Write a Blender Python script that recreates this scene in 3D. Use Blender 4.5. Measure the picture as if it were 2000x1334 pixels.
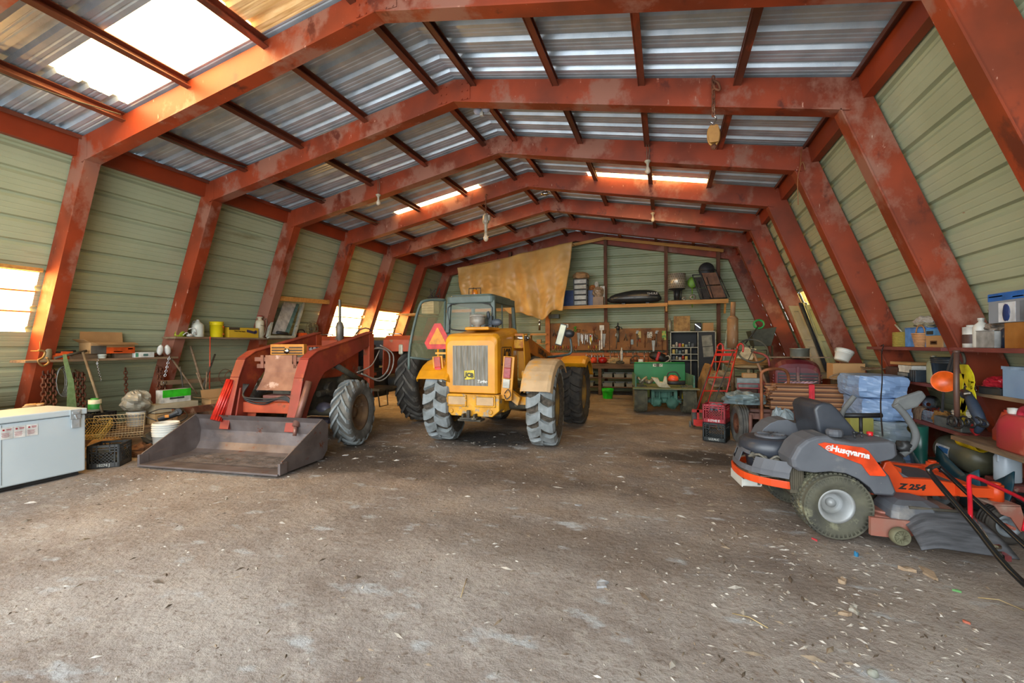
import bpy, bmesh, math, random
from mathutils import Vector, Matrix
R = math.radians
V = Vector
sc = bpy.context.scene
for o in list(bpy.data.objects): bpy.data.objects.remove(o)
rnd = random.Random(7)

# ---------------------------------------------------------------- camera, world, light, exposure
cam_d = bpy.data.cameras.new('camera'); cam_d.sensor_width = 36.0; cam_d.lens = 36.0*886.467/2000
cam_d.clip_start = 0.05
cam = bpy.data.objects.new('camera', cam_d); sc.collection.objects.link(cam)
_r = V((0.94714005, 0.32078809, -0.00455204)); _u = V((0.00646919, -0.00491083, 0.99996702)); _f = V((-0.32075515, 0.94713826, 0.00672649))
m3 = Matrix((_r, _u, -_f)).transposed()
cam.matrix_world = Matrix.Translation((0, 0, 1.5)) @ m3.to_4x4()
sc.camera = cam
w = bpy.data.worlds.new('sky'); sc.world = w; w.use_nodes = True
bg = w.node_tree.nodes['Background']; bg.inputs[0].default_value = (0.80, 0.92, 1.0, 1); bg.inputs[1].default_value = 2.0
sc.view_settings.view_transform = 'Standard'; sc.view_settings.look = 'None'
sc.view_settings.gamma = 1; sc.view_settings.use_curve_mapping = False
sc.view_settings.exposure = 0.35
def area(name, loc, direction, sx, sy, power, colour):
    l = bpy.data.lights.new(name, 'AREA'); l.shape = 'RECTANGLE'; l.size = sx; l.size_y = sy; l.energy = power; l.color = colour
    o = bpy.data.objects.new(name, l); sc.collection.objects.link(o); o.location = loc
    o.rotation_euler = V(direction).to_track_quat('-Z', 'Y').to_euler(); return o
area('doorway_daylight', (-2.77, -3.2, 3.0), (0, 1, 0.05), 11, 5, 820, (0.93, 0.97, 1.0))

# ---------------------------------------------------------------- materials
def col(h, k=1.0):
    v = [int(h[i:i+2], 16)/255 for i in (0, 2, 4)]
    return tuple((c/12.92 if c <= .04045 else ((c+.055)/1.055)**2.4)*k for c in v) + (1,)
MATS = {}
def mat(name, c1, c2=None, scale=6, rough=.6, metal=0, bump=0.0, stretch=(1, 1, 1), spots=None, emis=0, bscale=None, lo=.35, hi=.65, detail=5, trans=0, coat=0, alpha=1):
    """two-tone noise material; spots = (colour, scale, threshold, stretch)"""
    m = bpy.data.materials.new(name); m.use_nodes = True; MATS[name] = m
    nt = m.node_tree; N = nt.nodes; L = nt.links; b = N['Principled BSDF']
    b.inputs['Roughness'].default_value = rough; b.inputs['Metallic'].default_value = metal
    b.inputs['Base Color'].default_value = col(c1)
    if trans: b.inputs['Transmission Weight'].default_value = trans; b.inputs['IOR'].default_value = 1.25
    if coat: b.inputs['Coat Weight'].default_value = coat; b.inputs['Coat Roughness'].default_value = .15
    if alpha < 1: b.inputs['Alpha'].default_value = alpha
    tc = N.new('ShaderNodeTexCoord'); mp = N.new('ShaderNodeMapping'); L.new(tc.outputs['Object'], mp.inputs[0]); mp.inputs['Scale'].default_value = stretch
    out = None
    if c2:
        n = N.new('ShaderNodeTexNoise'); n.inputs['Scale'].default_value = scale; n.inputs['Detail'].default_value = detail; L.new(mp.outputs[0], n.inputs[0])
        r = N.new('ShaderNodeValToRGB'); r.color_ramp.elements[0].color = col(c1); r.color_ramp.elements[1].color = col(c2)
        r.color_ramp.elements[0].position = lo; r.color_ramp.elements[1].position = hi
        L.new(n.outputs[0], r.inputs[0]); out = r.outputs[0]
    for sp in (spots or []):
        n = N.new('ShaderNodeTexNoise'); n.inputs['Scale'].default_value = sp[1]; n.inputs['Detail'].default_value = 9; n.inputs['Roughness'].default_value = .66
        mp2 = N.new('ShaderNodeMapping'); mp2.inputs['Scale'].default_value = sp[3] if len(sp) > 3 else (1, 1, 1); mp2.inputs['Location'].default_value = (3.1, 1.7, sp[1])
        L.new(tc.outputs['Object'], mp2.inputs[0]); L.new(mp2.outputs[0], n.inputs[0])
        r = N.new('ShaderNodeValToRGB'); r.color_ramp.elements[0].position = sp[2]; r.color_ramp.elements[1].position = sp[2]+(sp[4] if len(sp) > 4 else .06)
        L.new(n.outputs[0], r.inputs[0])
        mx = N.new('ShaderNodeMixRGB'); L.new(r.outputs[0], mx.inputs[0]); mx.inputs[2].default_value = col(sp[0])
        if out: L.new(out, mx.inputs[1])
        else: mx.inputs[1].default_value = col(c1)
        out = mx.outputs[0]
    if out: L.new(out, b.inputs['Base Color'])
    if emis:
        b.inputs['Emission Strength'].default_value = emis
        if out: L.new(out, b.inputs['Emission Color'])
        else: b.inputs['Emission Color'].default_value = col(c1)
    if bump:
        n = N.new('ShaderNodeTexNoise'); n.inputs['Scale'].default_value = bscale or scale*4; n.inputs['Detail'].default_value = 6; L.new(mp.outputs[0], n.inputs[0])
        bp = N.new('ShaderNodeBump'); bp.inputs['Strength'].default_value = min(1, bump); bp.inputs['Distance'].default_value = .02
        L.new(n.outputs[0], bp.inputs['Height']); L.new(bp.outputs[0], b.inputs['Normal'])
    return m
def plain(h, rough=.5, metal=0, **k):
    key = 'paint_%s_%d_%d' % (h, rough*10, metal*10) + ''.join(k)
    if key in MATS: return MATS[key]
    d = '%02x%02x%02x' % tuple(int(int(h[i:i+2], 16)*.78) for i in (0, 2, 4))
    return mat(key, h, d, 9, rough, metal, .08, **k)
STEEL = mat('red_oxide_steel', '903614', '6e2a10', 1.7, .55, 0, .12, spots=[('8c5a48', 1.1, .52, (1, 1, .8), .07), ('5c2210', 2.4, .60, (1, 1, .6), .06), ('b88470', 16, .66, (1, 1, .35), .04), ('ead8c4', 15, .715, (1.6, 1.6, .16), .02)])
STEEL2 = mat('red_strut_steel', '9c3814', '782c0e', 1.2, .5, 0, .06, spots=[('5c2410', 5, .64, (1, .3, 1), .1)])
PURLIN = mat('brown_purlin_steel', '70351f', '4a2415', 3, .6, 0, .1, stretch=(1, .25, 1), spots=[('a04428', 2, .55, (1, .3, 1), .1)])
GALV = mat('galvanised_sheet', 'c6d2dc', 'a6b4c0', 3.0, .34, .35, .05, spots=[('c6ccd0', 90, .56, (1, 1, 1), .1)])
GREEN = mat('pale_green_sheet', 'a6ad8e', '989f80', .9, .5, 0, .03, spots=[('7e8060', 1.4, .62, (1, .35, 3), .14), ('86644a', 9, .70, (1, .5, 1.5), .05)])
GREENB = mat('back_green_sheet', '98a07c', '8a9270', 1.2, .5, 0, .03, spots=[('6e7050', 2.0, .60, (.4, 1, 3), .14), ('7a5a3a', 9, .69, (.5, 1, 1.5), .05)])
WOOD = mat('weathered_timber', '8c7458', '6a5540', 4, .75, 0, .2, stretch=(5, .6, 5), spots=[('4c3c2c', 7, .64, (4, .4, 4))])
WOODY = mat('yellow_timber', 'c08c48', 'a87434', 4, .65, 0, .15, stretch=(.5, 5, 5), spots=[('7a5024', 6, .66, (.4, 4, 4))])
WOODR = mat('red_painted_timber', '7a3a34', '63302a', 4, .65, 0, .15, stretch=(4, .6, 4), spots=[('a07c6c', 5, .6, (3, .4, 3), .1)])
RUST = mat('rusty_steel', '7c4a30', '55301e', 7, .8, .2, .3, spots=[('9a7a62', 4, .6)])
BLACK = mat('black_plastic', '1c1d1f', '2a2b2c', 8, .5, 0, .05)
DGREY = mat('dusty_dark_metal', '35322e', '57503f', 5, .7, .1, .2, spots=[('7a7058', 6, .62)])
RUBBER = mat('dusty_rubber', '4a4844', '6e6a62', 6, .85, 0, .3, spots=[('8c887e', 5, .6, (1, 1, 1), .15)])
RUBBERD = mat('dark_rubber', '2c2a28', '464038', 6, .85, 0, .3)
LUG = mat('grey_worn_rubber_lug', '8f9698', '6a6e6c', 5, .8, 0, .15)
GLASS = mat('clear_glass', 'dfe8e4', None, 1, .05, 0, 0, trans=1.0)
CHROME = mat('chrome', 'd0d2d2', 'a8aaaa', 10, .2, 1.0)
CARD = mat('cardboard', 'b08858', '9c764a', 3, .8, 0, .1)
WHITE = mat('white_plastic', 'd4d4cc', 'bcbcb2', 4, .5, 0, .03, spots=[('9a9484', 5, .66)])

# ---------------------------------------------------------------- mesh builder
class MB:
    def __init__(s): s.v = []; s.f = []; s.sm = []; s.mi = []; s.cur = 0; s.M = Matrix()
    def add(s, vs, fs, smooth=False):
        o = len(s.v); s.v += [s.M @ V(p) for p in vs]
        for f in fs: s.f.append([i+o for i in f]); s.sm.append(smooth); s.mi.append(s.cur)
        return s
    def box(s, c, d, rz=0, rx=0, ry=0, taper=1.0):
        x, y, z = d[0]/2, d[1]/2, d[2]/2
        M = Matrix.Translation(c) @ Matrix.Rotation(rz, 4, 'Z') @ Matrix.Rotation(ry, 4, 'Y') @ Matrix.Rotation(rx, 4, 'X')
        vs = [M @ V((a*x*(taper if k < 0 else 1), b*y*(taper if k < 0 else 1), k*z)) for k in (-1, 1) for b in (-1, 1) for a in (-1, 1)]
        return s.add(vs, [(0, 2, 3, 1), (4, 5, 7, 6), (0, 1, 5, 4), (2, 6, 7, 3), (0, 4, 6, 2), (1, 3, 7, 5)])
    def span(s, a, b): # box from corner to corner
        return s.box([(p+q)/2 for p, q in zip(a, b)], [abs(p-q) for p, q in zip(a, b)])
    def rings(s, rs, closed=True, cap=True, smooth=True, loop=False):
        n = len(rs[0]); vs = [p for r in rs for p in r]; fs = []
        m = len(rs)
        for i in range(m if loop else m-1):
            for j in range(n if closed else n-1):
                a = i*n+j; b = i*n+(j+1) % n; k = ((i+1) % m)*n
                fs.append((a, b, k+(j+1) % n, k+j))
        s.add(vs, fs, smooth)
        if cap and not loop:
            o = len(s.v)-len(vs)
            s.f.append([o+j for j in range(n-1, -1, -1)]); s.sm.append(False); s.mi.append(s.cur)
            s.f.append([o+(m-1)*n+j for j in range(n)]); s.sm.append(False); s.mi.append(s.cur)
        return s
    def tube(s, pts, r, n=8, loop=False, smooth=True, flat=1.0):
        pts = [V(p) for p in pts]; m = len(pts); rs = []; up = None
        for i, p in enumerate(pts):
            if loop: t = pts[(i+1) % m]-pts[i-1]
            else: t = pts[min(i+1, m-1)]-pts[max(i-1, 0)]
            if t.length < 1e-9: t = V((0, 0, 1))
            t.normalize()
            if up is None: up = t.orthogonal().normalized() if abs(t.z) > .9 else V((0, 0, 1))
            a = (up - t*up.dot(t))
            if a.length < 1e-6: a = t.orthogonal()
            a.normalize(); b = t.cross(a); up = a
            rr = r[i] if isinstance(r, (list, tuple)) else r
            rs.append([p+(a*math.cos(2*math.pi*k/n)*flat+b*math.sin(2*math.pi*k/n))*rr for k in range(n)])
        return s.rings(rs, True, True, smooth, loop)
    def rod(s, a, b, r, r2=None, n=10): return s.tube([a, b], [r, r if r2 is None else r2], n)
    def bar(s, a, b, wd, th, up=(0, 0, 1)): # rectangular bar from a to b; wd sideways, th along up
        a, b, up = V(a), V(b), V(up); t = (b-a).normalized(); side = t.cross(up).normalized(); u = side.cross(t)
        q = [side*x*wd/2+u*y*th/2 for x, y in ((-1, -1), (1, -1), (1, 1), (-1, 1))]
        return s.rings([[a+k for k in q], [b+k for k in q]], smooth=False)
    def lathe(s, prof, c=(0, 0, 0), axis='z', n=20, smooth=True, cap=False):
        rs = []
        for r, h in prof:
            ring = []
            for k in range(n):
                a = 2*math.pi*k/n; x, y = r*math.cos(a), r*math.sin(a)
                p = {'z': (x, y, h), 'x': (h, x, y), 'y': (y, h, x)}[axis]
                ring.append(V(c)+V(p))
            rs.append(ring)
        return s.rings(rs, True, cap, smooth)
    def prism(s, poly, a, b, axis='x', smooth=False):
        f = {'x': lambda u, v, h: (h, u, v), 'y': lambda u, v, h: (u, h, v), 'z': lambda u, v, h: (u, v, h)}[axis]
        return s.rings([[V(f(u, v, a)) for u, v in poly], [V(f(u, v, b)) for u, v in poly]], smooth=smooth)
    def grid(s, fn, nu, nv, smooth=True):
        vs = [fn(i/nu, j/nv) for i in range(nu+1) for j in range(nv+1)]
        fs = [(i*(nv+1)+j, (i+1)*(nv+1)+j, (i+1)*(nv+1)+j+1, i*(nv+1)+j+1) for i in range(nu) for j in range(nv)]
        return s.add(vs, fs, smooth)
    def blob(s, c, r, seed=0, amp=.12, nu=12, nv=18, fz=0, freq=2.0, sharp=0):
        """lumpy closed ellipsoid; flattened below when fz"""
        from mathutils import noise
        c = V(c); rs = []
        for i in range(1, nu):
            th = math.pi*i/nu; ring = []
            for k in range(nv):
                ph = 2*math.pi*k/nv; d = V((math.sin(th)*math.cos(ph), math.sin(th)*math.sin(ph), math.cos(th)))
                a = 1+amp*noise.noise(d*freq+V((seed*7.3, seed*3.1, seed)))*2
                if sharp: a += sharp*abs(noise.noise(d*freq*3+V((seed, 5, seed*2))))
                p = V((d.x*r[0], d.y*r[1], d.z*r[2]))*a
                if fz and p.z < -r[2]*fz: p.z = -r[2]*fz
                ring.append(c+p)
            rs.append(ring)
        return s.rings(rs, True, True, not sharp)
    def sheet(s, fn, nu, nv, th=.004): # thin sheet with both sides
        s.grid(fn, nu, nv); 
        return s
    def build(s, name, m=None, parent=None, bev=0, loc=None, rz=0, solid=0, sub=0, seg=2):
        me = bpy.data.meshes.new(name); me.from_pydata([tuple(p) for p in s.v], [], s.f)
        for p, q, k in zip(me.polygons, s.sm, s.mi): p.use_smooth = q; p.material_index = k
        ms = m if isinstance(m, (list, tuple)) else [m]
        for x in ms: me.materials.append(x)
        bm = bmesh.new(); bm.from_mesh(me); bmesh.ops.recalc_face_normals(bm, faces=bm.faces); bm.to_mesh(me); bm.free()
        o = bpy.data.objects.new(name, me); sc.collection.objects.link(o)
        if parent: o.parent = parent
        if loc is not None: o.location = loc
        if rz: o.rotation_euler.z = rz
        if solid: q = o.modifiers.new('s', 'SOLIDIFY'); q.thickness = solid; q.offset = 0
        if bev: q = o.modifiers.new('b', 'BEVEL'); q.width = bev; q.segments = seg; q.limit_method = 'ANGLE'; q.angle_limit = R(40)
        if sub: q = o.modifiers.new('u', 'SUBSURF'); q.levels = sub; q.render_levels = sub
        return o
def tag(o, label=None, cat=None, group=None, kind=None):
    if label: o['label'] = label
    if cat: o['category'] = cat
    if group: o['group'] = group
    if kind: o['kind'] = kind
    return o
def thing(name, label, cat, loc=(0, 0, 0), rz=0, group=None, rx=0, ry=0):
    o = bpy.data.objects.new(name, None); sc.collection.objects.link(o); o.empty_display_size = .1
    o.location = loc; o.rotation_euler = (rx, ry, rz); return tag(o, label, cat, group)
def part(name, mb, m, parent, bev=0, label=None, **k):
    o = mb.build(name, m, parent, bev, **k)
    if label: o['label'] = label
    return o
def solo(name, mb, m, label, cat, loc=(0, 0, 0), rz=0, group=None, bev=0, rx=0, ry=0, **k):
    o = mb.build(name, m, None, bev, loc, 0, **k); o.rotation_euler = (rx, ry, rz); return tag(o, label, cat, group)
def struct(name, mb, m, label=None, **k):
    return tag(mb.build(name, m, None, **k), label, 'building', kind='structure')
def dup(root, loc, rz=None, label=None, group=None, scale=None, rot=None):
    def cp(o, par):
        c = o.copy(); sc.collection.objects.link(c); c.parent = par
        for ch in list(KIDS(o)): cp(ch, c)
        return c
    c = cp(root, None); c.location = loc
    if rz is not None: c.rotation_euler.z = rz
    if rot is not None: c.rotation_euler = rot
    if label: c['label'] = label
    if group: c['group'] = group
    if scale: c.scale = (scale,)*3 if isinstance(scale, (int, float)) else scale
    return c
def KIDS(o): return [x for x in bpy.data.objects if x.parent == o]
def text(name, body, size, M, m, parent, ext=.001, bold=0, shear=0, sx=1.0):
    cu = bpy.data.curves.new('t', 'FONT'); cu.body = body; cu.size = size; cu.extrude = ext; cu.align_x = 'CENTER'; cu.align_y = 'CENTER'
    cu.offset = bold; cu.shear = shear; cu.resolution_u = 2
    t = bpy.data.objects.new('t', cu); sc.collection.objects.link(t)
    me = bpy.data.meshes.new_from_object(t.evaluated_get(bpy.context.evaluated_depsgraph_get()))
    bpy.data.objects.remove(t); me.materials.clear(); me.materials.append(m)
    me.transform(Matrix.Diagonal((sx, 1, 1, 1)))
    o = bpy.data.objects.new(name, me); sc.collection.objects.link(o); o.parent = parent; o.matrix_local = M
    return o
def frame_m(pos, xdir, ydir): # matrix with local x, y along given directions
    x = V(xdir).normalized(); z = x.cross(V(ydir)).normalized(); y = z.cross(x)
    return Matrix.Translation(pos) @ Matrix((x, y, z)).transposed().to_4x4()
def smooth_pts(pts, k=5, loop=False):
    P = [V(p) for p in pts]; n = len(P); out = []
    for i in range(n if loop else n-1):
        g = lambda j: P[j % n] if loop else P[max(0, min(n-1, j))]
        a, b, c, d = g(i-1), g(i), g(i+1), g(i+2)
        for q in range(k):
            t = q/k; out.append(.5*((2*b)+(c-a)*t+(2*a-5*b+4*c-d)*t*t+(3*b-a-3*c+d)*t**3))
    if not loop: out.append(P[-1])
    return out
MB.M0 = Matrix()

# ================================================================ BUILDING
XL, XR, XC, ZK, ZRD, SL = -7.571, 2.029, -2.771, 4.326, 5.218, .38
RS = (ZRD-ZK)/(XC-XL)
Y0, YB = -1.4, 14.95
FY = [2.118+1.8*k for k in range(-1, 8)]
def wallx(z, side): return (XL-SL*(ZK-z)) if side < 0 else (XR+SL*(ZK-z))
def roofz(x): return ZRD-RS*abs(x-XC)
PER = .3048
def ribs(a, b, amp=1.0, kind=0):
    """profile samples (position, outward offset) between a and b"""
    o = []; k = math.floor(a/PER)-1
    while k*PER < b+PER:
        s0 = k*PER
        for d, h in (((0, 0), (.020, .046), (.085, .046), (.108, 0), (.160, 0), (.166, .006), (.176, .006), (.188, 0), (.222, 0), (.228, .006), (.238, .006), (.250, 0)), ((0, 0), (.034, .040), (.062, .040), (.088, 0), (.150, 0), (.156, .0035), (.163, .0035), (.170, 0), (.222, 0), (.228, .0035), (.235, .0035), (.242, 0)))[kind]:
            if a < s0+d < b: o.append((s0+d, h*amp))
        k += 1
    return [(a, 0)]+o+[(b, 0)]
def roof_piece(mb, xa, xb, ya, yb, lift=.02):
    pr = ribs(ya, yb)
    rs = []
    for x in (xa, xb): rs.append([V((x, y, roofz(x)+lift+h)) for y, h in pr])
    mb.rings(rs, closed=False, cap=False, smooth=False)
def wall_piece(mb, side, sa, sb, ya, yb, off=0.0):
    """s runs up the slope from the floor"""
    ln = math.hypot(1, SL); pr = ribs(sa, sb, 1, 1); nx = side/ln; nz = SL/ln
    rs = []
    for y in (ya, yb):
        rs.append([V((wallx(s/ln, side)+nx*(h+off), y, s/ln+nz*(h+off)*1)) for s, h in pr])
    mb.rings(rs, closed=False, cap=False, smooth=False)
SK = [(-6.42, -4.25, 3.05, 3.86), (-4.25, -2.95, 3.05, 3.86)]
g = MB()
roof_piece(g, -7.75, XC, Y0, 3.05); roof_piece(g, -7.75, -6.42, 3.05, 3.86); roof_piece(g, -2.95, XC, 3.05, 3.86)
roof_piece(g, -7.75, XC, 3.86, 9.20); roof_piece(g, -7.75, -6.05, 9.20, 10.1); roof_piece(g, -3.9, XC, 9.20, 10.1); roof_piece(g, -7.75, XC, 10.1, YB)
struct('ceiling', g, GALV, 'galvanised ribbed steel roof, left slope')
g = MB()
roof_piece(g, XC, 2.2, Y0, 9.20); roof_piece(g, XC, -1.5, 9.20, 10.1); roof_piece(g, .80, 2.2, 9.20, 10.1); roof_piece(g, XC, 2.2, 10.1, YB)
struct('ceiling', g, GALV, 'galvanised ribbed steel roof, right slope')
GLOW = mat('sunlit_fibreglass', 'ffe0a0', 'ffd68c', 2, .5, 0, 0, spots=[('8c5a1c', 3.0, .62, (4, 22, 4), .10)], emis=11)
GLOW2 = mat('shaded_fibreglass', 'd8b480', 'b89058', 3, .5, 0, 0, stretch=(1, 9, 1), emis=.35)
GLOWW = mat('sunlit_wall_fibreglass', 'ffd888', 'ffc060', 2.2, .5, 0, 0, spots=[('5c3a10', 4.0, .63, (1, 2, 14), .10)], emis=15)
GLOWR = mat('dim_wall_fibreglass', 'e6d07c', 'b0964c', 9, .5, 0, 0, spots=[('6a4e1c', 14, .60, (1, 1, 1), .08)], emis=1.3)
nwin = 0
def window(mb, m, label):
    global nwin; nwin += 1
    return struct('window_%d' % nwin, mb, m, label)
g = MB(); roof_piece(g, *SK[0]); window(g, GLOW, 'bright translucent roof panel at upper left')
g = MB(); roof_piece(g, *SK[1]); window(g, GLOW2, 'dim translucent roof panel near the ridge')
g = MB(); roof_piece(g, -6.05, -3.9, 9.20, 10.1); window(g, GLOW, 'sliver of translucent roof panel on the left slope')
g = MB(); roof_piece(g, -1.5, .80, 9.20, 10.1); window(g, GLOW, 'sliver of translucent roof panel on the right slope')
LN = math.hypot(1, SL); STOP = ZK*LN
def wall(side, wins, nm, lab):
    g = MB(); cuts = sorted(wins); y = Y0
    for (ya, yb, za, zb) in cuts:
        if ya > y: wall_piece(g, side, -.08, STOP, y, ya)
        wall_piece(g, side, -.08, za*LN, ya, yb); wall_piece(g, side, zb*LN, STOP, ya, yb); y = yb
    wall_piece(g, side, -.08, STOP, y, YB)
    struct(nm, g, GREEN, lab)
wall(-1, [(2.25, 3.87, 1.71, 2.53), (9.45, 11.06, 1.71, 2.53), (11.20, 12.87, 1.75, 2.53)], 'wall_left', 'pale green ribbed steel wall, left')
wall(1, [(9.75, 11.05, 1.80, 2.57), (11.2, 12.85, 1.80, 2.57)], 'wall_right', 'pale green ribbed steel wall, right')
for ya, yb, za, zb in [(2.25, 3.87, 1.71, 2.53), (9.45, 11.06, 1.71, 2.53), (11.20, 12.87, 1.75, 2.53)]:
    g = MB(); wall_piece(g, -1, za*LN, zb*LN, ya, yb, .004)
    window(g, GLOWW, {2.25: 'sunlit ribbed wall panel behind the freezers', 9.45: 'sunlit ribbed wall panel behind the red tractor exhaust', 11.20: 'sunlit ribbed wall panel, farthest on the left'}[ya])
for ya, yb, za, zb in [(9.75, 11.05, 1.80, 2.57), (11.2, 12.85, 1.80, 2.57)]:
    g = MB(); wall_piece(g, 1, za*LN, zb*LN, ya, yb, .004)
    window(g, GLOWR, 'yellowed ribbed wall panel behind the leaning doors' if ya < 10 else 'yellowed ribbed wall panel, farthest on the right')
# wood lintels over the left panels; thin bars added to draw dark rib lines
for (ya, yb) in [(2.25, 3.87), (9.45, 11.06), (11.2, 12.87)]:
    z = 2.56; g = MB(); g.box((wallx(z, -1)+.05, (ya+yb)/2, z), (.06, yb-ya, .05)); [g.box((wallx(zz, -1)+.012, (ya+yb)/2, zz), (.02, yb-ya, .022)) for zz in (1.99, 2.27)]; struct('trim_%d' % nwin, g, WOODY, 'timber lintel over a translucent wall panel, with thin bars added as its dark rib lines'); nwin += 1
# back wall: horizontal ribs clipped by the gable outline
g = MB(); pr = ribs(-.08, 5.2, 1, 1); L_, R_ = [], []
for z, h in pr:
    if z <= ZK: a, b = wallx(z, -1), wallx(z, 1)
    else: t = (ZRD-z)/RS; a, b = XC-t, XC+t
    L_.append(V((a, YB+h, z))); R_.append(V((b, YB+h, z)))
g.rings([L_, R_], closed=False, cap=False, smooth=False)
struct('wall_back', g, GREENB, 'pale green ribbed steel end wall')
# floor
from mathutils import noise as NZ
def fz(x, y): 
    return 0.018*NZ.noise(V((x*.9, y*.9, 0)))+.008*NZ.noise(V((x*4, y*4, 3)))-.012
g = MB()
nx, ny = 150, 200
g.grid(lambda u, v: V((-9.6+13.6*u, -7+22.0*v, fz(-9.6+13.6*u, -7+22.0*v))), nx, ny)
FL = mat('dirt_floor', '94826e', 'b3a897', .8, .9, 0, .8, bscale=26)
fo = struct('floor', g, FL, 'dry dirt floor')
def floor_nodes():
    nt = FL.node_tree; N = nt.nodes; L = nt.links; b = N['Principled BSDF']
    for n in list(N):
        if n.type not in ('BSDF_PRINCIPLED', 'OUTPUT_MATERIAL'): N.remove(n)
    tc = N.new('ShaderNodeTexCoord')
    def nz(scale, det=6, st=(1, 1, 1), loc=(0, 0, 0), rough=.55):
        mp = N.new('ShaderNodeMapping'); mp.inputs['Scale'].default_value = st; mp.inputs['Location'].default_value = loc; L.new(tc.outputs['Object'], mp.inputs[0])
        n = N.new('ShaderNodeTexNoise'); n.inputs['Scale'].default_value = scale; n.inputs['Detail'].default_value = det; n.inputs['Roughness'].default_value = rough; L.new(mp.outputs[0], n.inputs[0]); return n.outputs[0]
    def ramp(v, p0, c0, p1, c1):
        r = N.new('ShaderNodeValToRGB'); r.color_ramp.elements[0].position = p0; r.color_ramp.elements[1].position = p1
        r.color_ramp.elements[0].color = c0; r.color_ramp.elements[1].color = c1; L.new(v, r.inputs[0]); return r.outputs[0]
    def mix(f, a, c, t='MIX'):
        m = N.new('ShaderNodeMixRGB'); m.blend_type = t; L.new(f, m.inputs[0]); L.new(a, m.inputs[1])
        if hasattr(c, 'is_output'): L.new(c, m.inputs[2])
        else: m.inputs[2].default_value = c
        return m.outputs[0]
    W1, K1 = (1, 1, 1, 1), (0, 0, 0, 1)
    def math2(op, a, c):
        m = N.new('ShaderNodeMath'); m.operation = op
        for i, q in enumerate((a, c)):
            if hasattr(q, 'is_output'): L.new(q, m.inputs[i])
            else: m.inputs[i].default_value = q
        return m.outputs[0]
    sep = N.new('ShaderNodeSeparateXYZ'); L.new(tc.outputs['Object'], sep.inputs[0])
    base = ramp(nz(.9, 8), .35, col('8a7e75'), .62, col('b0a8a0'))
    base = mix(ramp(nz(7, 9, rough=.7), .50, K1, .66, (.55, .55, .55, 1)), base, col('c0b8ae'))
    base = mix(ramp(nz(30, 4), .56, K1, .70, (.6, .6, .6, 1)), base, col('6a5848'))
    # earth turns browner with distance into the shed
    wob = math2('ADD', sep.outputs[1], math2('MULTIPLY', nz(.7, 4), 2.6))
    br = N.new('ShaderNodeMapRange'); L.new(wob, br.inputs[0]); br.inputs[1].default_value = 3.2; br.inputs[2].default_value = 6.5; br.inputs[3].default_value = 0; br.inputs[4].default_value = .62
    base = mix(br.outputs[0], base, ramp(nz(2.2, 8), .35, col('5c4430'), .68, col('94795a')))
    # oil stains under engines
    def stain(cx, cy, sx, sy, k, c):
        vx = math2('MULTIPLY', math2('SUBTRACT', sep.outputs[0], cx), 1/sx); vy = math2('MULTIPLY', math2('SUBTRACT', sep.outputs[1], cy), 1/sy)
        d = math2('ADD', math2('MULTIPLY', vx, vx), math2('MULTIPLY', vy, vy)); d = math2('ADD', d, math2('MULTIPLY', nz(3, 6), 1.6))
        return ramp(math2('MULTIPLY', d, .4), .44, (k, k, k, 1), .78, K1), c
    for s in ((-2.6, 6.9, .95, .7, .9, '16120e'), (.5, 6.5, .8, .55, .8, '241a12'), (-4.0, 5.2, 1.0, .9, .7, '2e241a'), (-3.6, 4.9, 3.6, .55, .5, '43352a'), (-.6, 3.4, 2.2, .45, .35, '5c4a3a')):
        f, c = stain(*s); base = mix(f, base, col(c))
    base = mix(ramp(nz(3.2, 7, (1, 1.8, 1), (4, 4, 4)), .60, K1, .70, (.75, .75, .75, 1)), base, col('bcc0c2'))
    L.new(base, b.inputs['Base Color']); b.inputs['Roughness'].default_value = .92
    h = math2('ADD', math2('MULTIPLY', nz(22, 8, rough=.7), 1.0), math2('MULTIPLY', nz(5, 4), 1.3))
    bp = N.new('ShaderNodeBump'); bp.inputs['Strength'].default_value = .9; bp.inputs['Distance'].default_value = .035; L.new(h, bp.inputs['Height']); L.new(bp.outputs[0], b.inputs['Normal'])
floor_nodes()
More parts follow.
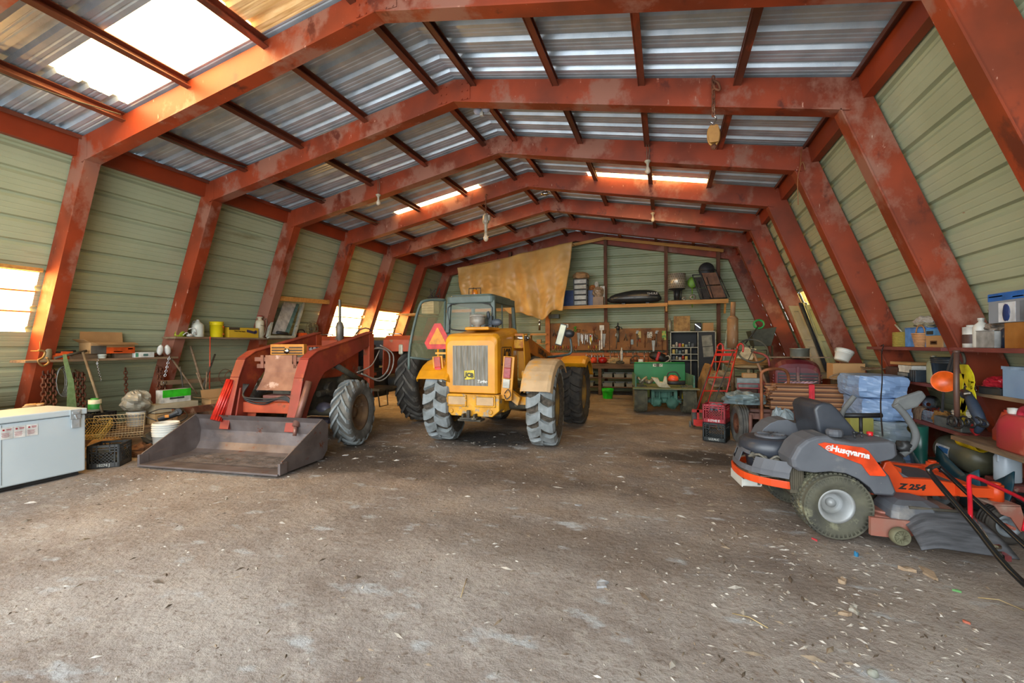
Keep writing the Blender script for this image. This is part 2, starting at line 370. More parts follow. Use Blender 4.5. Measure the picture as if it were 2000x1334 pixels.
# steel portal frames
tn = 0
def trim(mb, m, lab, **k):
    global tn; tn += 1; return struct('trim_%d' % (tn+20), mb, m, lab, **k)
WW, FW, BD = .33, .13, .32
for k, y in enumerate(FY):
    g = MB(); ya, yb = y, y+FW
    for sd in (-1, 1):
        xo = lambda z: wallx(z, sd)-sd*.035
        poly = [(xo(-.05), -.05), (xo(ZK-.02), ZK-.02), (xo(ZK-.02)-sd*.20-sd*.02, ZK-.02+RS*.22), (xo(4.0)-sd*.33, 4.0), (xo(-.05)-sd*WW, -.05)]
        g.prism(poly, ya, yb, 'y')
    dz = -.015
    up = [(XL+.03, ZK+dz), (XC, ZRD+dz), (XR-.03, ZK+dz)]
    lo = [(XR-.16, ZK-.34), (XC, ZRD-.325), (XL+.16, ZK-.34)]
    g.prism(up+lo, ya+.004, yb-.004, 'y')
    # flange lips along the inner edges
    g.bar((XL+.16, y+FW/2, ZK-.345), (XC, y+FW/2, ZRD-.33), FW+.05, .016); g.bar((XC, y+FW/2, ZRD-.33), (XR-.16, y+FW/2, ZK-.345), FW+.05, .016)
    for sd in (-1, 1):
        g.bar((wallx(0, sd)-sd*(WW+.035), y+FW/2, 0), (wallx(4.0, sd)-sd*(WW+.04), y+FW/2, 4.0), FW+.05, .016, (1, 0, 0))
    # bolted splice plate at the ridge
    g.prism([(XC-.24, ZRD-.07), (XC+.24, ZRD-.07), (XC+.24, ZRD-.33), (XC-.24, ZRD-.33)], ya-.006, ya, 'y')
    for bx in (-.2, -.12, .12, .2):
        for bz in (-.10, -.2, -.31): g.rod((XC+bx, ya-.02, ZRD+bz-.01), (XC+bx, ya, ZRD+bz-.01), .011, n=6)
    trim(g, STEEL, 'red oxide steel portal frame spanning the shed, %s from the camera' % ['nearest overhead', 'first', 'second', 'third', 'fourth', 'fifth', 'sixth', 'seventh', 'last, against the end wall'][k])
# purlins, eave struts
for px_ in (-6.6, -5.43, -4.23, -3.06, -2.48, -1.33, -.26, .79):
    g = MB(); z = roofz(px_); sg = 1 if px_ < XC else -1; pit = -sg*math.atan(RS)
    g.box((px_, (Y0+YB)/2, z-.012), (.065, YB-Y0, .012), ry=pit); g.box((px_-.028, (Y0+YB)/2, z-.06), (.01, YB-Y0, .10), ry=pit); g.box((px_+.005, (Y0+YB)/2, z-.105), (.075, YB-Y0, .012), ry=pit)
    trim(g, PURLIN, 'rust brown roof purlin running the length of the shed')
for sd in (-1, 1):
    g = MB(); x = (XL if sd < 0 else XR)
    g.prism([(x-sd*.02, ZK-.02), (x-sd*.08, ZK-.01), (x-sd*.075+sd*.04, ZK-.24), (x+sd*.06, ZK-.235)], Y0, YB-.05, 'y')
    trim(g, STEEL2, 'red eave strut along the %s wall' % ('left' if sd < 0 else 'right'))
    g = MB(); g.box((x-sd*.09, (Y0+YB)/2, ZK+.006), (.10, YB-Y0, .012), ry=sd*math.atan(RS)); g.box((x-sd*.135, (Y0+YB)/2, ZK-.01), (.012, YB-Y0, .05))
    trim(g, PURLIN, 'rust brown angle on top of the %s eave strut' % ('left' if sd < 0 else 'right'))
# end wall framing
g = MB()
for x, zt in ((-6.45, 4.35), (-5.0, 4.65), (-1.80, 4.95), (.02, 4.62), (1.48, 4.36)): g.box((x, 14.62, zt/2), (.10, .09, zt))
trim(g, mat('brown_stud_timber', '6c4430', '50301f', 4, .8, 0, .2, stretch=(5, 5, .6)), 'brown timber studs of the end wall')
g = MB(); g.bar((-6.7, 14.57, 4.20), (-1.80, 14.57, 4.86), .05, .09); g.bar((-1.80, 14.57, 4.86), (1.62, 14.57, 4.22), .05, .09)
trim(g, WOODY, 'timber plate following the gable of the end wall')
# ================================================================ WHEELS
def wheel(parent, c, Rr, W, rr, nl, lh, mt, mr, steer=0, style='ag', lw=.05, dish=.06, sw=.0, mlug=None, out=1, bolts=8):
    """tyre part (axis local x) with a rim sub-part; out = side (+1/-1 on x) that shows the dish"""
    t = MB(); h = W/2; Ro = Rr-lh
    prof = [(rr, -h*.72), (rr+.02, -h*.80), (rr+(Ro-rr)*.35, -h*.96), (rr+(Ro-rr)*.65, -h), (Ro-.035*Rr, -h*.93), (Ro, -h*.70), (Ro+.008, 0), (Ro, h*.70), (Ro-.035*Rr, h*.93), (rr+(Ro-rr)*.65, h), (rr+(Ro-rr)*.35, h*.96), (rr+.02, h*.80), (rr, h*.72)]
    t.lathe(prof, axis='x', n=40)
    t.cur = 1 if mlug else 0
    if style in ('ag', 'block'):
        for k in range(nl):
            for s in (-1, 1):
                a0 = 2*math.pi*(k+(0 if s < 0 else .5))/nl; rs = []
                sweep = (.36 if style == 'ag' else .20)*(22/nl)
                for q in (0, .33, .66, .9, 1.06):
                    x = s*h*(-.06+q*1.02) if q <= .9 else s*h*1.0
                    an = a0 + sweep*min(q, 1)*1.0
                    if style == 'block' and q > .5: an = a0+sweep*.5
                    ro = Rr-(.0 if q < .7 else (.018*Rr if q < 1 else .10*Rr)); ri = Ro-.02-(0 if q < 1 else .09*Rr)
                    dw = (lw/Rr)/2*(1.0 if q < .8 else 1.25)
                    if q > 1: x = s*h*.985; 
                    ring = []
                    for (rd, da) in ((ri, -dw*1.25), (ro, -dw), (ro, dw), (ri, dw*1.25)):
                        ring.append(V((x, -rd*math.sin(an+da), rd*math.cos(an+da))))
                    rs.append(ring)
                t.rings(rs, smooth=False)
    elif style == 'turf':
        for k in range(nl):
            for j, x in enumerate((-.88, -.52, -.17, .17, .52, .88)):
                a = 2*math.pi*(k+(.5 if j % 2 else 0))/nl; ro = Rr-(.012 if abs(x) > .8 else 0); dw = .30*2*math.pi/nl
                rs = [[V((h*(x+dx), -rd*math.sin(a+da), rd*math.cos(a+da))) for rd, da in ((Ro-.012, -dw), (ro, -dw), (ro, dw), (Ro-.012, dw))] for dx in (-.13, .13)]
                t.rings(rs, smooth=False)
            for s in (-1, 1):
                a = 2*math.pi*k/nl; dw = .22*2*math.pi/nl
                rs = [[V((s*h*xx, -rd*math.sin(a+da), rd*math.cos(a+da))) for xx, rd, da in ((.80, r1, -dw), (1.0, r1, -dw), (1.0, r1, dw), (.80, r1, dw))] for r1 in (Ro-.045, Ro)]
                t.rings(rs, smooth=False)
    elif style == 'rib':
        for x in (-.6, -.2, .2, .6): t.lathe([(Ro-.005, h*(x-.13)), (Rr, h*(x-.1)), (Rr, h*(x+.1)), (Ro-.005, h*(x+.13))], axis='x', n=40)
    to = part('tyre', t, [mt, mlug] if mlug else mt, parent, loc=c, rz=steer)
    g = MB(); o = out
    g.lathe([(rr+.005, -h*.75*o), (rr-.015, -h*.72*o), (rr-.03, -h*.3*o), (rr-.035, h*.3*o), (rr-.01, h*.72*o), (rr+.012, h*.78*o), (rr+.012, h*.70*o)], axis='x', n=36)
    g.lathe([(rr-.03, h*.25*o), (rr*.72, (h*.25-dish*.3)*o), (rr*.45, (h*.3-dish)*o), (rr*.30, (h*.3-dish*.6)*o), (rr*.28, (h*.3-dish*.2)*o), (.001, (h*.3-dish*.1)*o)], axis='x', n=30)
    g.lathe([(rr-.03, -h*.2*o), (rr*.4, -h*.1*o), (.001, -h*.1*o)], axis='x', n=20)
    for k in range(bolts):
        a = 2*math.pi*k/bolts; x0 = (h*.3-dish)*o
        g.rod((x0-.01*o, rr*.5*math.cos(a), rr*.5*math.sin(a)), (x0+.02*o, rr*.5*math.cos(a), rr*.5*math.sin(a)), .05*rr, n=6)
    part('rim', g, mr, to)
    return to
def rbox(g, x0, x1, y0, y1, z0, z1, r=.05, n=4, top=None):
    """box with rounded vertical edges"""
    pts = []
    for cx, cy, a0 in ((x1-r, y1-r, 0), (x0+r, y1-r, 90), (x0+r, y0+r, 180), (x1-r, y0+r, 270)):
        for k in range(n+1): a = R(a0+90*k/n); pts.append((cx+r*math.cos(a), cy+r*math.sin(a)))
    return g.prism(pts, z0, z1, 'z', smooth=False)

# ================================================================ YELLOW TELEHANDLER
YEL = mat('yellow_machine_paint', 'd8920c', 'b87808', 3, .45, 0, .05, spots=[('a88458', 2.2, .60, (1, 1, 1), .12), ('4c3c28', 28, .72, (1, 1, 1), .02)], coat=.1)
YELC = mat('chipped_yellow_paint', 'd89a18', 'b47c14', 5, .5, 0, .2, spots=[('8c8474', 7, .55, (1, 1, 1), .04), ('5c4c34', 13, .62, (1, 1, 1), .03)])
YELD = mat('dusty_yellow_paint', 'c0a078', 'a88c68', 4, .7, 0, .1, spots=[('d8940c', 1.6, .52, (1, 1, 1), .10), ('54483a', 30, .70)])
CABG = mat('grey_green_cab_paint', '56655e', '46534d', 5, .5, 0, .05)
GRIL = mat('faded_grille', '8a867c', '686458', 6, .6, .2, .1, stretch=(6, 6, .6))
RUBBERJ = mat('gravelly_dark_rubber', '38322a', '5a5044', 26, .9, 0, .5)
J = thing('telehandler', 'yellow wheeled loader with grey cab seen from behind, parked in the middle of the shed', 'loader', (-2.5, 6.6, 0))
for (x, y, st, nm) in ((.80, 0, R(5), 0), (-.83, -.05, R(9), 1), (.86, 2.0, 0, 0), (-.75, 2.05, 0, 1)):
    wheel(J, (x, y, .60), (.60), .41, .31, 15, .055, RUBBERJ if y < 1 else RUBBERD, mat('tyre_rim_yellow%d%d' % (x > 0, y > 1), 'a07828', '5c4c34', 5, .7, .1, .1) if y < 1 or True else None, st, 'block', lw=.13, dish=.10, mlug=(LUG if y < 1 else RUBBERD), out=(1 if x > 0 else -1))
# chassis, axles
g = MB(); g.box((-.1, .9, .62), (.55, 2.6, .30)); g.rod((-.8, 0, .60), (.75, 0, .60), .09); g.rod((-.75, 2.0, .6), (.8, 2.0, .6), .09); g.box((-.03, 0, .58), (.35, .35, .34)); g.box((.46, .02, .66), (.42, .16, .14)); g.box((-.2, 2.0, .58), (.35, .4, .35))
part('chassis', g, DGREY, J, .02)
g = MB(); g.prism([(.20, .80), (.30, .70), (.44, .60), (.48, .72), (.34, .82), (.24, 1.02)], -.28, -.16, 'y'); g.box((.52, -.10, .66), (.30, .12, .12)); part('axle_stay', g, YELD, J, .012)
# hood: side profile lofted across with rounded shoulders
g = MB(); rs = []
hx0, hx1 = -.64, .22
for y, zt, ins in ((-.50, 1.56, .05), (-.475, 1.63, .015), (-.40, 1.665, 0), (0, 1.70, 0), (.42, 1.77, 0)):
    r = .085; ring = []
    for cx, a0, sx in ((hx1-ins-r, 0, 1), (hx0+ins+r, 90, -1)):
        for k in range(5):
            a = R(a0+90*k/4); ring.append(V((cx+r*math.cos(a), y, zt-r+r*math.sin(a))))
    zb = .79
    ring += [V((hx0+ins, y, zb)), V((hx1-ins, y, zb))]
    rs.append(ring)
g.rings(rs, smooth=False)
hood = part('engine_hood', g, YEL, J, .012)
g = MB(); g.box((-.21, -.02, 1.745), (.40, .5, .05)); part('hood_ridge', g, YEL, hood, .02)
# grille: pressed vertical flutes
g = MB(); n = 20; pr = []
for i in range(n+1):
    x = -.485+.54*i/n; d = -.502-(.012 if i % 2 else 0); pr.append((x, d))
g.rings([[V((x, y, z)) for x, y in pr] for z in (.91, 1.48)], closed=False, cap=False, smooth=False)
g.box((-.215, -.497, 1.195), (.56, .01, .59))
gr = part('radiator_grille', g, GRIL, hood)
g = MB(); g.box((-.215, -.520, 1.06), (.155, .012, .13), ry=-.08); 
bd = part('badge', g, plain('d8c030'), hood); BLK = plain('141414')
XM = lambda p: frame_m(p, (1, 0, 0), (0, 0, 1))
text('badge_lettering', 'JCB', .085, frame_m((-.215, -.5285, 1.055), (1, 0, -.08), (.0, 0, 1)), BLK, bd, bold=.004)
text('badge_lettering', 'Turbo', .062, XM((-.02, -.519, .965)), plain('e8e8e0'), hood, bold=.002, shear=.25)
text('badge_lettering', 'JCB', .26, frame_m((.2215, -.12, 1.33), (0, 1, .0), (0, 0, 1)), BLK, hood, bold=.010, shear=.2, sx=.8)
g = MB()
for a, b in (((-.33, 1.46), (.09, 1.46)), ((.09, 1.46), (.05, 1.20)), ((.05, 1.20), (-.35, 1.20)), ((-.35, 1.20), (-.33, 1.46))): g.bar((.2225, a[0], a[1]), (.2225, b[0], b[1]), .004, .012)
part('badge_outline', g, BLK, hood)
text('number', '191', .11, frame_m((.2215, .28, 1.36), (0, 1, 0), (0, 0, 1)), plain('d8d4c4'), hood, bold=.003)
text('number', '5', .10, frame_m((.2215, -.35, .95), (0, 1, 0), (0, 0, 1)), BLK, hood, bold=.006)
# counterweight bumper with recesses and tow hitch
g = MB(); g.prism([(-.66, .78), (.25, .78), (.25, .55), (.14, .46), (-.50, .46), (-.60, .55), (-.66, .60)], -.54, -.30, 'y')
g.span((-.66, -.30, .50), (.24, .5, .79))
for x in (-.40, .05):
    for a, b in (((x-.17, -.565, .745), (x+.15, -.54, .77)), ((x-.17, -.565, .60), (x+.15, -.54, .625)), ((x-.17, -.565, .60), (x-.145, -.54, .77)), ((x+.125, -.565, .60), (x+.15, -.54, .77))): g.span(a, b)
for x in (-.50, .12): g.rod((x, -.56, .53), (x, -.53, .53), .035, n=12)
bp = part('bumper', g, YELC, J, .012)
g = MB()
for x in (-.40, .04): g.box((x-.01, -.548, .685), (.27, .01, .115))
part('bumper_recess', g, YELD, bp)
g = MB(); g.box((-.19, -.55, .44), (.26, .2, .03)); g.box((-.19, -.62, .50), (.05, .05, .12)); g.box((-.28, -.57, .46), (.03, .14, .09)); g.box((-.10, -.57, .46), (.03, .14, .09)); g.box((-.19, -.52, .41), (.36, .18, .03))
part('tow_hitch', g, DGREY, J, .008)
# lamp clusters on tilted brackets
for x, y, tl, nm in ((.34, -.42, -.08, 'right'), (-.76, -.42, .10, 'left')):
    g = MB(); g.box((x, y, 1.02), (.17, .03, .62), ry=-tl); g.box((x, y+.05, .74), (.10, .10, .10))
    lb = part('lamp_bracket', g, YEL, J, .006)
    for dz, c, h in ((.17, 'b03818' if x < 0 else '8c3c28', .16), (.02, 'c8281c' if x < 0 else '9c3030', .15), (-.13, 'c4c0b0', .13)):
        g = MB(); g.box((x+tl*dz*-1, y-.03, 1.07+dz), (.105, .03, h), ry=-tl); part('lamp_lens', g, plain(c, .3), lb, .008)
    if x > 0:
        g = MB(); g.tube(smooth_pts([(x-.03, y-.05, .80), (x+.03, y-.07, .86), (x+.06, y-.05, .78), (x, y-.06, .72), (x-.04, y-.04, .78)], 4), .007); part('cable', g, BLACK, lb)
# mudguards
def mudguard(x, y, w_, m, a0=18, a1=140, r=.69, lip=.10):
    g = MB(); rs = []
    for k in range(9):
        a = R(a0+(a1-a0)*k/8)
        ring = []
        for (u, dr) in ((-.5, -lip), (-.46, -.02), (-.36, 0), (.36, 0), (.46, -.02), (.5, -lip)):
            rr = r+dr; ring.append(V((x+u*w_, y-rr*math.cos(a), .60+rr*math.sin(a))))
        for (u, dr) in ((.47, -lip), (.44, -.035), (.34, -.018), (-.34, -.018), (-.44, -.035), (-.47, -lip)):
            rr = r+dr; ring.append(V((x+u*w_, y-rr*math.cos(a), .60+rr*math.sin(a))))
        rs.append(ring)
    g.rings(rs, smooth=False); return part('mudguard', g, m, J, .01)
mudguard(.80, .0, .47, YELD, 22, 130); mudguard(-.82, -.02, .56, YEL, 35, 135); mudguard(.87, 2.0, .52, YEL, 55, 150, .68); mudguard(-.76, 2.02, .52, YEL, 45, 150)
g = MB(); g.bar((.53, -.30, 1.10), (.50, -.12, .80), .03, .06); part('mudguard_stay', g, YELD, J)
# cab
g = MB(); cx0, cx1, cy0, cy1, zt = -1.06, -.19, .42, 1.55, 2.34
g.span((cx0, cy0, .80), (cx1, cy1, 1.70))
def post(a, b, r=.03): g.tube([a, b], r, 8)
P8 = {}
for nm, x, y in (('a', cx0+.02, cy0), ('b', cx1, cy0), ('c', cx1-.01, cy1), ('d', cx0, cy1)): P8[nm] = (V((x, y, 1.70)), V((x+(.03 if x < -.6 else -.02), y+(.02 if y < 1 else -.06), zt-.10)))
for nm, (lo_, hi_) in P8.items(): g.bar(lo_, hi_, .075 if nm in 'ab' else .06, .075, (0, 1, 0))
g.bar((cx1-.04, cy0+.52, 1.70), (cx1-.05, cy0+.52, zt-.12), .03, .03, (0, 1, 0))
cabp = part('cab', g, CABG, J, .018)
g = MB(); rbox(g, cx0-.01, cx1+.02, cy0-.05, cy1-.02, zt-.14, zt-.02, .10, 5); rbox(g, cx0+.05, cx1-.04, cy0, cy1-.08, zt-.02, zt+.012, .10, 5); rf = part('cab_roof', g, CABG, J, .02)
GL2 = mat('tinted_cab_glass', '9caa98', None, 1, .08, 0, 0, alpha=.13)
g = MB(); g.box(((cx0+cx1)/2, cy0+.005, 1.96), (.78, .006, .52)); part('rear_window', g, GL2, cabp)
g = MB(); g.box((cx1-.01, (cy0+cy1)/2, 1.96), (.006, 1.02, .52)); part('side_window', g, GL2, cabp)
g = MB(); g.tube(smooth_pts([(cx0+.12, cy0-.02, 1.76), (cx1-.12, cy0-.02, 1.74), (cx1-.06, cy0-.02, 1.85), (cx1-.07, cy0-.02, 2.17), (cx0+.10, cy0-.02, 2.19), (cx0+.06, cy0-.02, 1.9)], 4, True), .012, 6, True); part('window_seal', g, BLACK, cabp)
g = MB(); g.blob((-.62, 1.0, 1.72), (.20, .12, .30), 3, .05); g.box((-.62, .86, 1.6), (.4, .4, .1)); part('driver_seat', g, BLACK, cabp)
g = MB(); g.tube([(-.62+.17*math.cos(a*.5236), 1.30+.05*math.sin(a*.5236), 1.80+.15*math.sin(a*.5236)) for a in range(12)], .013, 6, True); g.rod((-.62, 1.35, 1.5), (-.62, 1.3, 1.8), .02); part('steering_wheel', g, BLACK, cabp)
# open door swung back on the left
g = MB(); dp = [(-1.08, .40, 2.27), (-1.28, .10, 2.24), (-1.36, .0, 2.10), (-1.45, -.12, 1.50), (-1.46, -.14, 1.10)]
g.tube(smooth_pts(dp, 4), .024, 8); g.tube([(-1.08, .40, 2.27), (-1.10, .38, 1.2)], .02, 8); g.tube([(-1.46, -.14, 1.30), (-1.10, .38, 1.22)], .02, 8)
dr = part('cab_door', g, CABG, J)
g = MB(); g.add([(-1.09, .39, 2.25), (-1.28, .10, 2.22), (-1.36, 0, 2.08), (-1.45, -.12, 1.50), (-1.46, -.14, 1.32), (-1.10, .38, 1.24)], [(0, 1, 2, 3, 4, 5)]); part('door_glass', g, mat('door_glass', 'a8ac84', None, 1, .1, alpha=.22), dr, solid=.005)
# beacon with guard
g = MB(); g.lathe([(.05, 0), (.055, .02), (.05, .08), (.03, .10), (.001, .105)], (-.62, .62, zt+.01), n=14); bc = part('beacon', g, plain('e07c10', .25), J)
g = MB(); g.tube([(-.73, .62, zt), (-.73, .62, zt+.135), (-.51, .62, zt+.135), (-.51, .62, zt)], .008, 6); g.tube([(-.62, .52, zt), (-.62, .55, zt+.135), (-.62, .68, zt+.135), (-.62, .72, zt)], .006, 6); part('beacon_guard', g, BLACK, bc)
# air cleaner with cap, wiper, mirrors, knob
g = MB(); g.lathe([(.05, 0), (.05, .05), (.11, .07), (.115, .17), (.10, .175), (.10, .185), (.13, .19), (.125, .215), (.04, .235), (.001, .24)], (-.36, .14, 1.76), n=20); part('air_cleaner', g, plain('a8a498', .5, .2), J)
g = MB(); g.blob((-.10, .30, 1.86), (.10, .05, .06), 2, .05); g.rod((-.30, .3, 1.80), (-.12, .3, 1.88), .012); part('work_lamp', g, plain('4a525a'), J)
g = MB(); g.blob((-.245, .30, 1.98), (.035, .03, .07), 1, .02); g.box((-.215, .33, 1.86), (.06, .06, .22)); part('grab_handle', g, plain('3c4448'), J)
# boom on the right-hand side
BOOM = mat('orange_yellow_boom_paint', 'b46a18', '8c4c10', 4, .55, 0, .1, spots=[('c8901c', 2, .55)])
g = MB(); g.bar((.30, .22, 1.56), (.36, 3.2, .92), .16, .24); bm_ = part('boom', g, BOOM, J, .01)
g = MB(); g.prism([(.30, .95), (.62, .95), (.64, 1.2), (.40, 1.68), (.18, 1.66)], .375, .395, 'x'); g.box((.30, .52, 1.2), (.15, .2, .5)); part('boom_tower', g, YEL, J, .015)
g = MB(); g.rod((.18, .26, 1.60), (.43, .26, 1.60), .045, n=14); g.rod((.43, .26, 1.60), (.46, .26, 1.60), .028, n=10); part('pivot_pin', g, CHROME, bm_)
text('boom_lettering', 'LOADALL', .15, frame_m((.408, 1.35, 1.33), (0, 1, -.215), (0, 0, 1)), BLK, bm_, bold=.006)
g = MB(); g.blob((.40, .75, 1.05), (.16, .35, .26), 5, .04); g.box((.42, 1.0, .85), (.24, .7, .35)); part('fuel_tank', g, plain('3a3632', .7), J)
g = MB(); g.box((.30, 3.3, .70), (.9, .08, .6)); g.prism([(3.3, .12), (3.45, .10), (3.9, .12), (3.42, .72), (3.3, .80)], .72, .76, 'x'); g.prism([(3.3, .12), (3.45, .10), (3.9, .12), (3.42, .72), (3.3, .80)], -1.0, -.96, 'x'); g.span((-1.0, 3.3, .1), (.76, 3.9, .13)); part('front_bucket', g, mat('worn_black_bucket', '4a4234', '6c5c38', 4, .6, .3, .1), J)
# mirror on bent arm
g = MB(); g.tube(smooth_pts([(.55, 1.1, 1.28), (.75, .95, 1.30), (.98, .85, 1.34), (1.02, .85, 1.42), (1.0, .85, 1.6)], 4), .02, 8)
ma = part('mirror_arm', g, plain('4c5450', .5, .3), J)
g = MB(); g.box((0, 0, 0), (.12, .035, .37)); mo = part('mirror', g, [plain('585c58', .4)], J, .02, loc=(.86, .78, 1.66)); mo.rotation_euler = (0, .28, .0)
g = MB(); g.box((0, -.019, 0), (.095, .004, .33)); part('mirror_face', g, mat('dusty_mirror', 'a8a488', '8c8a74', 5, .35, .2), mo, .002)
g = MB(); g.blob((.99, .82, 1.68), (.09, .07, .07), 4, .03); part('mirror_cover', g, BLACK, J)
# slow moving vehicle triangle
S = MB(); tr = lambda r0, k: [(r0*math.sin(a), r0*math.cos(a)) for a in k]
def tri(s, cut):
    P = []
    for q in range(3):
        a = 2*math.pi*q/3; 
        for d in (-cut, cut): P.append((s*math.sin(a)+d*math.cos(a), s*math.cos(a)-d*math.sin(a)))
    return P
S.prism([(x, z) for x, z in tri(.235, .055)], -.006, .004, 'y'); st_ = part('slow_vehicle_sign', S, plain('c8322c', .5), J, loc=(-.86, -.28, 1.60))
g = MB(); g.prism(tri(.165, .008), -.010, -.006, 'y'); part('sign_centre', g, plain('e0901c', .5), st_)
g = MB(); g.rod((-.86, -.27, 1.05), (-.86, -.27, 1.48), .015); g.box((-.80, -.27, 1.37), (.2, .04, .03)); part('sign_stay', g, YEL, J)

# ================================================================ RED LOADER TRACTOR  (local -y is its front)
TRED = mat('faded_red_loader_paint', '94382a', '78301f', 3, .5, .05, .12, spots=[('b4582c', 1.7, .56, (1, 1, 1), .15), ('5c3020', 8, .62), ('d0a088', 14, .70, (1, 1, 1), .03)])
TORA = mat('faded_orange_tractor_paint', 'b8502c', '983c20', 3, .55, .05, .1, spots=[('7c4428', 5, .60), ('8a7058', 2, .58)])
RIMB = mat('muddy_brown_rim', '7a5c3c', '5c4430', 6, .8, .1, .2, spots=[('8c7860', 3, .55)])
K = thing('loader_tractor', 'red tractor with a wide steel bucket lowered to the floor, left of the yellow loader', 'tractor', (-5.36, 5.65, 0), R(5.3))
BST = mat('worn_steel_bucket', '756c6a', '5f5552', 4, .5, .35, .15, spots=[('7c6c64', 2.5, .56, (1, 1, 3), .12), ('6a3c28', 6, .62)])
g = MB(); W2 = 1.02
cur = [(-1.68, .02), (-1.0, .02), (-.90, .05), (-.84, .14), (-.82, .30), (-.86, .46), (-.93, .535)]
inn = [(y-.0 if i < 2 else y-.018, z+.018 if i < 4 else z) for i, (y, z) in enumerate(cur)]
g.prism([(y, z) for y, z in cur]+[(y-.02, z+.012) for y, z in reversed(cur)], -W2, W2, 'x')
for s in (-1, 1): g.prism([(-1.66, .02), (-.92, .02), (-.82, .12), (-.80, .45), (-.92, .54), (-1.66, .16)], s*W2-.008, s*W2+.008, 'x')
g.span((-W2, -1.72, .012), (W2, -1.60, .034)); g.span((-W2-.02, -1.70, .02), (-W2+.012, -1.58, .15)); g.span((W2-.012, -1.70, .02), (W2+.02, -1.58, .15))
bk = part('bucket', g, BST, K, .004)
g = MB(); g.grid(lambda u, v: V((-.8+1.6*u, -1.5+.5*v, .036+.02*NZ.noise(V((u*14, v*9, 2)))*(1-(2*v-1)**2))), 24, 10); part('bucket_dirt', g, mat('loose_dirt', '4c4644', '6e6664', 9, .95, 0, .6), bk)
for s in (-1, 1):  # lift arms
    x = .50 if s > 0 else -.56
    g = MB(); pth0 = [(-.80, .34), (-.60, 1.02), (-.46, 1.38), (-.25, 1.50), (1.10, 1.64)]
    tp = [(-.90, .34), (-.71, 1.05), (-.60, 1.30), (-.42, 1.40), (1.12, 1.72)]; lo2 = [(1.12, 1.52), (-.22, 1.10), (-.34, .98), (-.50, .75), (-.72, .30)]
    g.prism(tp+lo2, x-.055, x+.055, 'x')
    g.bar((x, -.90, .34), (x, -.71, 1.05), .15, .02, (0, 1, 0)); g.bar((x, -.71, 1.05), (x, -.60, 1.30), .15, .02, (0, 1, 0)); g.bar((x, -.60, 1.31), (x, -.42, 1.41), .15, .02); g.bar((x, -.42, 1.41), (x, 1.12, 1.73), .15, .02)
    ar = part('lift_arm', g, TRED, K, .006)
    g = MB(); g.prism([(-.86, .12), (-.70, .12), (-.55, .55), (-.62, .9), (-.72, .9), (-.80, .5)], x-s*.10-.012, x-s*.10+.012, 'x'); g.rod((x-.12, -.80, .30), (x+.12, -.80, .30), .03); part('bucket_link', g, TRED, ar)
    g = MB(); g.span((x-.06, 1.0, .6), (x+.06, 1.16, 1.70)); g.bar((x, 1.05, .7), (x, .1, .62), .06, .08); part('arm_tower', g, TORA, K, .008)
    g = MB(); g.rod((x, .95, .85), (x, .1, 1.2), .045, n=12); g.rod((x, .1, 1.2), (x, -.28, 1.32), .022, n=10); part('lift_cylinder', g, DGREY, K)
g = MB(); c0, c1 = V((-.62, -.70, 1.00)), V((-.66, -.93, .46)); t_ = (c1-c0).normalized(); a_ = t_.orthogonal().normalized(); b_ = t_.cross(a_)
for k in range(12):
    q = 2*math.pi*k/12; o_ = (a_*math.cos(q)+b_*math.sin(q))*.058; g.rod(c0+o_, c1+o_, .017, n=6)
g.rod(c0, c1, .055, n=16); part('tilt_cylinder', g, plain('cc2a1c', .3), K)
g = MB(); g.rod((.62, -.66, 1.0), (.60, -.90, .42), .045, n=14); g.rod((.60, -.90, .42), (.6, -.92, .30), .025); part('tilt_cylinder', g, mat('rusty_cylinder', '6c4438', '8a6458', 5, .45, .4), K)
g = MB(); g.box((0, -.60, .62), (1.0, .16, .15)); g.prism([(-.50, .70), (-.30, .55), (-.36, .30), (-.56, .30)], -.60, -.58, 'y'); g.prism([(.50, .70), (.30, .55), (.36, .30), (.56, .30)], -.60, -.58, 'y')
part('cross_beam', g, TORA, K, .01)
for q in range(4):
    g = MB(); dz = q*.016; g.tube(smooth_pts([(-.46+q*.03, -.66, .95), (-.36, -.74-.01*q, .74+dz), (-.05, -.72-.012*q, .68+dz+.03*(q % 2)), (.30, -.74, .80-dz), (.46, -.72, .62), (.50, -.70, .50)], 5), .012, 6); part('hydraulic_hose', g, BLACK, K)
# grille, hood
g = MB(); g.span((-.30, -.28, .98), (.30, 1.1, 1.50)); hd = part('hood', g, TORA, K, .03)
g = MB(); g.span((-.29, -.34, 1.36), (.29, -.27, 1.52)); g.cur = 1
for z in (1.39, 1.43, 1.47):
    for s in (-1, 1): g.span((s*.035, -.346, z-.012), (s*.265, -.338, z+.010))
part('grille_panel', g, [mat('yellow_orange_panel', 'c08434', 'a06820', 5, .5, .1), plain('3c2a18')], hd, .004)
g = MB(); g.lathe([(.001, -.02), (.035, -.015), (.045, 0)], (0, -.35, 1.42), 'y', 18); part('emblem', g, CHROME, hd)
g = MB(); g.span((-.26, -.32, .75), (.26, -.27, 1.36)); 
for k in range(14): g.box((.14, -.328, .80+k*.038), (.22, .012, .014), rx=.5)
part('radiator_screen', g, plain('6c6656', .6, .3), K)
g = MB()
for z, x0, x1 in ((1.30, -.46, .46), (1.20, -.42, .50)): g.bar((x0, -.44, z), (x1, -.44, z), .035, .06)
for x in (-.32, .24): g.bar((x, -.46, 1.17), (x, -.46, 1.36), .05, .02, (0, 1, 0))
rb = part('guard_rail', g, mat('rusty_brown_bar', '8c5c48', '6c4434', 5, .7, .1, .2), K)
g = MB(); rs = []
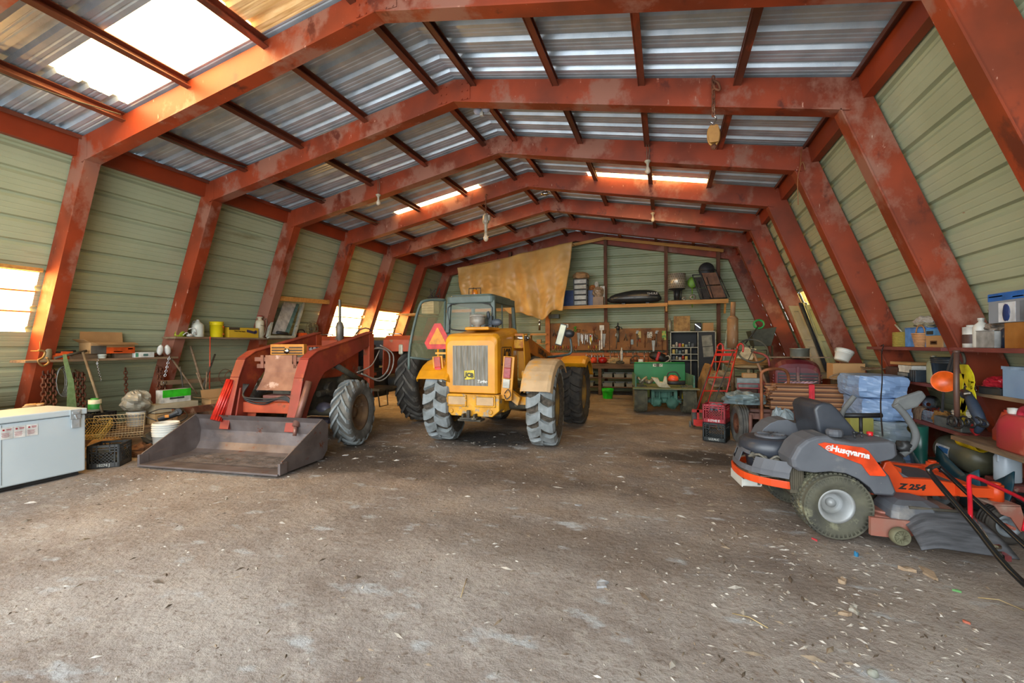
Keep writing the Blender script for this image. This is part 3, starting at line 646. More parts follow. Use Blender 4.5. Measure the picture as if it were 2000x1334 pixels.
for k in range(9):
    t = k/8; z = 1.36-.50*t; y = -.47-.10*max(0, t-.45)**1.4*3; x0, x1 = -.26-.04*t*t, .20+.16*(t > .35)-.02*t
    rs.append([V((x0, y, z)), V((x1, y, z)), V((x1, y+.014, z)), V((x0, y+.014, z))])
g.rings(rs, smooth=False); part('curved_guard_plate', g, mat('rusty_pink_plate', '9a7058', '7a5240', 4, .7, .2, .15, spots=[('b89c8c', 3, .62)]), rb)
g = MB(); g.box((.02, -.42, .70), (.55, .22, .16)); part('front_weight', g, mat('faded_pink_iron', '9c6c60', '7c4c40', 5, .7), K, .01)
# sticker on the hood side
g = MB(); g.box((.304, -.12, 1.43), (.004, .24, .09)); part('sticker', g, mat('torn_sticker', 'd8dce0', '3a4450', 22, .5, 0, 0, lo=.5, hi=.55), hd)
# engine block, fuel tank, battery clutter, gearbox
g = MB(); g.span((-.24, -.2, .52), (.24, 1.2, .98)); g.rod((-.3, .3, .8), (.32, .3, .8), .12); g.rod((.28, .0, .75), (.28, .9, .78), .05); g.blob((.26, .7, .92), (.12, .16, .12), 8, .1); g.box((.25, 1.2, .95), (.2, .3, .35)); g.box((0, 1.7, .75), (.5, 1.1, .5))
part('engine', g, DGREY, K, .015)
g = MB(); g.rod((-.65, 0, .48), (.65, 0, .48), .06); g.box((0, 0, .52), (.3, .25, .2)); g.rod((-.7, 2.35, .77), (.7, 2.35, .77), .14); g.box((0, 2.35, .8), (.5, .5, .5)); part('axle', g, DGREY, K)
g = MB(); g.blob((.36, .05, .52), (.14, .12, .10), 4, .05); g.box((.34, -.05, .36), (.5, .3, .05)); part('filter_bowl', g, plain('5c5866', .4), K)
wheel(K, (.88, .02, .49), .49, .29, .26, 17, .035, RUBBER, RIMB, R(6), 'ag', lw=.05, dish=.07, mlug=LUG)
wheel(K, (-.78, .02, .49), .49, .29, .26, 17, .035, RUBBER, RIMB, R(4), 'ag', lw=.05, dish=.07, mlug=LUG, out=-1)
wheel(K, (.90, 2.35, .77), .77, .42, .42, 21, .045, RUBBERD, RIMB, 0, 'ag', lw=.06, dish=.1, mlug=RUBBER)
wheel(K, (-.76, 2.35, .77), .77, .42, .42, 21, .045, RUBBERD, RIMB, 0, 'ag', lw=.06, dish=.1, mlug=RUBBER, out=-1)
for s in (-1, 1):
    g = MB(); g.prism([(1.58, 1.38), (1.60, 1.60), (1.72, 1.68), (2.75, 1.68), (3.05, 1.45), (3.08, 1.40), (2.74, 1.65), (1.73, 1.65), (1.625, 1.585), (1.60, 1.38)], s*.50, s*1.02, 'x')
    g.prism([(1.55, .95), (1.60, 1.60), (1.72, 1.68), (2.75, 1.68), (3.05, 1.45), (3.0, .95)], s*.49, s*.51, 'x'); g.prism([(1.60, 1.42), (1.61, 1.61), (1.72, 1.68), (2.75, 1.68), (2.75, 1.60), (1.75, 1.58)], s*1.0, s*1.02, 'x')
    fd = part('fender', g, TORA, K, .02)
    g = MB(); g.box((s*.86, 1.585, 1.42), (.085, .05, .19)); part('fender_lamp', g, plain('c8c4a8', .3), fd, .03)
    g = MB(); g.tube([(s*.6, 1.64, 1.69), (s*.6, 1.60, 1.71), (s*.85, 1.60, 1.71), (s*.85, 1.64, 1.69)], .012, 6); part('grab_rail', g, CHROME, fd)
g = MB(); g.lathe([(.03, 0), (.03, .10), (.065, .14), (.068, .34), (.05, .40), (.024, .43), (.024, .80)], (.15, .75, 1.48), n=16); part('exhaust_stack', g, mat('grey_exhaust_steel', '6c6860', '57524a', 6, .5, .5), K)
g = MB(); g.box((.1, 1.55, 1.25), (.5, .3, .35)); g.box((.30, 1.35, 1.40), (.25, .2, .22)); g.tube([(.06+.19*math.cos(a*.5236), 1.62+.08*math.sin(a*.5236), 1.66+.17*math.sin(a*.5236)) for a in range(12)], .014, 6, True); g.box((.0, 2.2, 1.15), (.46, .42, .1)); g.box((.0, 2.4, 1.4), (.44, .1, .4)); part('operator_station', g, BLACK, K, .01)
g = MB(); g.tube(smooth_pts([(.56, .75, 1.02), (.60, 1.2, .9), (.64, 1.5, 1.05), (.66, 1.5, 1.35), (.55, 1.3, 1.45), (.4, 1.1, 1.35)], 6), .014, 6); g.tube(smooth_pts([(.56, .85, 1.0), (.62, 1.25, .86), (.68, 1.55, 1.02), (.70, 1.58, 1.33), (.6, 1.3, 1.5)], 6), .012, 6); g.tube(smooth_pts([(.57, .6, 1.05), (.6, 1.0, 1.15), (.58, 1.3, 1.4)], 6), .010, 6); part('hydraulic_hose', g, plain('b4aca0', .5), K)
g = MB(); g.box((.55, 1.35, .72), (.4, .7, .04)); g.tube([(.66, 1.1, .72), (.7, 1.1, .42), (.72, 1.35, .42), (.7, 1.35, .72)], .012, 6); part('foot_step', g, mat('brown_step', '6c5434', '4a3c28', 5, .7, .1), K)
g = MB(); g.box((.46, 1.18, 1.28), (.05, .06, .85)); g.box((.50, .95, .98), (.05, .7, .05)); part('valve_bracket', g, TORA, K)
# ================================================================ RIDE-ON MOWER (local x forward, camera on its right-hand side, local -y)
MGR = mat('dusty_grey_mower_plastic', '4c4e54', '5c5f64', 3, .6, 0, .08, spots=[('84807a', 2.4, .60, (1, 1, 1), .15), ('9c978c', 30, .70)])
MOR = mat('orange_mower_paint', 'dc4c18', 'c84010', 4, .45, 0, .05, spots=[('a8604c', 3, .62, (1, 1, 1), .12)])
MRD = mat('dusty_red_deck', '9c4834', '8c6456', 3, .6, 0, .1, spots=[('a08c7c', 2.2, .50, (1, 1, 1), .15)])
SEATM = mat('black_seat_vinyl', '2b2f36', '383c44', 5, .38, 0, .06)
FOAM = mat('grey_foam_grip', '5a5c5c', '686a68', 8, .8, 0, .2)
RBG = mat('grass_dusted_rubber', '3e3d36', '5c5a4a', 5, .85, 0, .25, spots=[('8a886c', 4, .55, (1, 1, 1), .12)])
RIMG = mat('grey_painted_rim', 'a0a3a4', '8c8c88', 4, .5, .2, .05)
Mw = thing('riding_mower', 'grey and orange zero-turn riding mower parked at right foreground', 'mower', (1.19, 4.58, 0), R(8))
wheel(Mw, (-.03, -.40, .252),  .252, .25, .117, 46, .012, RBG, RIMG, R(-90), 'turf', dish=.09, out=1, bolts=5)
wheel(Mw, (-.03, .40, .252),  .252, .25, .117, 46, .012, RBG, RIMG, R(-90), 'turf', dish=.09, out=-1, bolts=5)
for s in (-1, 1):
    wheel(Mw, (1.16, s*.33, .14), .14, .14, .07, 1, .008, RUBBERD, mat('blue_grey_rim', '8c9498', '70787c', 4, .5), R(-90), 'rib', dish=.03, out=-s*1 if s > 0 else 1, bolts=4)
    g = MB(); g.prism([(1.04, .30), (1.20, .31), (1.24, .14), (1.20, .12), (1.14, .22), (1.08, .24)], s*.33-.10, s*.33-.088, 'y'); g.prism([(1.04, .30), (1.20, .31), (1.24, .14), (1.20, .12), (1.14, .22), (1.08, .24)], s*.33+.088, s*.33+.10, 'y'); g.box((1.12, s*.33, .305), (.16, .2, .014)); g.rod((1.16, s*.33-.1, .14), (1.16, s*.33+.1, .14), .012)
    part('caster_fork', g, MRD, Mw)
    g = MB(); g.rod((1.12, s*.33, .31), (1.12, s*.33, .43), .045, n=16); g.rod((1.12, s*.33, .43), (1.12, s*.33, .445), .03, n=12); g.box((1.0, s*.33, .37), (.26, .06, .07)); part('caster_post', g, MOR, Mw)
# frame rails and foot well
for s in (-1, 1):
    g = MB(); g.prism([(.30, .30), (.40, .56), (.44, .57), (.53, .44), (.70, .44), (1.04, .40), (1.04, .33), (.90, .32), (.45, .30)], s*.28-.03, s*.28+.03, 'y'); fr = part('frame_rail', g, MOR, Mw, .008)
    if s < 0: text('model_number', 'Z 254', .058, frame_m((.58, -.3115, .375), (1, 0, -.02), (0, 0, 1)), plain('2a2420'), fr, bold=.003, shear=.2, sx=1.25)
g = MB(); g.box((1.0, 0, .37), (.08, .62, .06)); part('front_beam', g, MOR, Mw, .006)
g = MB(); g.prism([(.42, .43), (.62, .43), (.98, .39), (.98, .37), (.62, .41), (.42, .41)], -.27, .27, 'y'); g.prism([(.36, .56), (.42, .54), (.60, .43), (.57, .42)], -.27, .27, 'y'); part('foot_plate', g, MGR, Mw)
g = MB(); g.prism([(.38, .57), (.62, .47), (.62, .42), (.38, .42)], -.12, -.09, 'y'); g.box((.55, -.05, .49), (.10, .12, .012), ry=.4); part('brake_pedal', g, MOR, Mw)
# fender pods
for s in (-1, 1):
    ol = [(-.34, .54), (-.35, .60), (-.30, .70), (-.24, .755), (-.17, .785), (-.09, .792), (-.04, .765), (.10, .745), (.34, .765), (.375, .75), (.385, .66), (.36, .635), (.25, .60), (.33, .50), (.375, .38), (.36, .35), (.23, .352), (.20, .40), (.12, .465), (.03, .505), (-.08, .515), (-.20, .50), (-.30, .51)]
    yo, yi = s*.51, s*.24
    g = MB(); rs = []
    for y, sc_ in ((yo, .93), (yo-s*.018, .985), (yo-s*.05, 1.0), (yi, 1.0)):
        cx, cz = .03, .60; rs.append([V((cx+(x-cx)*sc_, y, cz+(z-cz)*sc_)) for x, z in ol])
    g.rings(rs, smooth=False); fp = part('fender_pod', g, MGR, Mw, .006)
    if s < 0:
        g = MB(); g.prism([(-.165, .728), (-.12, .742), (.14, .712), (.175, .69), (.29, .518), (.285, .505), (.185, .505), (.165, .53), (.13, .585), (-.085, .668)], -.522, -.508, 'y'); dc = part('orange_decal', g, plain('e8481c', .35), fp)
        text('brand_lettering', 'Husqvarna', .062, frame_m((.052, -.5235, .676), (1, 0, -.20), (.0, 0, 1)), plain('f0ece8'), dc, bold=.0025)
        g = MB(); g.tube([(-.092+.021*math.cos(a*.5236), -.524, .700+.019*math.sin(a*.5236)) for a in range(12)], .003, 5, True)
        for dx in (-.008, .008): g.box((-.092+dx, -.524, .700), (.004, .003, .026))
        g.box((-.092, -.524, .700), (.018, .003, .004)); part('crown_emblem', g, plain('f0ece8'), dc)
g = MB(); g.lathe([(.055, 0), (.06, .02), (.06, .04), (.048, .055), (.001, .058)], (.02, -.36, .765), n=12, smooth=False); part('fuel_cap', g, MGR, Mw)
g = MB(); g.lathe([(.02, 0), (.022, .03), (.001, .034)], (.30, -.30, .765), n=14); part('pull_knob', g, plain('d82028', .3), Mw)
g = MB()
for x in (.17, .22): g.rod((x, -.36, .74), (x-.01, -.36, .785), .006); g.blob((x-.01, -.36, .795), (.014, .014, .014), 1, 0, 6, 8)
g.tube(smooth_pts([(.18, -.33, .76), (.22, -.30, .785), (.26, -.30, .775), (.30, -.32, .77)], 4), .004, 6); part('control_levers', g, BLACK, Mw)
# engine
g = MB(); g.lathe([(.17, .40), (.185, .50), (.23, .54), (.245, .58), (.235, .64), (.20, .672), (.001, .676)], (-.33, .03, 0), n=28); g.box((-.20, .03, .60), (.26, .42, .10)); en = part('engine_cowl', g, SEATM, Mw, .01)
g = MB(); g.lathe([(.13, .676), (.13, .690), (.115, .696), (.001, .697)], (-.31, .03, 0), n=24)
for k in range(9):
    a = math.pi*k/9; g.bar((-.31-.11*math.cos(a), .03-.11*math.sin(a), .699), (-.31+.11*math.cos(a), .03+.11*math.sin(a), .699), .006, .004)
part('intake_screen', g, MGR, en)
g = MB(); g.box((-.36, -.16, .46), (.22, .16, .12)); 
for k in range(6): g.box((-.42, -.20, .40+k*.022), (.16, .18, .008))
for q in ((-.50, -.12, .54), (-.44, -.20, .53), (-.36, -.24, .52), (-.40, -.22, .47), (-.30, -.24, .50)): g.blob(q, (.03, .025, .025), int(-q[0]*100), .15, 7, 9)
g.tube(smooth_pts([(-.53, -.10, .52), (-.48, -.2, .56), (-.42, -.23, .52), (-.36, -.25, .56), (-.30, -.24, .52)], 4), .012, 6); g.tube(smooth_pts([(-.5, -.14, .48), (-.42, -.26, .50), (-.33, -.27, .46)], 4), .008, 6)
part('engine_block', g, mat('oily_aluminium', '8c887c', '4c4840', 14, .5, .4, .2), Mw, .004)
# rear guard: curved plate with slots, orange bumper
def arc(z, ofs, n=14):
    P = []
    for k in range(n+1):
        t = -1+2*k/n; P.append((-.60-ofs+.27*abs(t)**3.0, -t*.43*-1, z))
    return P
g = MB()
for z0, z1, o0, o1 in ((.555, .585, -.03, -.035), (.47, .555, 0, -.03), (.455, .47, .0, 0), (.425, .455, .005, 0)):
    A, B_ = arc(z0, o0), arc(z1, o1)
    if z0 == .425: seg = [range(0, 15)]
    elif z0 == .47: seg = [range(0, 4), range(6, 9), range(11, 15)]
    else: seg = [range(0, 15)]
    if z0 == .555: seg = [range(4, 11)]
    for sg in seg:
        sg = list(sg); g.rings([[V(A[i]) for i in sg], [V(B_[i]) for i in sg]], closed=False, cap=False, smooth=False)
part('engine_guard', g, MGR, Mw, solid=.006)
g = MB(); A, B_ = arc(.345, .015), arc(.405, .02); A2, B2 = [(x+.02, y, z) for x, y, z in A], [(x+.02, y, z) for x, y, z in B_]
g.rings([[V(q) for q in x] for x in zip(A, B_, B2, A2)], smooth=False); part('rear_bumper', g, MOR, Mw, .004)
g = MB()
for s in (-1, 1):
    g.box((-.27, s*.36, .42), (.10, .10, .22)); 
    for k in range(3): g.box((-.30+k*.03, s*.416, .43), (.010, .014, .18))
part('hinge_bracket', g, DGREY, Mw, .004)
g = MB(); g.box((-.50, .1, .255), (.16, .34, .012)); g.box((-.51, -.02, .28), (.12, .10, .06)); g.box((-.575, .1, .28), (.01, .34, .08)); g.box((-.42, .1, .30), (.01, .34, .09)); part('battery_tray', g, WHITE, Mw, .004)
g = MB(); g.box((0, 0, .30), (.5, .46, .14)); g.rod((-.03, -.3, .25), (-.03, .3, .25), .05); g.box((.30, 0, .33), (.16, .5, .2)); part('transaxle', g, DGREY, Mw, .01)
# seat
g = MB(); g.prism([(-.065, .95), (-.045, .99), (.0, 1.01), (.07, 1.0), (.12, .95), (.21, .83), (.27, .74), (.47, .705), (.48, .66), (.10, .63), (.0, .65), (-.03, .74)], -.225, .225, 'y'); se = part('seat', g, SEATM, Mw, .06, seg=5)
for p_ in se.data.polygons: p_.use_smooth = True
g = MB(); g.box((.2, 0, .62), (.4, .38, .05)); g.box((.05, 0, .55), (.3, .4, .1)); part('seat_pan', g, BLACK, Mw, .01)
for s in (-1, 1):
    y = s*.30
    g = MB(); g.tube(smooth_pts([(.52, y, .62), (.60, y, .70), (.615, y, .80), (.55, y, .93), (.475, y, 1.02)] if s < 0 else [(.38, y, .60), (.37, y, .72), (.39, y, .86), (.46, y, .97), (.49, y, 1.01)], 6), .025 if s < 0 else .022, 10); part('steering_lever', g, FOAM, Mw)
g = MB(); g.prism([(.46, .99), (.485, 1.06), (.66, 1.13), (.69, 1.08), (.63, 1.0), (.53, .96)], -.315, -.27, 'y'); part('lever_paddle', g, FOAM, Mw, .015)
g = MB(); g.rod((.55, .32, .62), (.55, .32, .83), .014); g.rod((.40, .32, .83), (.72, .32, .84), .022); part('steering_lever', g, BLACK, Mw)
g = MB(); g.blob((.55, -.28, .68), (.06, .05, .05), 3, .2); g.box((.5, 0, .60), (.12, .5, .08)); part('lever_boot', g, BLACK, Mw)
# deck
g = MB(); dk = []
for k in range(24):
    a = 2*math.pi*k/24; dk.append((.50+.40*math.copysign(abs(math.cos(a))**.6, math.cos(a)), .02+.62*math.copysign(abs(math.sin(a))**.7, math.sin(a))))
g.prism([(x, y) for x, y in dk], .10, .215, 'z'); g.prism([(.5+(x-.5)*.9, y*.92) for x, y in dk], .215, .235, 'z'); part('cutting_deck', g, MRD, Mw, .015)
g = MB(); g.prism([(.13, .10), (.30, .09), (.42, .12), (.50, .19), (.42, .215), (.13, .23)], -.63, -.60, 'y'); part('deck_skirt', g, MRD, Mw)
g = MB()
rs = [[V((.48+(u-.48)*q, -.42+(v+.42)*q, z)) for u, v in ((.29, -.58), (.33, -.60), (.55, -.61), (.64, -.55), (.66, -.38), (.60, -.27), (.42, -.24), (.31, -.32))] for z, q in ((.215, 1.05), (.27, 1.0), (.31, .86), (.335, .55))]
g.rings(rs, smooth=False); part('pulley_cover', g, MGR, Mw, .008)
g = MB(); g.box((.22, -.26, .31), (.16, .10, .16)); g.box((.68, -.1, .28), (.2, .12, .1)); part('deck_bracket', g, MRD, Mw, .006)
g = MB(); g.lathe([(.025, -.03), (.055, -.03), (.062, -.015), (.062, .015), (.055, .03), (.05, .032), (.045, .02), (.02, .018), (.018, .028), (.001, .03)], axis='x', n=22)
for k in range(7): a = 2*math.pi*k/7; g.bar((.024, .012*math.cos(a), .012*math.sin(a)), (.024, .045*math.cos(a+.3), .045*math.sin(a+.3)), .010, .008, (1, 0, 0))
part('gauge_wheel', g, mat('dusty_olive_rubber', '54503c', '6a6850', 7, .8), Mw, loc=(.285, -.68, .125), rz=R(-90))
g = MB()
def ch(u, v): # u across (x), v outward (-y)
    x = .36+.46*u+.10*v*(u-.2); y = -.56-.25*v; z = .29-.06*v-.11*v*v+.0*u-.05*u*v-.04*(2*abs(u-.5))**3*(1-v)
    z = max(.035, z-.06*max(0, .18-u)*5*(1-.4*v)); return V((x, y, z))
g.grid(ch, 14, 10); part('discharge_chute', g, mat('worn_rubber_chute', '38393c', '55565a', 5, .75, 0, .2, stretch=(1, 8, 1)), Mw, solid=.012)
g = MB(); g.rod((.40, -.58, .30), (.78, -.58, .29), .012); part('chute_hinge', g, DGREY, Mw)

# ---------------------------------------------------------------- walk-behind mower, only its handle in view
Pm = thing('push_mower', 'black tubular folding handle of a push mower entering at lower right', 'mower', (2.15, 2.72, 0))
o_ = V((2.15, 2.72, 0)); T_ = lambda *P: [V(p)-o_ for p in P]
g = MB(); g.tube(smooth_pts(T_((1.90, 2.60, .10), (1.786, 3.148, .223), (1.72, 3.44, .425), (1.66, 3.736, .624), (1.68, 3.80, .655), (1.90, 4.20, .588), (1.945, 4.245, .555), (2.03, 4.08, .42), (2.16, 3.803, .203), (2.22, 3.62, .09)), 5), .0165, 10); part('handle', g, mat('glossy_black_tube', '101214', None, 1, .22), Pm)
g = MB(); g.tube(smooth_pts(T_((1.80, 3.62, .39), (1.84, 3.70, .49), (1.875, 3.78, .60), (1.91, 3.80, .618), (2.12, 3.90, .52), (2.27, 3.97, .44), (2.27, 3.95, .41), (2.215, 3.90, .26)), 3), .0125, 8); part('control_bail', g, plain('c81428', .3), Pm)
g = MB(); g.tube(T_((1.835, 3.72, .44), (1.775, 3.36, .33)), .003, 5); g.rod(*T_((1.745, 3.33, .335), (1.80, 3.36, .33)), .014); g.box(T_((1.79, 3.30, .30))[0], (.03, .06, .03)); part('brake_cable', g, CHROME, Pm)
g = MB(); g.prism([(-.26, -.30), (.26, -.30), (.30, .0), (.26, .34), (-.26, .34), (-.30, 0)], .07, .17, 'z'); g.lathe([(.15, .17), (.16, .26), (.10, .32), (.001, .33)], (0, 0, 0), n=20); part('mower_deck', g, plain('b01c20'), Pm, .02)
for x in (-.30, .30):
    for y in (-.27, .29): g = MB(); g.lathe([(.03, -.025), (.09, -.025), (.10, -.01), (.10, .01), (.09, .025), (.03, .025), (.001, .02)], (x, y, .10), 'x', 20); part('wheel', g, RUBBERD, Pm)

# ================================================================ GREEN UTILITY VEHICLE (rear view)
GRN = mat('green_machine_paint', '1c8040', '187038', 3, .45, 0, .05, spots=[('4c7848', 2.5, .62, (1, 1, 1), .15)])
TEAL = mat('dusty_green_steel', '4c7a68', '3c5c4c', 4, .7, 0, .15, spots=[('8c8468', 5, .60)])
U = thing('utility_vehicle', 'green utility vehicle with its tailgate lowered, parked by the workbench', 'utility vehicle', (-.05, 10.5, 0), R(7))
for x, y in ((-.50, 0), (.50, 0)): wheel(U, (x, y, .30), .30, .27, .15, 26, .012, mat('muddy_turf_tyre%d' % (x > 0), '4c4a3c', '66624c', 7, .9, 0, .4), plain('b8a020'), 0, 'turf', out=1 if x > 0 else -1)
for x in (-.45, .45): wheel(U, (x, 1.9, .27), .27, .2, .14, 1, .012, RUBBERD, plain('b8a020'), 0, 'rib')
g = MB(); g.box((0, .40, .545), (1.24, 1.25, .03)); g.box((0, -.30, .545), (1.34, .24, .025)); bd = part('cargo_bed', g, mat('worn_green_bed', '5c6c4c', '7c7458', 5, .7, 0, .1), U, .005)
g = MB(); g.prism([(-.58, .56), (.58, .56), (.58, 1.02), (.54, 1.06), (-.54, 1.06), (-.58, 1.02)], .80, .86, 'y'); g.rod((-.57, .80, 1.05), (.57, .80, 1.05), .02); fb = part('bed_front_panel', g, GRN, U, .01)
g = MB(); g.box((-.035, .796, 1.0), (.22, .006, .075)); st = part('warning_sticker', g, [plain('d8d4b8')], fb)
g = MB(); g.box((-.035, .791, 1.0), (.07, .004, .075)); g.box((-.10, .791, .995), (.03, .004, .03)); g.bar((.02, .791, .985), (.06, .791, 1.02), .004, .008); part('sticker_mark', g, plain('4c4424'), st)
for s in (-1, 1): g = MB(); g.span((s*.60-.015, -.20, .56), (s*.60+.015, .98, .82)); part('bed_side', g, TEAL, U, .005)
g = MB(); g.span((-.27, -.12, .18), (-.20, .9, .52)); g.span((.20, -.12, .18), (.27, .9, .52)); g.box((0, -.12, .50), (.52, .04, .07)); g.rod((-.36, 0, .26), (.36, 0, .26), .06)
g.blob((-.16, -.05, .24), (.13, .12, .12), 1, .1); g.blob((.17, -.05, .22), (.13, .12, .14), 2, .1); g.box((0, .2, .34), (.36, .3, .22)); g.rod((-.1, -.1, .3), (-.1, -.1, .46), .02); g.rod((.1, -.1, .3), (.1, -.1, .46), .02); part('rear_axle', g, TEAL, U, .01)
UB = lambda x, y, z: (-.05+x*math.cos(R(7))-y*math.sin(R(7)), 10.5+x*math.sin(R(7))+y*math.cos(R(7)), z)
g = MB(); g.tube(smooth_pts([(-.12, 0, .05), (-.05, .1, .10), (.05, 0, .06), (.12, .1, .12)], 4), .045, 8); g.rod((-.16, -.06, .05), (.0, -.02, .18), .03); g.rod((-.08, .05, .05), (-.2, .0, .16), .03); solo('silver_pipe_heap', g, mat('dull_pipe_metal', '94907c', '6c6450', 8, .4, .5), 'dull silver pipe pieces at the left in the green cargo bed', 'pipes', UB(-.36, -.1, .60))
g = MB(); g.prism([(-.20, .22), (-.06, .20), (-.02, .12), (.04, .12), (.07, .24), (.12, .24), (.13, .08), (.20, 0), (.02, .0), (-.05, .02)], -.08, .08, 'y'); solo('cream_bracket', g, plain('c4b894', .6), 'cream angular plastic piece in the middle of the green cargo bed', 'bracket', UB(-.08, -.22, .565), bev=.012)
t = thing('chainsaw', 'orange and black chainsaw lying at the right in the green cargo bed', 'chainsaw', UB(.20, -.02, .60)); g = MB(); g.blob((0, 0, .13), (.12, .10, .09), 4, .08, fz=.9); part('saw_housing', g, plain('e8502c', .4), t); g = MB(); g.tube(smooth_pts([(-.13, 0, .10), (-.10, 0, .26), (.06, 0, .28), (.14, 0, .14)], 4), .014, 7); g.tube([(-.22, -.08, .05), (.24, -.06, .06)], [.04, .05], 10); part('saw_handle', g, BLACK, t)
for s in (-1, 1): g = MB(); g.tube([(s*.26, -.06, .34), (s*.42, -.06, .28), (s*.42, -.06, .20), (s*.26, -.06, .22)], .014, 6, True); g.rod((s*.26, -.06, .34), (s*.42, -.06, .20), .012); part('axle_brace', g, DGREY, U)
g = MB(); g.span((-.55, 1.0, .40), (.55, 1.7, .75)); g.span((-.5, 1.6, .35), (.5, 2.3, .72)); part('body', g, GRN, U, .03)
# ================================================================ FLOOR AND SMALL MOVABLE ITEMS (library)
def crate(name, m, label, loc, rz=0, group=None, w_=.33, d_=.33, h_=.28, letters=None, lc='e8e4dc', rx=0):
    t = thing(name, label, 'crate', loc, rz, group, rx)
    g = MB(); th = .012; X, Y, H = w_/2, d_/2, h_
    g.span((-X, -Y, 0), (X, Y, .01))
    for a in range(4):
        n = V(((0, -1), (0, 1), (-1, 0), (1, 0))[a]+(0,)); ww, off = (X, Y) if a < 2 else (Y, X); u = V((abs(n.y), abs(n.x), 0))
        def P(s, z): return n*(off-th/2)+u*s+V((0, 0, z))
        def B(s0, z0, s1, z1, t_): g.bar(P(s0, z0), P(s1, z1), th, t_, V((0, 0, 1)) if abs(s1-s0) > 1e-3 else u)
        B(-ww, .03, ww, .03, .06); B(-ww, H-.015, ww, H-.015, .03); B(-ww, H-.05, ww, H-.05, .012); B(-ww, H-.085, -.06, H-.085, .012); B(.06, H-.085, ww, H-.085, .012)
        for s in (-1, 1): B(s*(ww-.012), 0, s*(ww-.012), H, .024); B(s*.065, H-.09, s*.065, H, .012); B(s*(ww-.05), 0, s*(ww-.05), H, .010)
        n_ = 6; z0, z1 = .06, H-.09; L0 = ww-.05
        for k in range(-n_+1, n_):
            for dr_ in (-1, 1):
                x0 = k*2*L0/n_; xa, xb = x0, x0+dr_*(z1-z0); za, zb = z0, z1
                if xa < -L0: za += abs(xa+L0); xa = -L0
                if xa > L0: za += abs(xa-L0); xa = L0
                if xb > L0: zb -= xb-L0; xb = L0
                if xb < -L0: zb -= -L0-xb; xb = -L0
                if zb-za > .02: B(xa, za, xb, zb, .005)
    part('basket_body', g, m, t)
    if letters: text('lettering', letters, .045, frame_m((0, -Y-.003, .032), (1, 0, 0), (0, 0, 1)), plain(lc), t, bold=.002)
    return t
def carton(label, loc, dim, rz=0, m=None, flaps=(), group=None, name='cardboard_box', rx=0, ry=0, cat='box', marks=()):
    """open or closed carton; flaps = list of (side, angle deg from upright outwards, length)"""
    m = m or CARD; w_, d_, h_ = dim; t = thing(name, label, cat, loc, rz, group, rx, ry); g = MB(); q = .006
    if flaps:
        g.span((-w_/2, -d_/2, 0), (w_/2, d_/2, q)); g.span((-w_/2, -d_/2, 0), (w_/2, -d_/2+q, h_)); g.span((-w_/2, d_/2-q, 0), (w_/2, d_/2, h_)); g.span((-w_/2, -d_/2, 0), (-w_/2+q, d_/2, h_)); g.span((w_/2-q, -d_/2, 0), (w_/2, d_/2, h_))
    else: g.span((-w_/2, -d_/2, 0), (w_/2, d_/2, h_)); g.box((0, 0, h_), (w_*.995, .05, .002))
    part('box_body', g, m, t, .003)
    for sd, an, ln in flaps:
        a = R(an); g = MB(); n = {'f': (0, -1), 'b': (0, 1), 'l': (-1, 0), 'r': (1, 0)}[sd]; hw = (w_ if sd in 'fb' else d_)/2*.98; off = (d_ if sd in 'fb' else w_)/2
        p0 = V((n[0]*off, n[1]*off, h_)); p1 = p0+V((n[0]*math.sin(a)*ln, n[1]*math.sin(a)*ln, math.cos(a)*ln)); u = V((abs(n[1]), abs(n[0]), 0))
        nn = (p1-p0).cross(u).normalized()*.004
        g.rings([[p0-u*hw, p0+u*hw, p0+u*hw+nn, p0-u*hw+nn], [p1-u*hw*.97, p1+u*hw*.97, p1+u*hw*.97+nn, p1-u*hw*.97+nn]], smooth=False); part('box_flap', g, m, t)
    for (nm, sd, x0, x1, z0, z1, mm) in marks:
        g = MB()
        if sd == 'f': g.span((x0, -d_/2-.002, z0), (x1, -d_/2+.001, z1))
        elif sd == 'r': g.span((w_/2-.001, x0, z0), (w_/2+.002, x1, z1))
        elif sd == 'l': g.span((-w_/2-.002, x0, z0), (-w_/2+.001, x1, z1))
        elif sd == 't': g.span((x0, z0, h_-.001), (x1, z1, h_+.002))
        part(nm, g, mm, t)
    return t
def pail(label, loc, r1, r0, h, m, handle=True, rz=0, group=None, name='bucket', rx=0, ry=0, lipn=3, stack=0, mh=None, cat='bucket'):
    t = thing(name, label, cat, loc, rz, group, rx, ry)
    g = MB(); pr = [(.001, 0), (r0, 0), (r0+.002, .004)]
    rt = lambda z: r0+(r1-r0)*z/h
    for k in range(lipn):
        z = h-.02-.022*(lipn-1-k); pr += [(rt(z)-.0, z), (rt(z)+.008, z+.001), (rt(z)+.008, z+.005), (rt(z), z+.006)]
    pr += [(r1, h), (r1-.004, h), (r0-.003, .006), (.001, .006)]
    g.lathe(pr, n=28); part('bucket_body', g, m, t)
    for k in range(stack):
        g = MB(); z = h+.028*(k+1); g.lathe([(r1-.01, z-.06), (r1, z-.03), (r1+.008, z-.03), (r1+.008, z-.02), (r1, z-.02), (r1, z), (r1-.004, z), (r0, h*.2+.028*k)], n=28); part('stacked_rim', g, m, t)
    if handle:
        g = MB(); g.tube([(r1*1.03*math.cos(R(a)), -.25*r1*math.sin(R(a))-.01, h*.93-r1*.85*math.sin(R(a))) for a in range(0, 181, 15)], .004, 6); part('wire_handle', g, mh or CHROME, t)
    return t
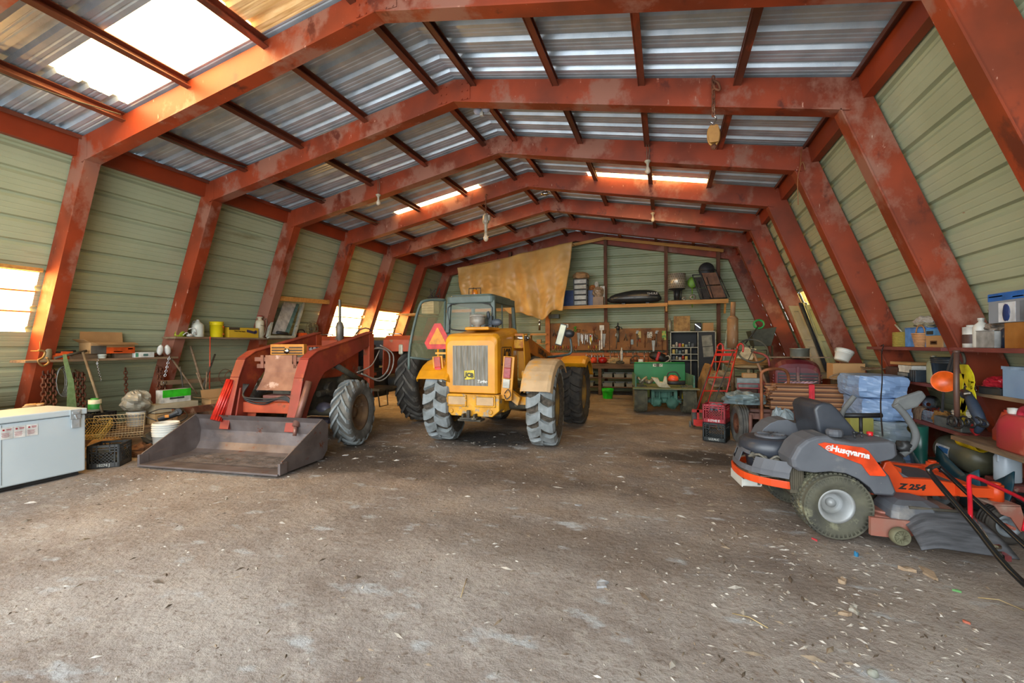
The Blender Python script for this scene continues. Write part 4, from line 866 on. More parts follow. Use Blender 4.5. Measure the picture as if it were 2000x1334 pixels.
def jug(label, loc, m, r=.09, h=.26, sq=1.0, rz=0, cap='c03020', group=None, name='jug', cap_r=.025, hand=True, rx=0, ry=0, cat='jug', top=.72):
    t = thing(name, label, cat, loc, rz, group, rx, ry); g = MB(); rs = []
    for z, k in ((0, .92), (.01, 1), (h*top, 1), (h*(top+.10), .86), (h*.93, .36), (h, .32)):
        ring = []
        for j in range(20):
            a = 2*math.pi*j/20; c_, s_ = math.cos(a), math.sin(a); e = .55 if sq != 1 else 1
            if k > .5: c_ = math.copysign(abs(c_)**e, c_); s_ = math.copysign(abs(s_)**e, s_)
            ring.append(V((c_*r*k*(1 if k > .5 else 1), s_*r*k*(sq if k > .5 else 1), z)))
        rs.append(ring)
    g.rings(rs); part('jug_body', g, m, t, 0)
    g = MB(); g.lathe([(cap_r, h-.004), (cap_r, h+.02), (.001, h+.022)], n=14, smooth=False); part('cap', g, plain(cap, .4), t)
    if hand:
        g = MB(); g.tube(smooth_pts([(r*.35, 0, h*.95), (r*.75, 0, h*.97), (r*.98, 0, h*.80), (r*.97, 0, h*.6)], 4), .011, 8); part('jug_handle', g, m, t)
    return t
def can(label, loc, r, h, m, name='can', cat='can', top=None, rz=0, rx=0, ry=0, group=None, neck=0, band=None):
    t = thing(name, label, cat, loc, rz, group, rx, ry); g = MB()
    if neck: g.lathe([(.001, 0), (r, 0), (r, h*.80), (r*.55, h*.90), (r*neck, h*.92), (r*neck, h)], n=18)
    else: g.lathe([(.001, 0), (r, 0), (r, h), (r*.92, h), (r*.9, h-.004), (.001, h-.004)], n=20)
    part('can_body', g, m, t)
    g = MB(); rr = r*(neck or .6); g.lathe([(rr*1.05, h-.002), (rr*1.05, h+.02), (.001, h+.021)], n=14); part('lid', g, top or plain('d8d8d0'), t)
    if band: g = MB(); g.lathe([(r+.001, h*.2), (r+.0015, h*.22), (r+.0015, h*.62), (r+.001, h*.64)], n=20); part('paper_label', g, plain(band), t)
    return t
def bagm(label, loc, dim, m, seed=1, name='bag', cat='bag', sharp=.10, amp=.12, rz=0, group=None, fz=.75, freq=2.0):
    g = MB(); g.blob((0, 0, dim[2]*fz), dim, seed, amp, 18, 26, fz, freq, sharp); return solo(name, g, m, label, cat, loc, rz, group)
# ---------------------------------------------------------------- measuring helpers: a sight line from the survey point meets a real plane
def _ray(x, y): return _f+_r*((x-1000)/886.467)+_u*((667-y)/886.467)
def AX(x, y, X): d = _ray(x, y); return V((0, 0, 1.5))+d*(X/d.x)
def AY(x, y, Y): d = _ray(x, y); return V((0, 0, 1.5))+d*(Y/d.y)
def AF(x, y, z=0): d = _ray(x, y); return V((0, 0, 1.5))+d*((z-1.5)/d.z)
def LS(X, xl, xr, yt, yb, dep, z=None):
    a, b = AX(xl, yb, X), AX(xr, yt, X); zb = z if z is not None else a.z
    return (X-dep/2, (a.y+b.y)/2, zb), (abs(b.y-a.y), dep, b.z-zb)
def RS_(X, xl, xr, yt, yb, dep, z=None):
    a, b = AX(xl, yb, X), AX(xr, yt, X); zb = z if z is not None else a.z
    return (X+dep/2, (a.y+b.y)/2, zb), (abs(b.y-a.y), dep, b.z-zb)
def BS(Y, xl, xr, yt, yb, dep, z=None):
    a, b = AY(xl, yb, Y), AY(xr, yt, Y); zb = z if z is not None else a.z
    return (((a.x+b.x)/2), Y+dep/2, zb), (abs(b.x-a.x), dep, b.z-zb)
def chain_mb(pts, ln=.05, wd=.03, r=.006, step=None):
    g = MB(); P = smooth_pts(pts, 12) if len(pts) > 2 else [V(pts[0]).lerp(V(pts[1]), k/20) for k in range(21)]
    step = step or ln*.72; acc = 0; k = 0; last = P[0]; nxt = 0
    for a, b in zip(P, P[1:]):
        seg = (b-a).length
        while nxt <= acc+seg and seg > 1e-9:
            c = a.lerp(b, (nxt-acc)/seg); t = (b-a).normalized(); s1 = t.orthogonal().normalized(); s2 = t.cross(s1); s = s1 if k % 2 else s2
            g.tube([c+t*(ln/2*math.cos(q))+s*(wd/2*math.sin(q)) for q in [math.pi*2*j/8 for j in range(8)]], r, 5, True); nxt += step; k += 1
        acc += seg
    return g
LX, RX90, LX90 = R(90), R(-90), R(90)
TAN = plain('b89468', .7); ORG = plain('e85a1c', .5); WHT = plain('dcdcd4', .5)
WPLAS = mat('cloudy_white_plastic', 'c8ccc0', 'b0b4a6', 4, .4, 0, .02)
LIN = plain('c4c0b4', .6)
# ---- chest freezers
FRZ = mat('white_enamel', 'c6d2d6', 'b8c6cc', 1.2, .35, 0, .01, spots=[('6c6050', 40, .74, (1, 1, 1), .02)])
t = thing('chest_freezer', 'long white chest freezer with warning stickers, nearest the camera on the left', 'freezer', (-6.86, 2.42, 0))
g = MB(); g.span((-.36, -1.05, .04), (.36, 1.05, .70)); part('freezer_body', g, FRZ, t, .015)
g = MB(); g.span((-.37, -1.06, .705), (.375, 1.06, .775)); ld = part('lid', g, FRZ, t, .012)
g = MB(); g.span((-.32, -1.0, 0), (.32, 1.0, .04)); part('plinth', g, BLACK, t)
g = MB(); g.box((.362, .33, .38), (.002, .004, .62)); part('panel_seam', g, plain('7c8488'), t)
g = MB(); g.box((.378, .94, .715), (.02, .10, .11)); g.box((.374, .945, .63), (.016, .08, .14)); g.rod((.39, .93, .71), (.39, .95, .66), .008); g.box((.392, .94, .735), (.01, .07, .03)); part('latch', g, plain('c0c8cc', .3, .3), t, .004)
g = MB(); g.box((.3625, .23, .62), (.003, .12, .03)); g.cur = 1; g.box((.3635, .23, .618), (.003, .11, .008)); part('rating_label', g, [plain('3c3c34'), plain('a8a030')], t)
for k in range(3):
    g = MB(); g.box((.3625, .37+k*.10, .60), (.003, .094, .12)); s_ = part('warning_sticker', g, plain('dcdcd8'), t)
    g = MB(); g.rod((.363, .345+k*.1, .635), (.3655, .345+k*.1, .635), .009, n=10); g.box((.3645, .385+k*.10, .640), (.002, .04, .006)); g.box((.3645, .385+k*.10, .628), (.002, .035, .004)); 
    for q in range(4): g.box((.3645, .36+k*.10, .60-q*.012), (.002, .06-.008*(q % 2), .003))
    part('sticker_print', g, plain('b02434'), s_)
g = MB(); g.lathe([(.022, 0), (.022, .008), (.014, .008), (.012, .002), (.001, .002)], (.362, .25, .075), 'x', 16); part('drain_plug', g, plain('6c6450', .5, .4), t)
t = thing('chest_freezer', 'white chest freezer against the left wall, behind the long freezer', 'freezer', (-8.13, 2.70, 0))
g = MB(); g.span((-.30, -.62, .04), (.25, .60, .88)); part('freezer_body', g, FRZ, t, .015)
g = MB(); g.span((-.31, -.63, .885), (.26, .61, .95)); part('lid', g, FRZ, t, .01)
t = thing('work_glove', 'tan leather work glove lying beside the far freezer', 'glove', (-7.35, 3.46, .775+.0), R(30)) 
g = MB(); g.blob((0, 0, .03), (.06, .09, .03), 3, .15)
for k in range(4): g.tube([(-.045+.03*k, .06, .03), (-.05+.033*k, .13+.01*(k % 3), .04)], [.017, .012], 8)
g.tube([(.05, 0, .03), (.10, .05, .045)], [.017, .012], 8); part('glove_body', g, plain('b89468', .9), t); t.location = (-7.62, 3.50, .72)
g = MB(); g.span((-7.85, 3.36, 0), (-7.35, 3.66, .718)); solo('side_stand', g, WOOD, 'low rough stand between the two freezers and the first post', 'stand', bev=.01)
# ---- shelf 1
SZ = 1.315
g = MB(); g.span((-8.56, 3.70, SZ-.035), (-8.20, 5.74, SZ)); solo('wall_shelf', g, WOOD, 'grey weathered plank shelf with scrap, between the first two left posts', 'shelf', bev=.004)
def onL(xl, xr, yt, dep, X=-8.22, z=SZ): return LS(X, xl, xr, yt, 700, dep, z)
l, d = onL(180, 268, 655, .30); d = (d[0], d[1], .17)
carton('open cardboard box with an orange end panel, on the plank shelf', (l[0]+.0, l[1]-.02, SZ+.075), (.60, .28, .17), LX, flaps=(('b', 2, .17), ('f', 105, .13), ('l', 60, .10)), name='cardboard_box', marks=[('printed_panel', 'f', -.10, .30, .0, .095, ORG), ('printed_panel', 'f', -.30, -.10, .0, .12, plain('5c564c')), ('print_mark', 'f', .0, .12, .02, .035, plain('201814')), ('print_mark', 'f', .20, .27, .06, .08, plain('201814'))])
for k, (y0, ln, a, m, lab) in enumerate([(4.35, .55, .15, WOOD, 'grey offcut board lying on the plank shelf, under the open box'), (4.80, .26, -.05, WOOD, 'grey offcut board lying on the plank shelf, right of the open box')]):
    g = MB(); g.box((0, 0, .0375), (.10, ln, .075)); solo('offcut_board', g, m, lab, 'board', (-8.36, y0+.15, SZ), a, group='offcut boards on the plank shelf', bev=.004)
can('cloudy plastic bottle with a blue top on the plank shelf by the first post', (-8.33, 3.99, SZ), .055, .19, mat('dusty_bottle', '8c8468', '746c54', 5, .5), 'bottle', 'bottle', plain('5c88a8'), neck=.6)
g = MB(); g.box((0, 0, .045), (.10, .26, .09)); g.box((0, .1, .10), (.07, .14, .03)); t = thing('power_tool_case', 'orange plastic tool case left of the open box on the plank shelf', 'tool case', (-8.36, 4.12, SZ), -.1); part('case_body', g, ORG, t, .012); g = MB(); g.rod((0, -.12, .10), (.02, .2, .12), .014); part('carry_handle', g, BLACK, t)
g = MB(); g.tube([(-8.24, 4.03, SZ+.02), (-8.26, 4.42, SZ+.12)], .018, 10); solo('steel_pipe', g, DGREY, 'short dark pipe slanting over the orange tool case', 'pipe')
pail('shallow pale plastic bowl under the front of the open box', (-8.26, 4.62, SZ), .055, .045, .065, WPLAS, False, name='bowl', cat='bowl', lipn=1)
l, d = onL(246, 292, 688, .10)
carton('small white carton with green print right of the open box', (-8.26, 5.20, SZ), (.28, .09, .085), R(84), m=WHT, name='white_carton', marks=[('printed_patch', 'f', -.02, .05, .02, .06, plain('5c7c74')), ('printed_patch', 'f', -.13, -.09, .01, .075, plain('4c8c6c'))])
for k, (y, r_) in enumerate([(5.03, .028), (5.14, .028), (5.26, .03), (5.37, .028), (5.48, .03), (5.58, .028)]):
    g = MB(); g.tube(smooth_pts([(0, -r_*1.6, .02), (.03, -r_, .06), (-.02, 0, .03), (.04, r_, .07), (0, r_*1.6, .02)], 4), .011, 7); g.blob((0, 0, .03), (.04, .05, .03), k, .2, 8, 10)
    solo('rusty_fitting', g, RUST, 'rusty iron fitting in the scrap on the plank shelf', 'fitting', (-8.42, y, SZ+.002), k*.7, group='rusty fittings on the plank shelf')
for k, (y, a) in enumerate([(5.44, .15), (5.59, -.15)]):
    t = thing('ear_muff', ['white and blue plastic cup with a curved back, right end of the plank shelf', 'white and blue plastic cup tipping off the right end of the plank shelf'][k], 'ear muff', (-8.235, y, SZ+.03+.0*k), LX, rx=0, ry=a); g = MB(); g.blob((0, 0, .09), (.05, .035, .09), k, .05); part('cup', g, WHT, t); g = MB(); g.blob((0, .02, .09), (.04, .03, .075), k, .05); part('cup_lining', g, plain('5c7888'), t)
# hung from shelf 1
def chainset(x, y, zt, zb, n, lab, m=RUST, sp=.055):
    g = MB()
    for k in range(n):
        gg = chain_mb([(0, (k-(n-1)/2)*sp, 0), (.01*(-1)**k, (k-(n-1)/2)*sp*1.1, -(zt-zb)*(1-.03*(k % 2)))], .085, .055, .011); o = len(g.v); g.v += gg.v; g.f += [[i+o for i in f] for f in gg.f]; g.sm += gg.sm; g.mi += gg.mi
    g.tube([(0, -n*sp/2, .0), (0, 0, .05), (0, n*sp/2, 0)], .012, 6); g.rod((0, 0, .04), (-.08, 0, .08), .008)
    return solo('tow_chain', g, m, lab, 'chain', (x, y, zt))
a = AX(95, 727, -8.42); chainset(-8.42, a.y, a.z, a.z-.50, 3, 'heavy rusty chain hung in loops, nearest the first post')
a = AX(153, 733, -8.42); chainset(-8.42, a.y, a.z, a.z-.50, 3, 'heavy rusty chain hung in loops, right of the green strap')
a = AX(312, 722, -8.42); chainset(-8.42, a.y, a.z, a.z-.40, 2, 'heavy rusty chain hung in loops on the second post')
g = MB()
for k in range(6): ry_, rz_ = .055+.008*k, .20+.006*k; g.tube([(.012*k-.03, ry_*math.cos(q*.3927)+.004*k, rz_*math.sin(q*.3927)) for q in range(16)], .0045, 5, True)
a = AX(118, 745, -8.45); solo('wire_coil', g, plain('9c9c94', .4, .3), 'coil of pale wire hanging between the two chain bundles', 'coil', (-8.42, a.y, a.z))
g = MB(); P = [AX(126, 692, -8.19), AX(128, 705, -8.17), AX(138, 745, -8.18), AX(140, 800, -8.2)]; Wd = [.02, .025, .035, .06]
g.rings([[p+V((0, -w_, 0)), p+V((0, w_, 0)), p+V((.004, w_, 0)), p+V((.004, -w_, 0))] for p, w_ in zip(P, Wd)], smooth=False); solo('lifting_strap', g, mat('pale_green_webbing', '7c9464', '68804f', 20, .8), 'pale green webbing strap hanging over the plank shelf edge', 'strap')
g = MB(); g.tube([AX(162, 688, -8.14), AX(202, 812, -7.72)], .017, 8); solo('wooden_pole', g, mat('grey_pole_wood', '7c6c50', '5c4c38', 6, .8), 'long grey wooden pole leaning against the plank shelf', 'pole')
g = chain_mb([AX(192, 702, -8.18), AX(190, 712, -8.17), AX(197, 742, -8.18)], .03, .018, .004); solo('light_chain', g, CHROME, 'thin silver chain dangling off the plank shelf front', 'chain')
g = chain_mb([AX(331, 697, -8.16), AX(322, 735, -8.17)], .05, .03, .006); P = AX(322, 745, -8.17); g.tube([P+V((0, .03, 0)), P+V((0, -.03, 0)), P+V((0, 0, -.08))], .006, 6, True); g.rod(P+V((0, 0, -.08)), P+V((0, 0, -.30)), .007); solo('snap_hook_chain', g, CHROME, 'silver chain with a snap hook hanging at the right end of the plank shelf', 'chain')
g = MB(); P = AX(78, 690, -7.93); g.tube(smooth_pts([P+V((0, -.02, .04)), P+V((0, .05, .02)), P+V((0, .03, -.06)), P+V((0, -.02, -.1)), P+V((0, .03, -.17)), P+V((0, .09, -.13)), P+V((0, .07, -.06))], 5), .014, 8); g.rod(P+V((0, 0, .03)), P+V((-.2, 0, .03)), .006); g.rod(P+V((0, 0, .02)), P+V((0, 0, .16)), .005)
solo('grab_hook', g, mat('brass_hook', '9c7844', '7c5c34', 6, .5, .5), 'brown steel hook hanging on the first left post', 'hook')
g = chain_mb([AX(245, 722, -8.6), AX(247, 780, -8.6)], .07, .045, .009); solo('thin_chain', g, RUST, 'single rusty chain hanging on the wall under the plank shelf', 'chain')
# ---- floor heap left
crate('milk_crate', mat('black_crate_plastic', '26282a', '3a3a38', 8, .5), 'black milk crate with pale lettering on the floor beside the long freezer', (-6.68, 3.82, 0), R(38), letters='18274 J', lc='a8a8a0')
for k, (dx, dy, dz) in enumerate([(-.06, .0, .02), (.06, .05, .03), (0, -.07, .12), (.05, -.02, .15)]):
    g = MB(); g.blob((0, 0, .06), (.07, .08, .05), k+20, .25, 9, 12, .8, 2, .15); solo('machine_scrap', g, DGREY, 'dark scrap lump inside the black milk crate by the freezer', 'scrap', (-6.68+dx, 3.82+dy, dz), group='scrap lumps in the milk crate')
def wirebasket(label, loc, dim, m, rz=0, rx=0, ry=0, bars=9, name='wire_basket'):
    t = thing(name, label, 'basket', loc, rz, None, rx, ry); w_, d_, h_ = dim; g = MB()
    for z, k in ((h_, 1), (h_*.5, .94), (0, .88)):
        g.tube([(x*w_/2*k, y*d_/2*k, z) for x, y in ((-1, -1), (1, -1), (1, 1), (-1, 1))], .004, 5, True)
    for i in range(bars+1):
        x = -w_/2+w_*i/bars; g.tube([(x, -d_/2, h_), (x*.88, -d_*.44, 0), (x*.88, d_*.44, 0), (x, d_/2, h_)], .0028, 4)
    nb = max(3, int(bars*d_/w_))
    for i in range(nb+1):
        y = -d_/2+d_*i/nb; g.tube([(-w_/2, y, h_), (-w_*.44, y*.88, 0), (w_*.44, y*.88, 0), (w_/2, y, h_)], .0028, 4)
    part('basket_wires', g, m, t); return t
CREAMW = plain('c8b48c', .5)
wirebasket('cream wire basket tipped on its side above the black crate', (-7.02, 4.16, .36), (.52, .26, .24), CREAMW, R(50), rx=R(62), bars=14)
wirebasket('yellow wire basket leaning over the black crate', (-6.80, 3.74, .42), (.28, .28, .10), plain('c8a850', .5), R(30), rx=R(35), bars=8)
bagm('brown canvas bundle heaped beneath the wire baskets', (-7.20, 4.08, 0), (.22, .22, .13), mat('brown_canvas', '6c5030', '8c6c3c', 4, .9, 0, .3), 31, 'canvas_bundle', 'bundle', .2, .2)
bagm('rust brown rag pile beside the black crate', (-6.86, 4.28, 0), (.12, .12, .09), mat('rag_brown', '5c3c28', '7c5434', 4, .9, 0, .3), 33, 'rag_pile', 'rags', .25, .25)
l = AF(278, 900); pail('nested white plastic pails behind the left side of the bucket', (-6.53, 4.40, 0), .155, .13, .34, WHITE, False, stack=4, name='plastic_pail')
t = thing('angle_grinder', 'black power tool with an orange button on the junk heap', 'power tool', (-6.93, 4.72, .43), R(40)); g = MB(); g.tube([(-.13, 0, 0), (.02, 0, .05), (.12, 0, .10)], [.05, .045, .06], 12); g.rod((.12, -.05, .1), (.12, .06, .1), .05); part('tool_body', g, BLACK, t, .006); g = MB(); g.box((-.02, -.045, .045), (.05, .01, .04)); part('trigger', g, plain('e08c20'), t)
g = MB(); g.tube(smooth_pts([(-.16, 0, -.02), (-.3, .05, .05), (-.25, .15, .10), (-.1, .1, .14), (.1, .2, .10), (.2, .05, 0), (.05, -.1, -.08)], 5), .008, 6); part('power_cord', g, BLACK, t)
bagm('dark greasy machine parts heaped below the power tool', (-6.98, 4.62, 0), (.19, .17, .18), DGREY, 35, 'machine_parts', 'parts', .3, .25)
crate('milk_crate', BLACK, 'black milk crate behind the long freezer, under the leaning pole', (-7.75, 4.25, .28), R(10)); 
g = MB(); g.span((-8.3, 3.9, 0), (-7.52, 5.72, .27)); solo('low_bench', g, WOOD, 'low rough timber platform along the left wall under the junk', 'platform', bev=.01)
can('round tub with green and yellow bands on the black crate', (-7.85, 4.30, .56), .075, .17, plain('d0ccb0'), 'tub', 'tub', plain('2c8c34'), band='2f9038')
carton('red paper sack edge beside the banded tub', (-8.06, 4.0, .30), (.24, .10, .30), LX, m=plain('a04030', .7), name='paper_sack', cat='sack', rx=.3)
bagm('crumpled clear plastic bag on the left junk heap', (-7.78, 4.80, .51), (.18, .17, .17), mat('clear_plastic_film', 'a8a494', '8c8878', 6, .25, 0, .2, alpha=.75), 41, 'plastic_bag', 'bag', .22, .15)
pail('white pail under the clear plastic bag', (-7.78, 4.80, .271), .12, .11, .22, WHITE, False, lipn=2)
l = AX(290, 800, -7.6)
carton('green and white printed carton standing behind the timber pieces', (-7.80, 5.38, .568), (.46, .16, .21), LX, m=WHT, name='printed_carton', marks=[('printed_panel', 'f', -.23, .23, .09, .212, plain('38c828', .5)), ('print_mark', 'f', -.12, .12, .055, .085, plain('444c48'))])
carton('flat beige wooden tray box on the left platform', (-7.70, 5.25, .272), (.60, .30, .16), R(86), m=mat('pale_pine', 'bc9c6c', 'a8865c', 4, .7, stretch=(1, 6, 1)), name='wooden_tray', cat='tray', flaps=(('f', 0, .001),))
carton('long pale board box resting on the wooden tray', (-7.74, 5.32, .436), (.68, .24, .13), R(88), m=mat('pale_grey_board', 'b8ac90', 'a89c80', 5, .7), name='flat_carton')
carton('open brown cardboard box with flaps up, beside the white plastic bag', (-7.55, 5.98, .42), (.40, .30, .16), R(80), flaps=(('l', 75, .15), ('b', 20, .15), ('r', 80, .12), ('f', 150, .02)))
bagm('white crumpled plastic bag right of the open brown box', (-7.60, 6.50, .40), (.18, .19, .16), mat('white_film', 'ccd0cc', 'b8bcb8', 6, .4, 0, .2), 45, 'plastic_bag', 'bag', .25, .15)
g = MB(); g.span((-7.95, 5.75, 0), (-7.25, 6.75, .40)); solo('wooden_chest', g, mat('brown_old_boards', '6c4c34', '4c3424', 4, .8, 0, .2, stretch=(4, .6, 4)), 'brown timber box under the open carton and white bag', 'chest', bev=.015)
g = MB(); g.bar((-7.05, 4.85, .50), (-6.95, 6.6, .50), .05, .10); solo('angle_iron', g, RUST, 'rusty steel rail lying behind the bucket', 'rail')
g = MB(); g.box((-7.08, 5.02, .225), (.2, .3, .45)); solo('timber_block', g, WOOD, 'rough timber block holding up the near end of the rusty rail', 'block'); g = MB(); g.box((-6.98, 6.3, .225), (.2, .3, .45)); solo('timber_block', g, WOOD, 'rough timber block holding up the far end of the rusty rail', 'block')
# leaning hand tools between posts 2 and 3
g = MB(); g.bar(AX(315, 748, -8.2), AX(480, 738, -8.2), .04, .075); solo('timber_rail', g, WOOD, 'low timber rail along the left wall between the second and third posts', 'rail')
def handle(label, p0, p1, r=.016, m=WOOD, head=None, name='garden_tool', cat='tool'):
    t = thing(name, label, cat, p1); q = V(p0)-V(p1); g = MB(); g.tube([q, (0, 0, 0)], [r*.9, r], 8); part('handle_shaft', g, m, t)
    if head == 'fork':
        g = MB(); dr_ = q.normalized()
        for s in (-1, 0, 1): g.tube(smooth_pts([dr_*.02, V((.02, s*.10, .02))+dr_*.10, V((.03, s*.13, .0))+dr_*.32], 4), .008, 6)
        part('tines', g, RUST, t)
    if head == 'd':
        g = MB(); g.tube([(0, -.05, .10), (0, .05, .10), (0, .02, 0), (0, -.02, 0)], .012, 6, True); part('grip', g, m, t)
    return t
handle('grey spade handle leaning beside the second post', AX(385, 770, -8.0), AX(335, 640+60, -8.3))
handle('brown wooden fork handle standing against the wall rail', AX(400, 770, -8.1), AX(372, 676, -8.35), .02)
handle('dark fork leaning right of the orange strap', AX(395, 760, -7.92), AX(420, 692, -8.12), .016, DGREY)
handle('short curved handle with green tape near the second post', AX(358, 760, -7.95), AX(352, 716, -8.05), .012, DGREY)
g = MB(); g.tube(smooth_pts([AX(384, 728, -7.88), AX(400, 770, -7.80), AX(405, 790, -7.75)], 5), .014, 7); g.tube(smooth_pts([AX(404, 726, -7.88), AX(402, 760, -7.82)], 5), .012, 7); solo('bent_branch_fork', g, WOOD, 'forked wooden handle below the yellow bucket', 'tool')
g = MB(); g.tube([AX(410.5, 657, -8.06), AX(409, 775, -8.05)], .010, 6); solo('orange_strap', g, plain('d8502c'), 'thin orange cord hanging from the upper left shelf', 'cord')
for k in range(4):
    g = MB(); P = AX(440+k*12, 735, -8.1); g.tube([P+V((0, (.14+.02*k)*math.cos(q*.5236), (.14-.02*k)*math.sin(q*.5236)))+V((.02*k, 0, 0)) for q in range(12)], .006, 5, True); solo('wire_hoop', g, RUST, 'rusty wire hoop hanging by the loader arm', 'hoop', group='rusty wire hoops behind the loader arm')
# ---- shelf 2
SZ2 = 1.665
g = MB(); g.span((-8.42, 5.60, SZ2-.035), (-8.08, 9.35, SZ2)); solo('wall_shelf', g, WOOD, 'upper plank shelf on the left wall holding the yellow bucket', 'shelf', bev=.004)
def L2(xl, xr, yt, dep, X=-8.10): return LS(X, xl, xr, yt, 660, dep, SZ2)
t = thing('watering_can', 'yellow green watering can at the left end of the upper shelf', 'watering can', (-8.25, 5.80, SZ2), LX); g = MB(); g.lathe([(.001, 0), (.09, 0), (.075, .20), (.06, .22), (.001, .22)], n=20); part('can_body', g, plain('98a428'), t); g = MB(); g.tube(smooth_pts([(.02, -.02, .22), (.10, -.02, .27), (.14, -.02, .18), (.09, -.02, .06)], 5), .010, 7); g.tube([(-.07, 0, .05), (-.1, -.05, .02)], [.03, .02], 8); part('can_handle', g, plain('a0ac30'), t)
l, d = L2(383, 405, 617, .18); jug('white plastic jug left of the yellow bucket', (l[0], 6.08, SZ2), WPLAS, .10, .30, cap='d0ccc4', rz=R(200), top=.70)
g = MB(); g.tube(smooth_pts([(0, -.14, .03), (.02, -.08, .08), (0, 0, .02), (.03, .03, .10), (0, .10, .04), (.04, .04, .16), (.02, -.05, .14)], 5), .008, 6); g.blob((0, -.02, .03), (.04, .05, .03), 2, .2); solo('tangled_gadget', g, WHT, 'white tangled wire fitting in front of the white jug', 'fitting', (-8.12, 5.90, SZ2-.003))
l, d = L2(406, 431, 616, .2); t = pail('yellow plastic bucket with red flower print on the upper shelf', (l[0]+.0, 6.46, SZ2), .118, .108, .30, mat('yellow_bucket', 'dcc818', 'ccb410', 3, .4), True, LX, mh=plain('6c4c20'), name='yellow_bucket')
g = MB()
for (x, z, r_) in ((.055, .20, .03), (.07, .155, .018), (.06, .06, .022)): g.blob((x, -.098+.02*(x > .06), z), (r_, .012, r_*.8), 3, .1, 6, 10)
part('flower_print', g, plain('d85c1c'), t)
l, d = L2(432, 491, 635, .20); t = carton('yellow printed tool carton on the upper shelf', (l[0], 6.98, SZ2), (.68, .2, .20), LX, m=mat('yellow_card', 'c8a428', 'bc9820', 3, .6), name='tool_carton', marks=[('printed_panel', 'f', -.34, -.1, .15, .2, plain('4c4030')), ('printed_panel', 't', -.34, .34, -.1, .1, plain('3c5048')), ('printed_panel', 'r', -.1, .1, 0, .2, plain('9c9890'))])
g = MB(); g.bar((.06, -.103, .14), (.26, -.103, .10), .006, .05); g.rod((.27, -.106, .12), (.27, -.098, .12), .035, n=10); part('pictured_tool', g, plain('3c3858'), t)
text('carton_print', 'Heavy Duty Stapler', .032, frame_m((-.10, -.1025, .125), (1, 0, -.03), (0, 0, 1)), plain('3c2c10'), t, bold=.001)
l, d = L2(492, 511, 600, .15); t = thing('garden_sprayer', 'tall cream pump sprayer with a red cap on the upper shelf', 'sprayer', (-8.17, 7.42, SZ2)); g = MB(); g.lathe([(.001, 0), (.085, 0), (.085, .34), (.07, .37), (.04, .38), (.04, .42), (.055, .425), (.055, .45), (.001, .455)], n=22); part('tank', g, mat('cream_tank', 'c4b89c', 'a89c80', 5, .5), t); g = MB(); g.lathe([(.05, .425), (.052, .47), (.001, .48)], n=18); part('cap', g, plain('8c3028'), t)
g = MB(); g.tube(smooth_pts([(.06, .04, .38), (.10, .08, .42), (.12, .06, .30), (.12, .02, .1), (.10, -.02, .02)], 6), .008, 6); g.tube([(.083, -.06, .27), (.09, 0, .26), (.083, .07, .25)], .005, 5); part('hose', g, plain('6c5c44'), t)
# leaning window sash with inner panel
c4 = [AX(523, 653, -8.02), AX(573, 660, -8.02), AX(598, 572, -8.36), AX(545, 560, -8.36)]
c4[0].z = c4[1].z = SZ2+.02
t = thing('window_sash', 'old white painted window frame leaning on the upper shelf behind the yellow board', 'window frame', c4[0]); g = MB(); q4 = [p-c4[0] for p in c4]
for a_, b_ in zip(q4, q4[1:]+q4[:1]): g.bar(a_, b_, .06, .075, (1, 0, .3))
part('sash_frame', g, mat('flaking_white_paint', 'a8a898', '8c8878', 6, .7, 0, .2, spots=[('5c4c3c', 9, .63)]), t, .006)
g = MB(); k_ = lambda u, v: q4[0].lerp(q4[1], u).lerp(q4[3].lerp(q4[2], u), v)+V((-.01, 0, 0))
g.add([k_(.14, .06), k_(.60, .06), k_(.80, .93), k_(.34, .93)], [(0, 1, 2, 3)]); part('white_panel', g, plain('b8b8b4', .5), t, solid=.01)
g = MB(); g.add([k_(.60, .06), k_(.78, .06), k_(.90, .93), k_(.80, .93)], [(0, 1, 2, 3)]); part('glass_edge', g, plain('5c7c78', .2), t, solid=.01)
g = MB(); g.rod(k_(.25, .09)+V((.05, 0, 0)), k_(.65, .07)+V((.05, 0, 0)), .035); g.box(k_(.45, .9)+V((.01, 0, 0)), (.02, .12, .08)); part('black_fitting', g, BLACK, t)
g = MB(); g.bar(AX(537, 582, -7.96), AX(652, 591, -8.0), .03, .10); solo('yellow_board', g, WOODY, 'yellow timber board nailed across the third and fourth left posts', 'board')
t = thing('chainsaw', 'small orange chainsaw on the upper shelf by the window frame', 'chainsaw', (-8.14, 8.55, SZ2), LX); g = MB(); g.box((0, 0, .07), (.26, .14, .13)); part('saw_housing', g, ORG, t, .03); g = MB(); g.tube(smooth_pts([(-.12, 0, .12), (-.08, 0, .20), (.06, 0, .20), (.12, 0, .12)], 4), .014, 8); g.box((-.26, 0, .05), (.3, .015, .07)); part('bar_and_handle', g, BLACK, t)
t = thing('desk_fan', 'dusty round fan behind the loader arm on the upper shelf', 'fan', (-8.22, 8.98, SZ2), LX); g = MB()
for k in range(18): a = 2*math.pi*k/18; g.tube([(.03*math.cos(a), -.05, .24+.03*math.sin(a)), (.17*math.cos(a), -.055, .24+.17*math.sin(a)), (.20*math.cos(a), 0, .24+.20*math.sin(a))], .003, 4)
for rr, yy in ((.2, 0), (.12, -.055), (.05, -.055)): g.tube([(rr*math.cos(q*.2618), yy, .24+rr*math.sin(q*.2618)) for q in range(24)], .005, 5, True)
part('cage', g, plain('7c7050', .6), t); g = MB()
for k in range(4): a = k*1.57+.4; g.add([(0, -.02, .24), (.17*math.cos(a), -.035, .24+.17*math.sin(a)), (.17*math.cos(a+.8), -.01, .24+.17*math.sin(a+.8))], [(0, 1, 2)])
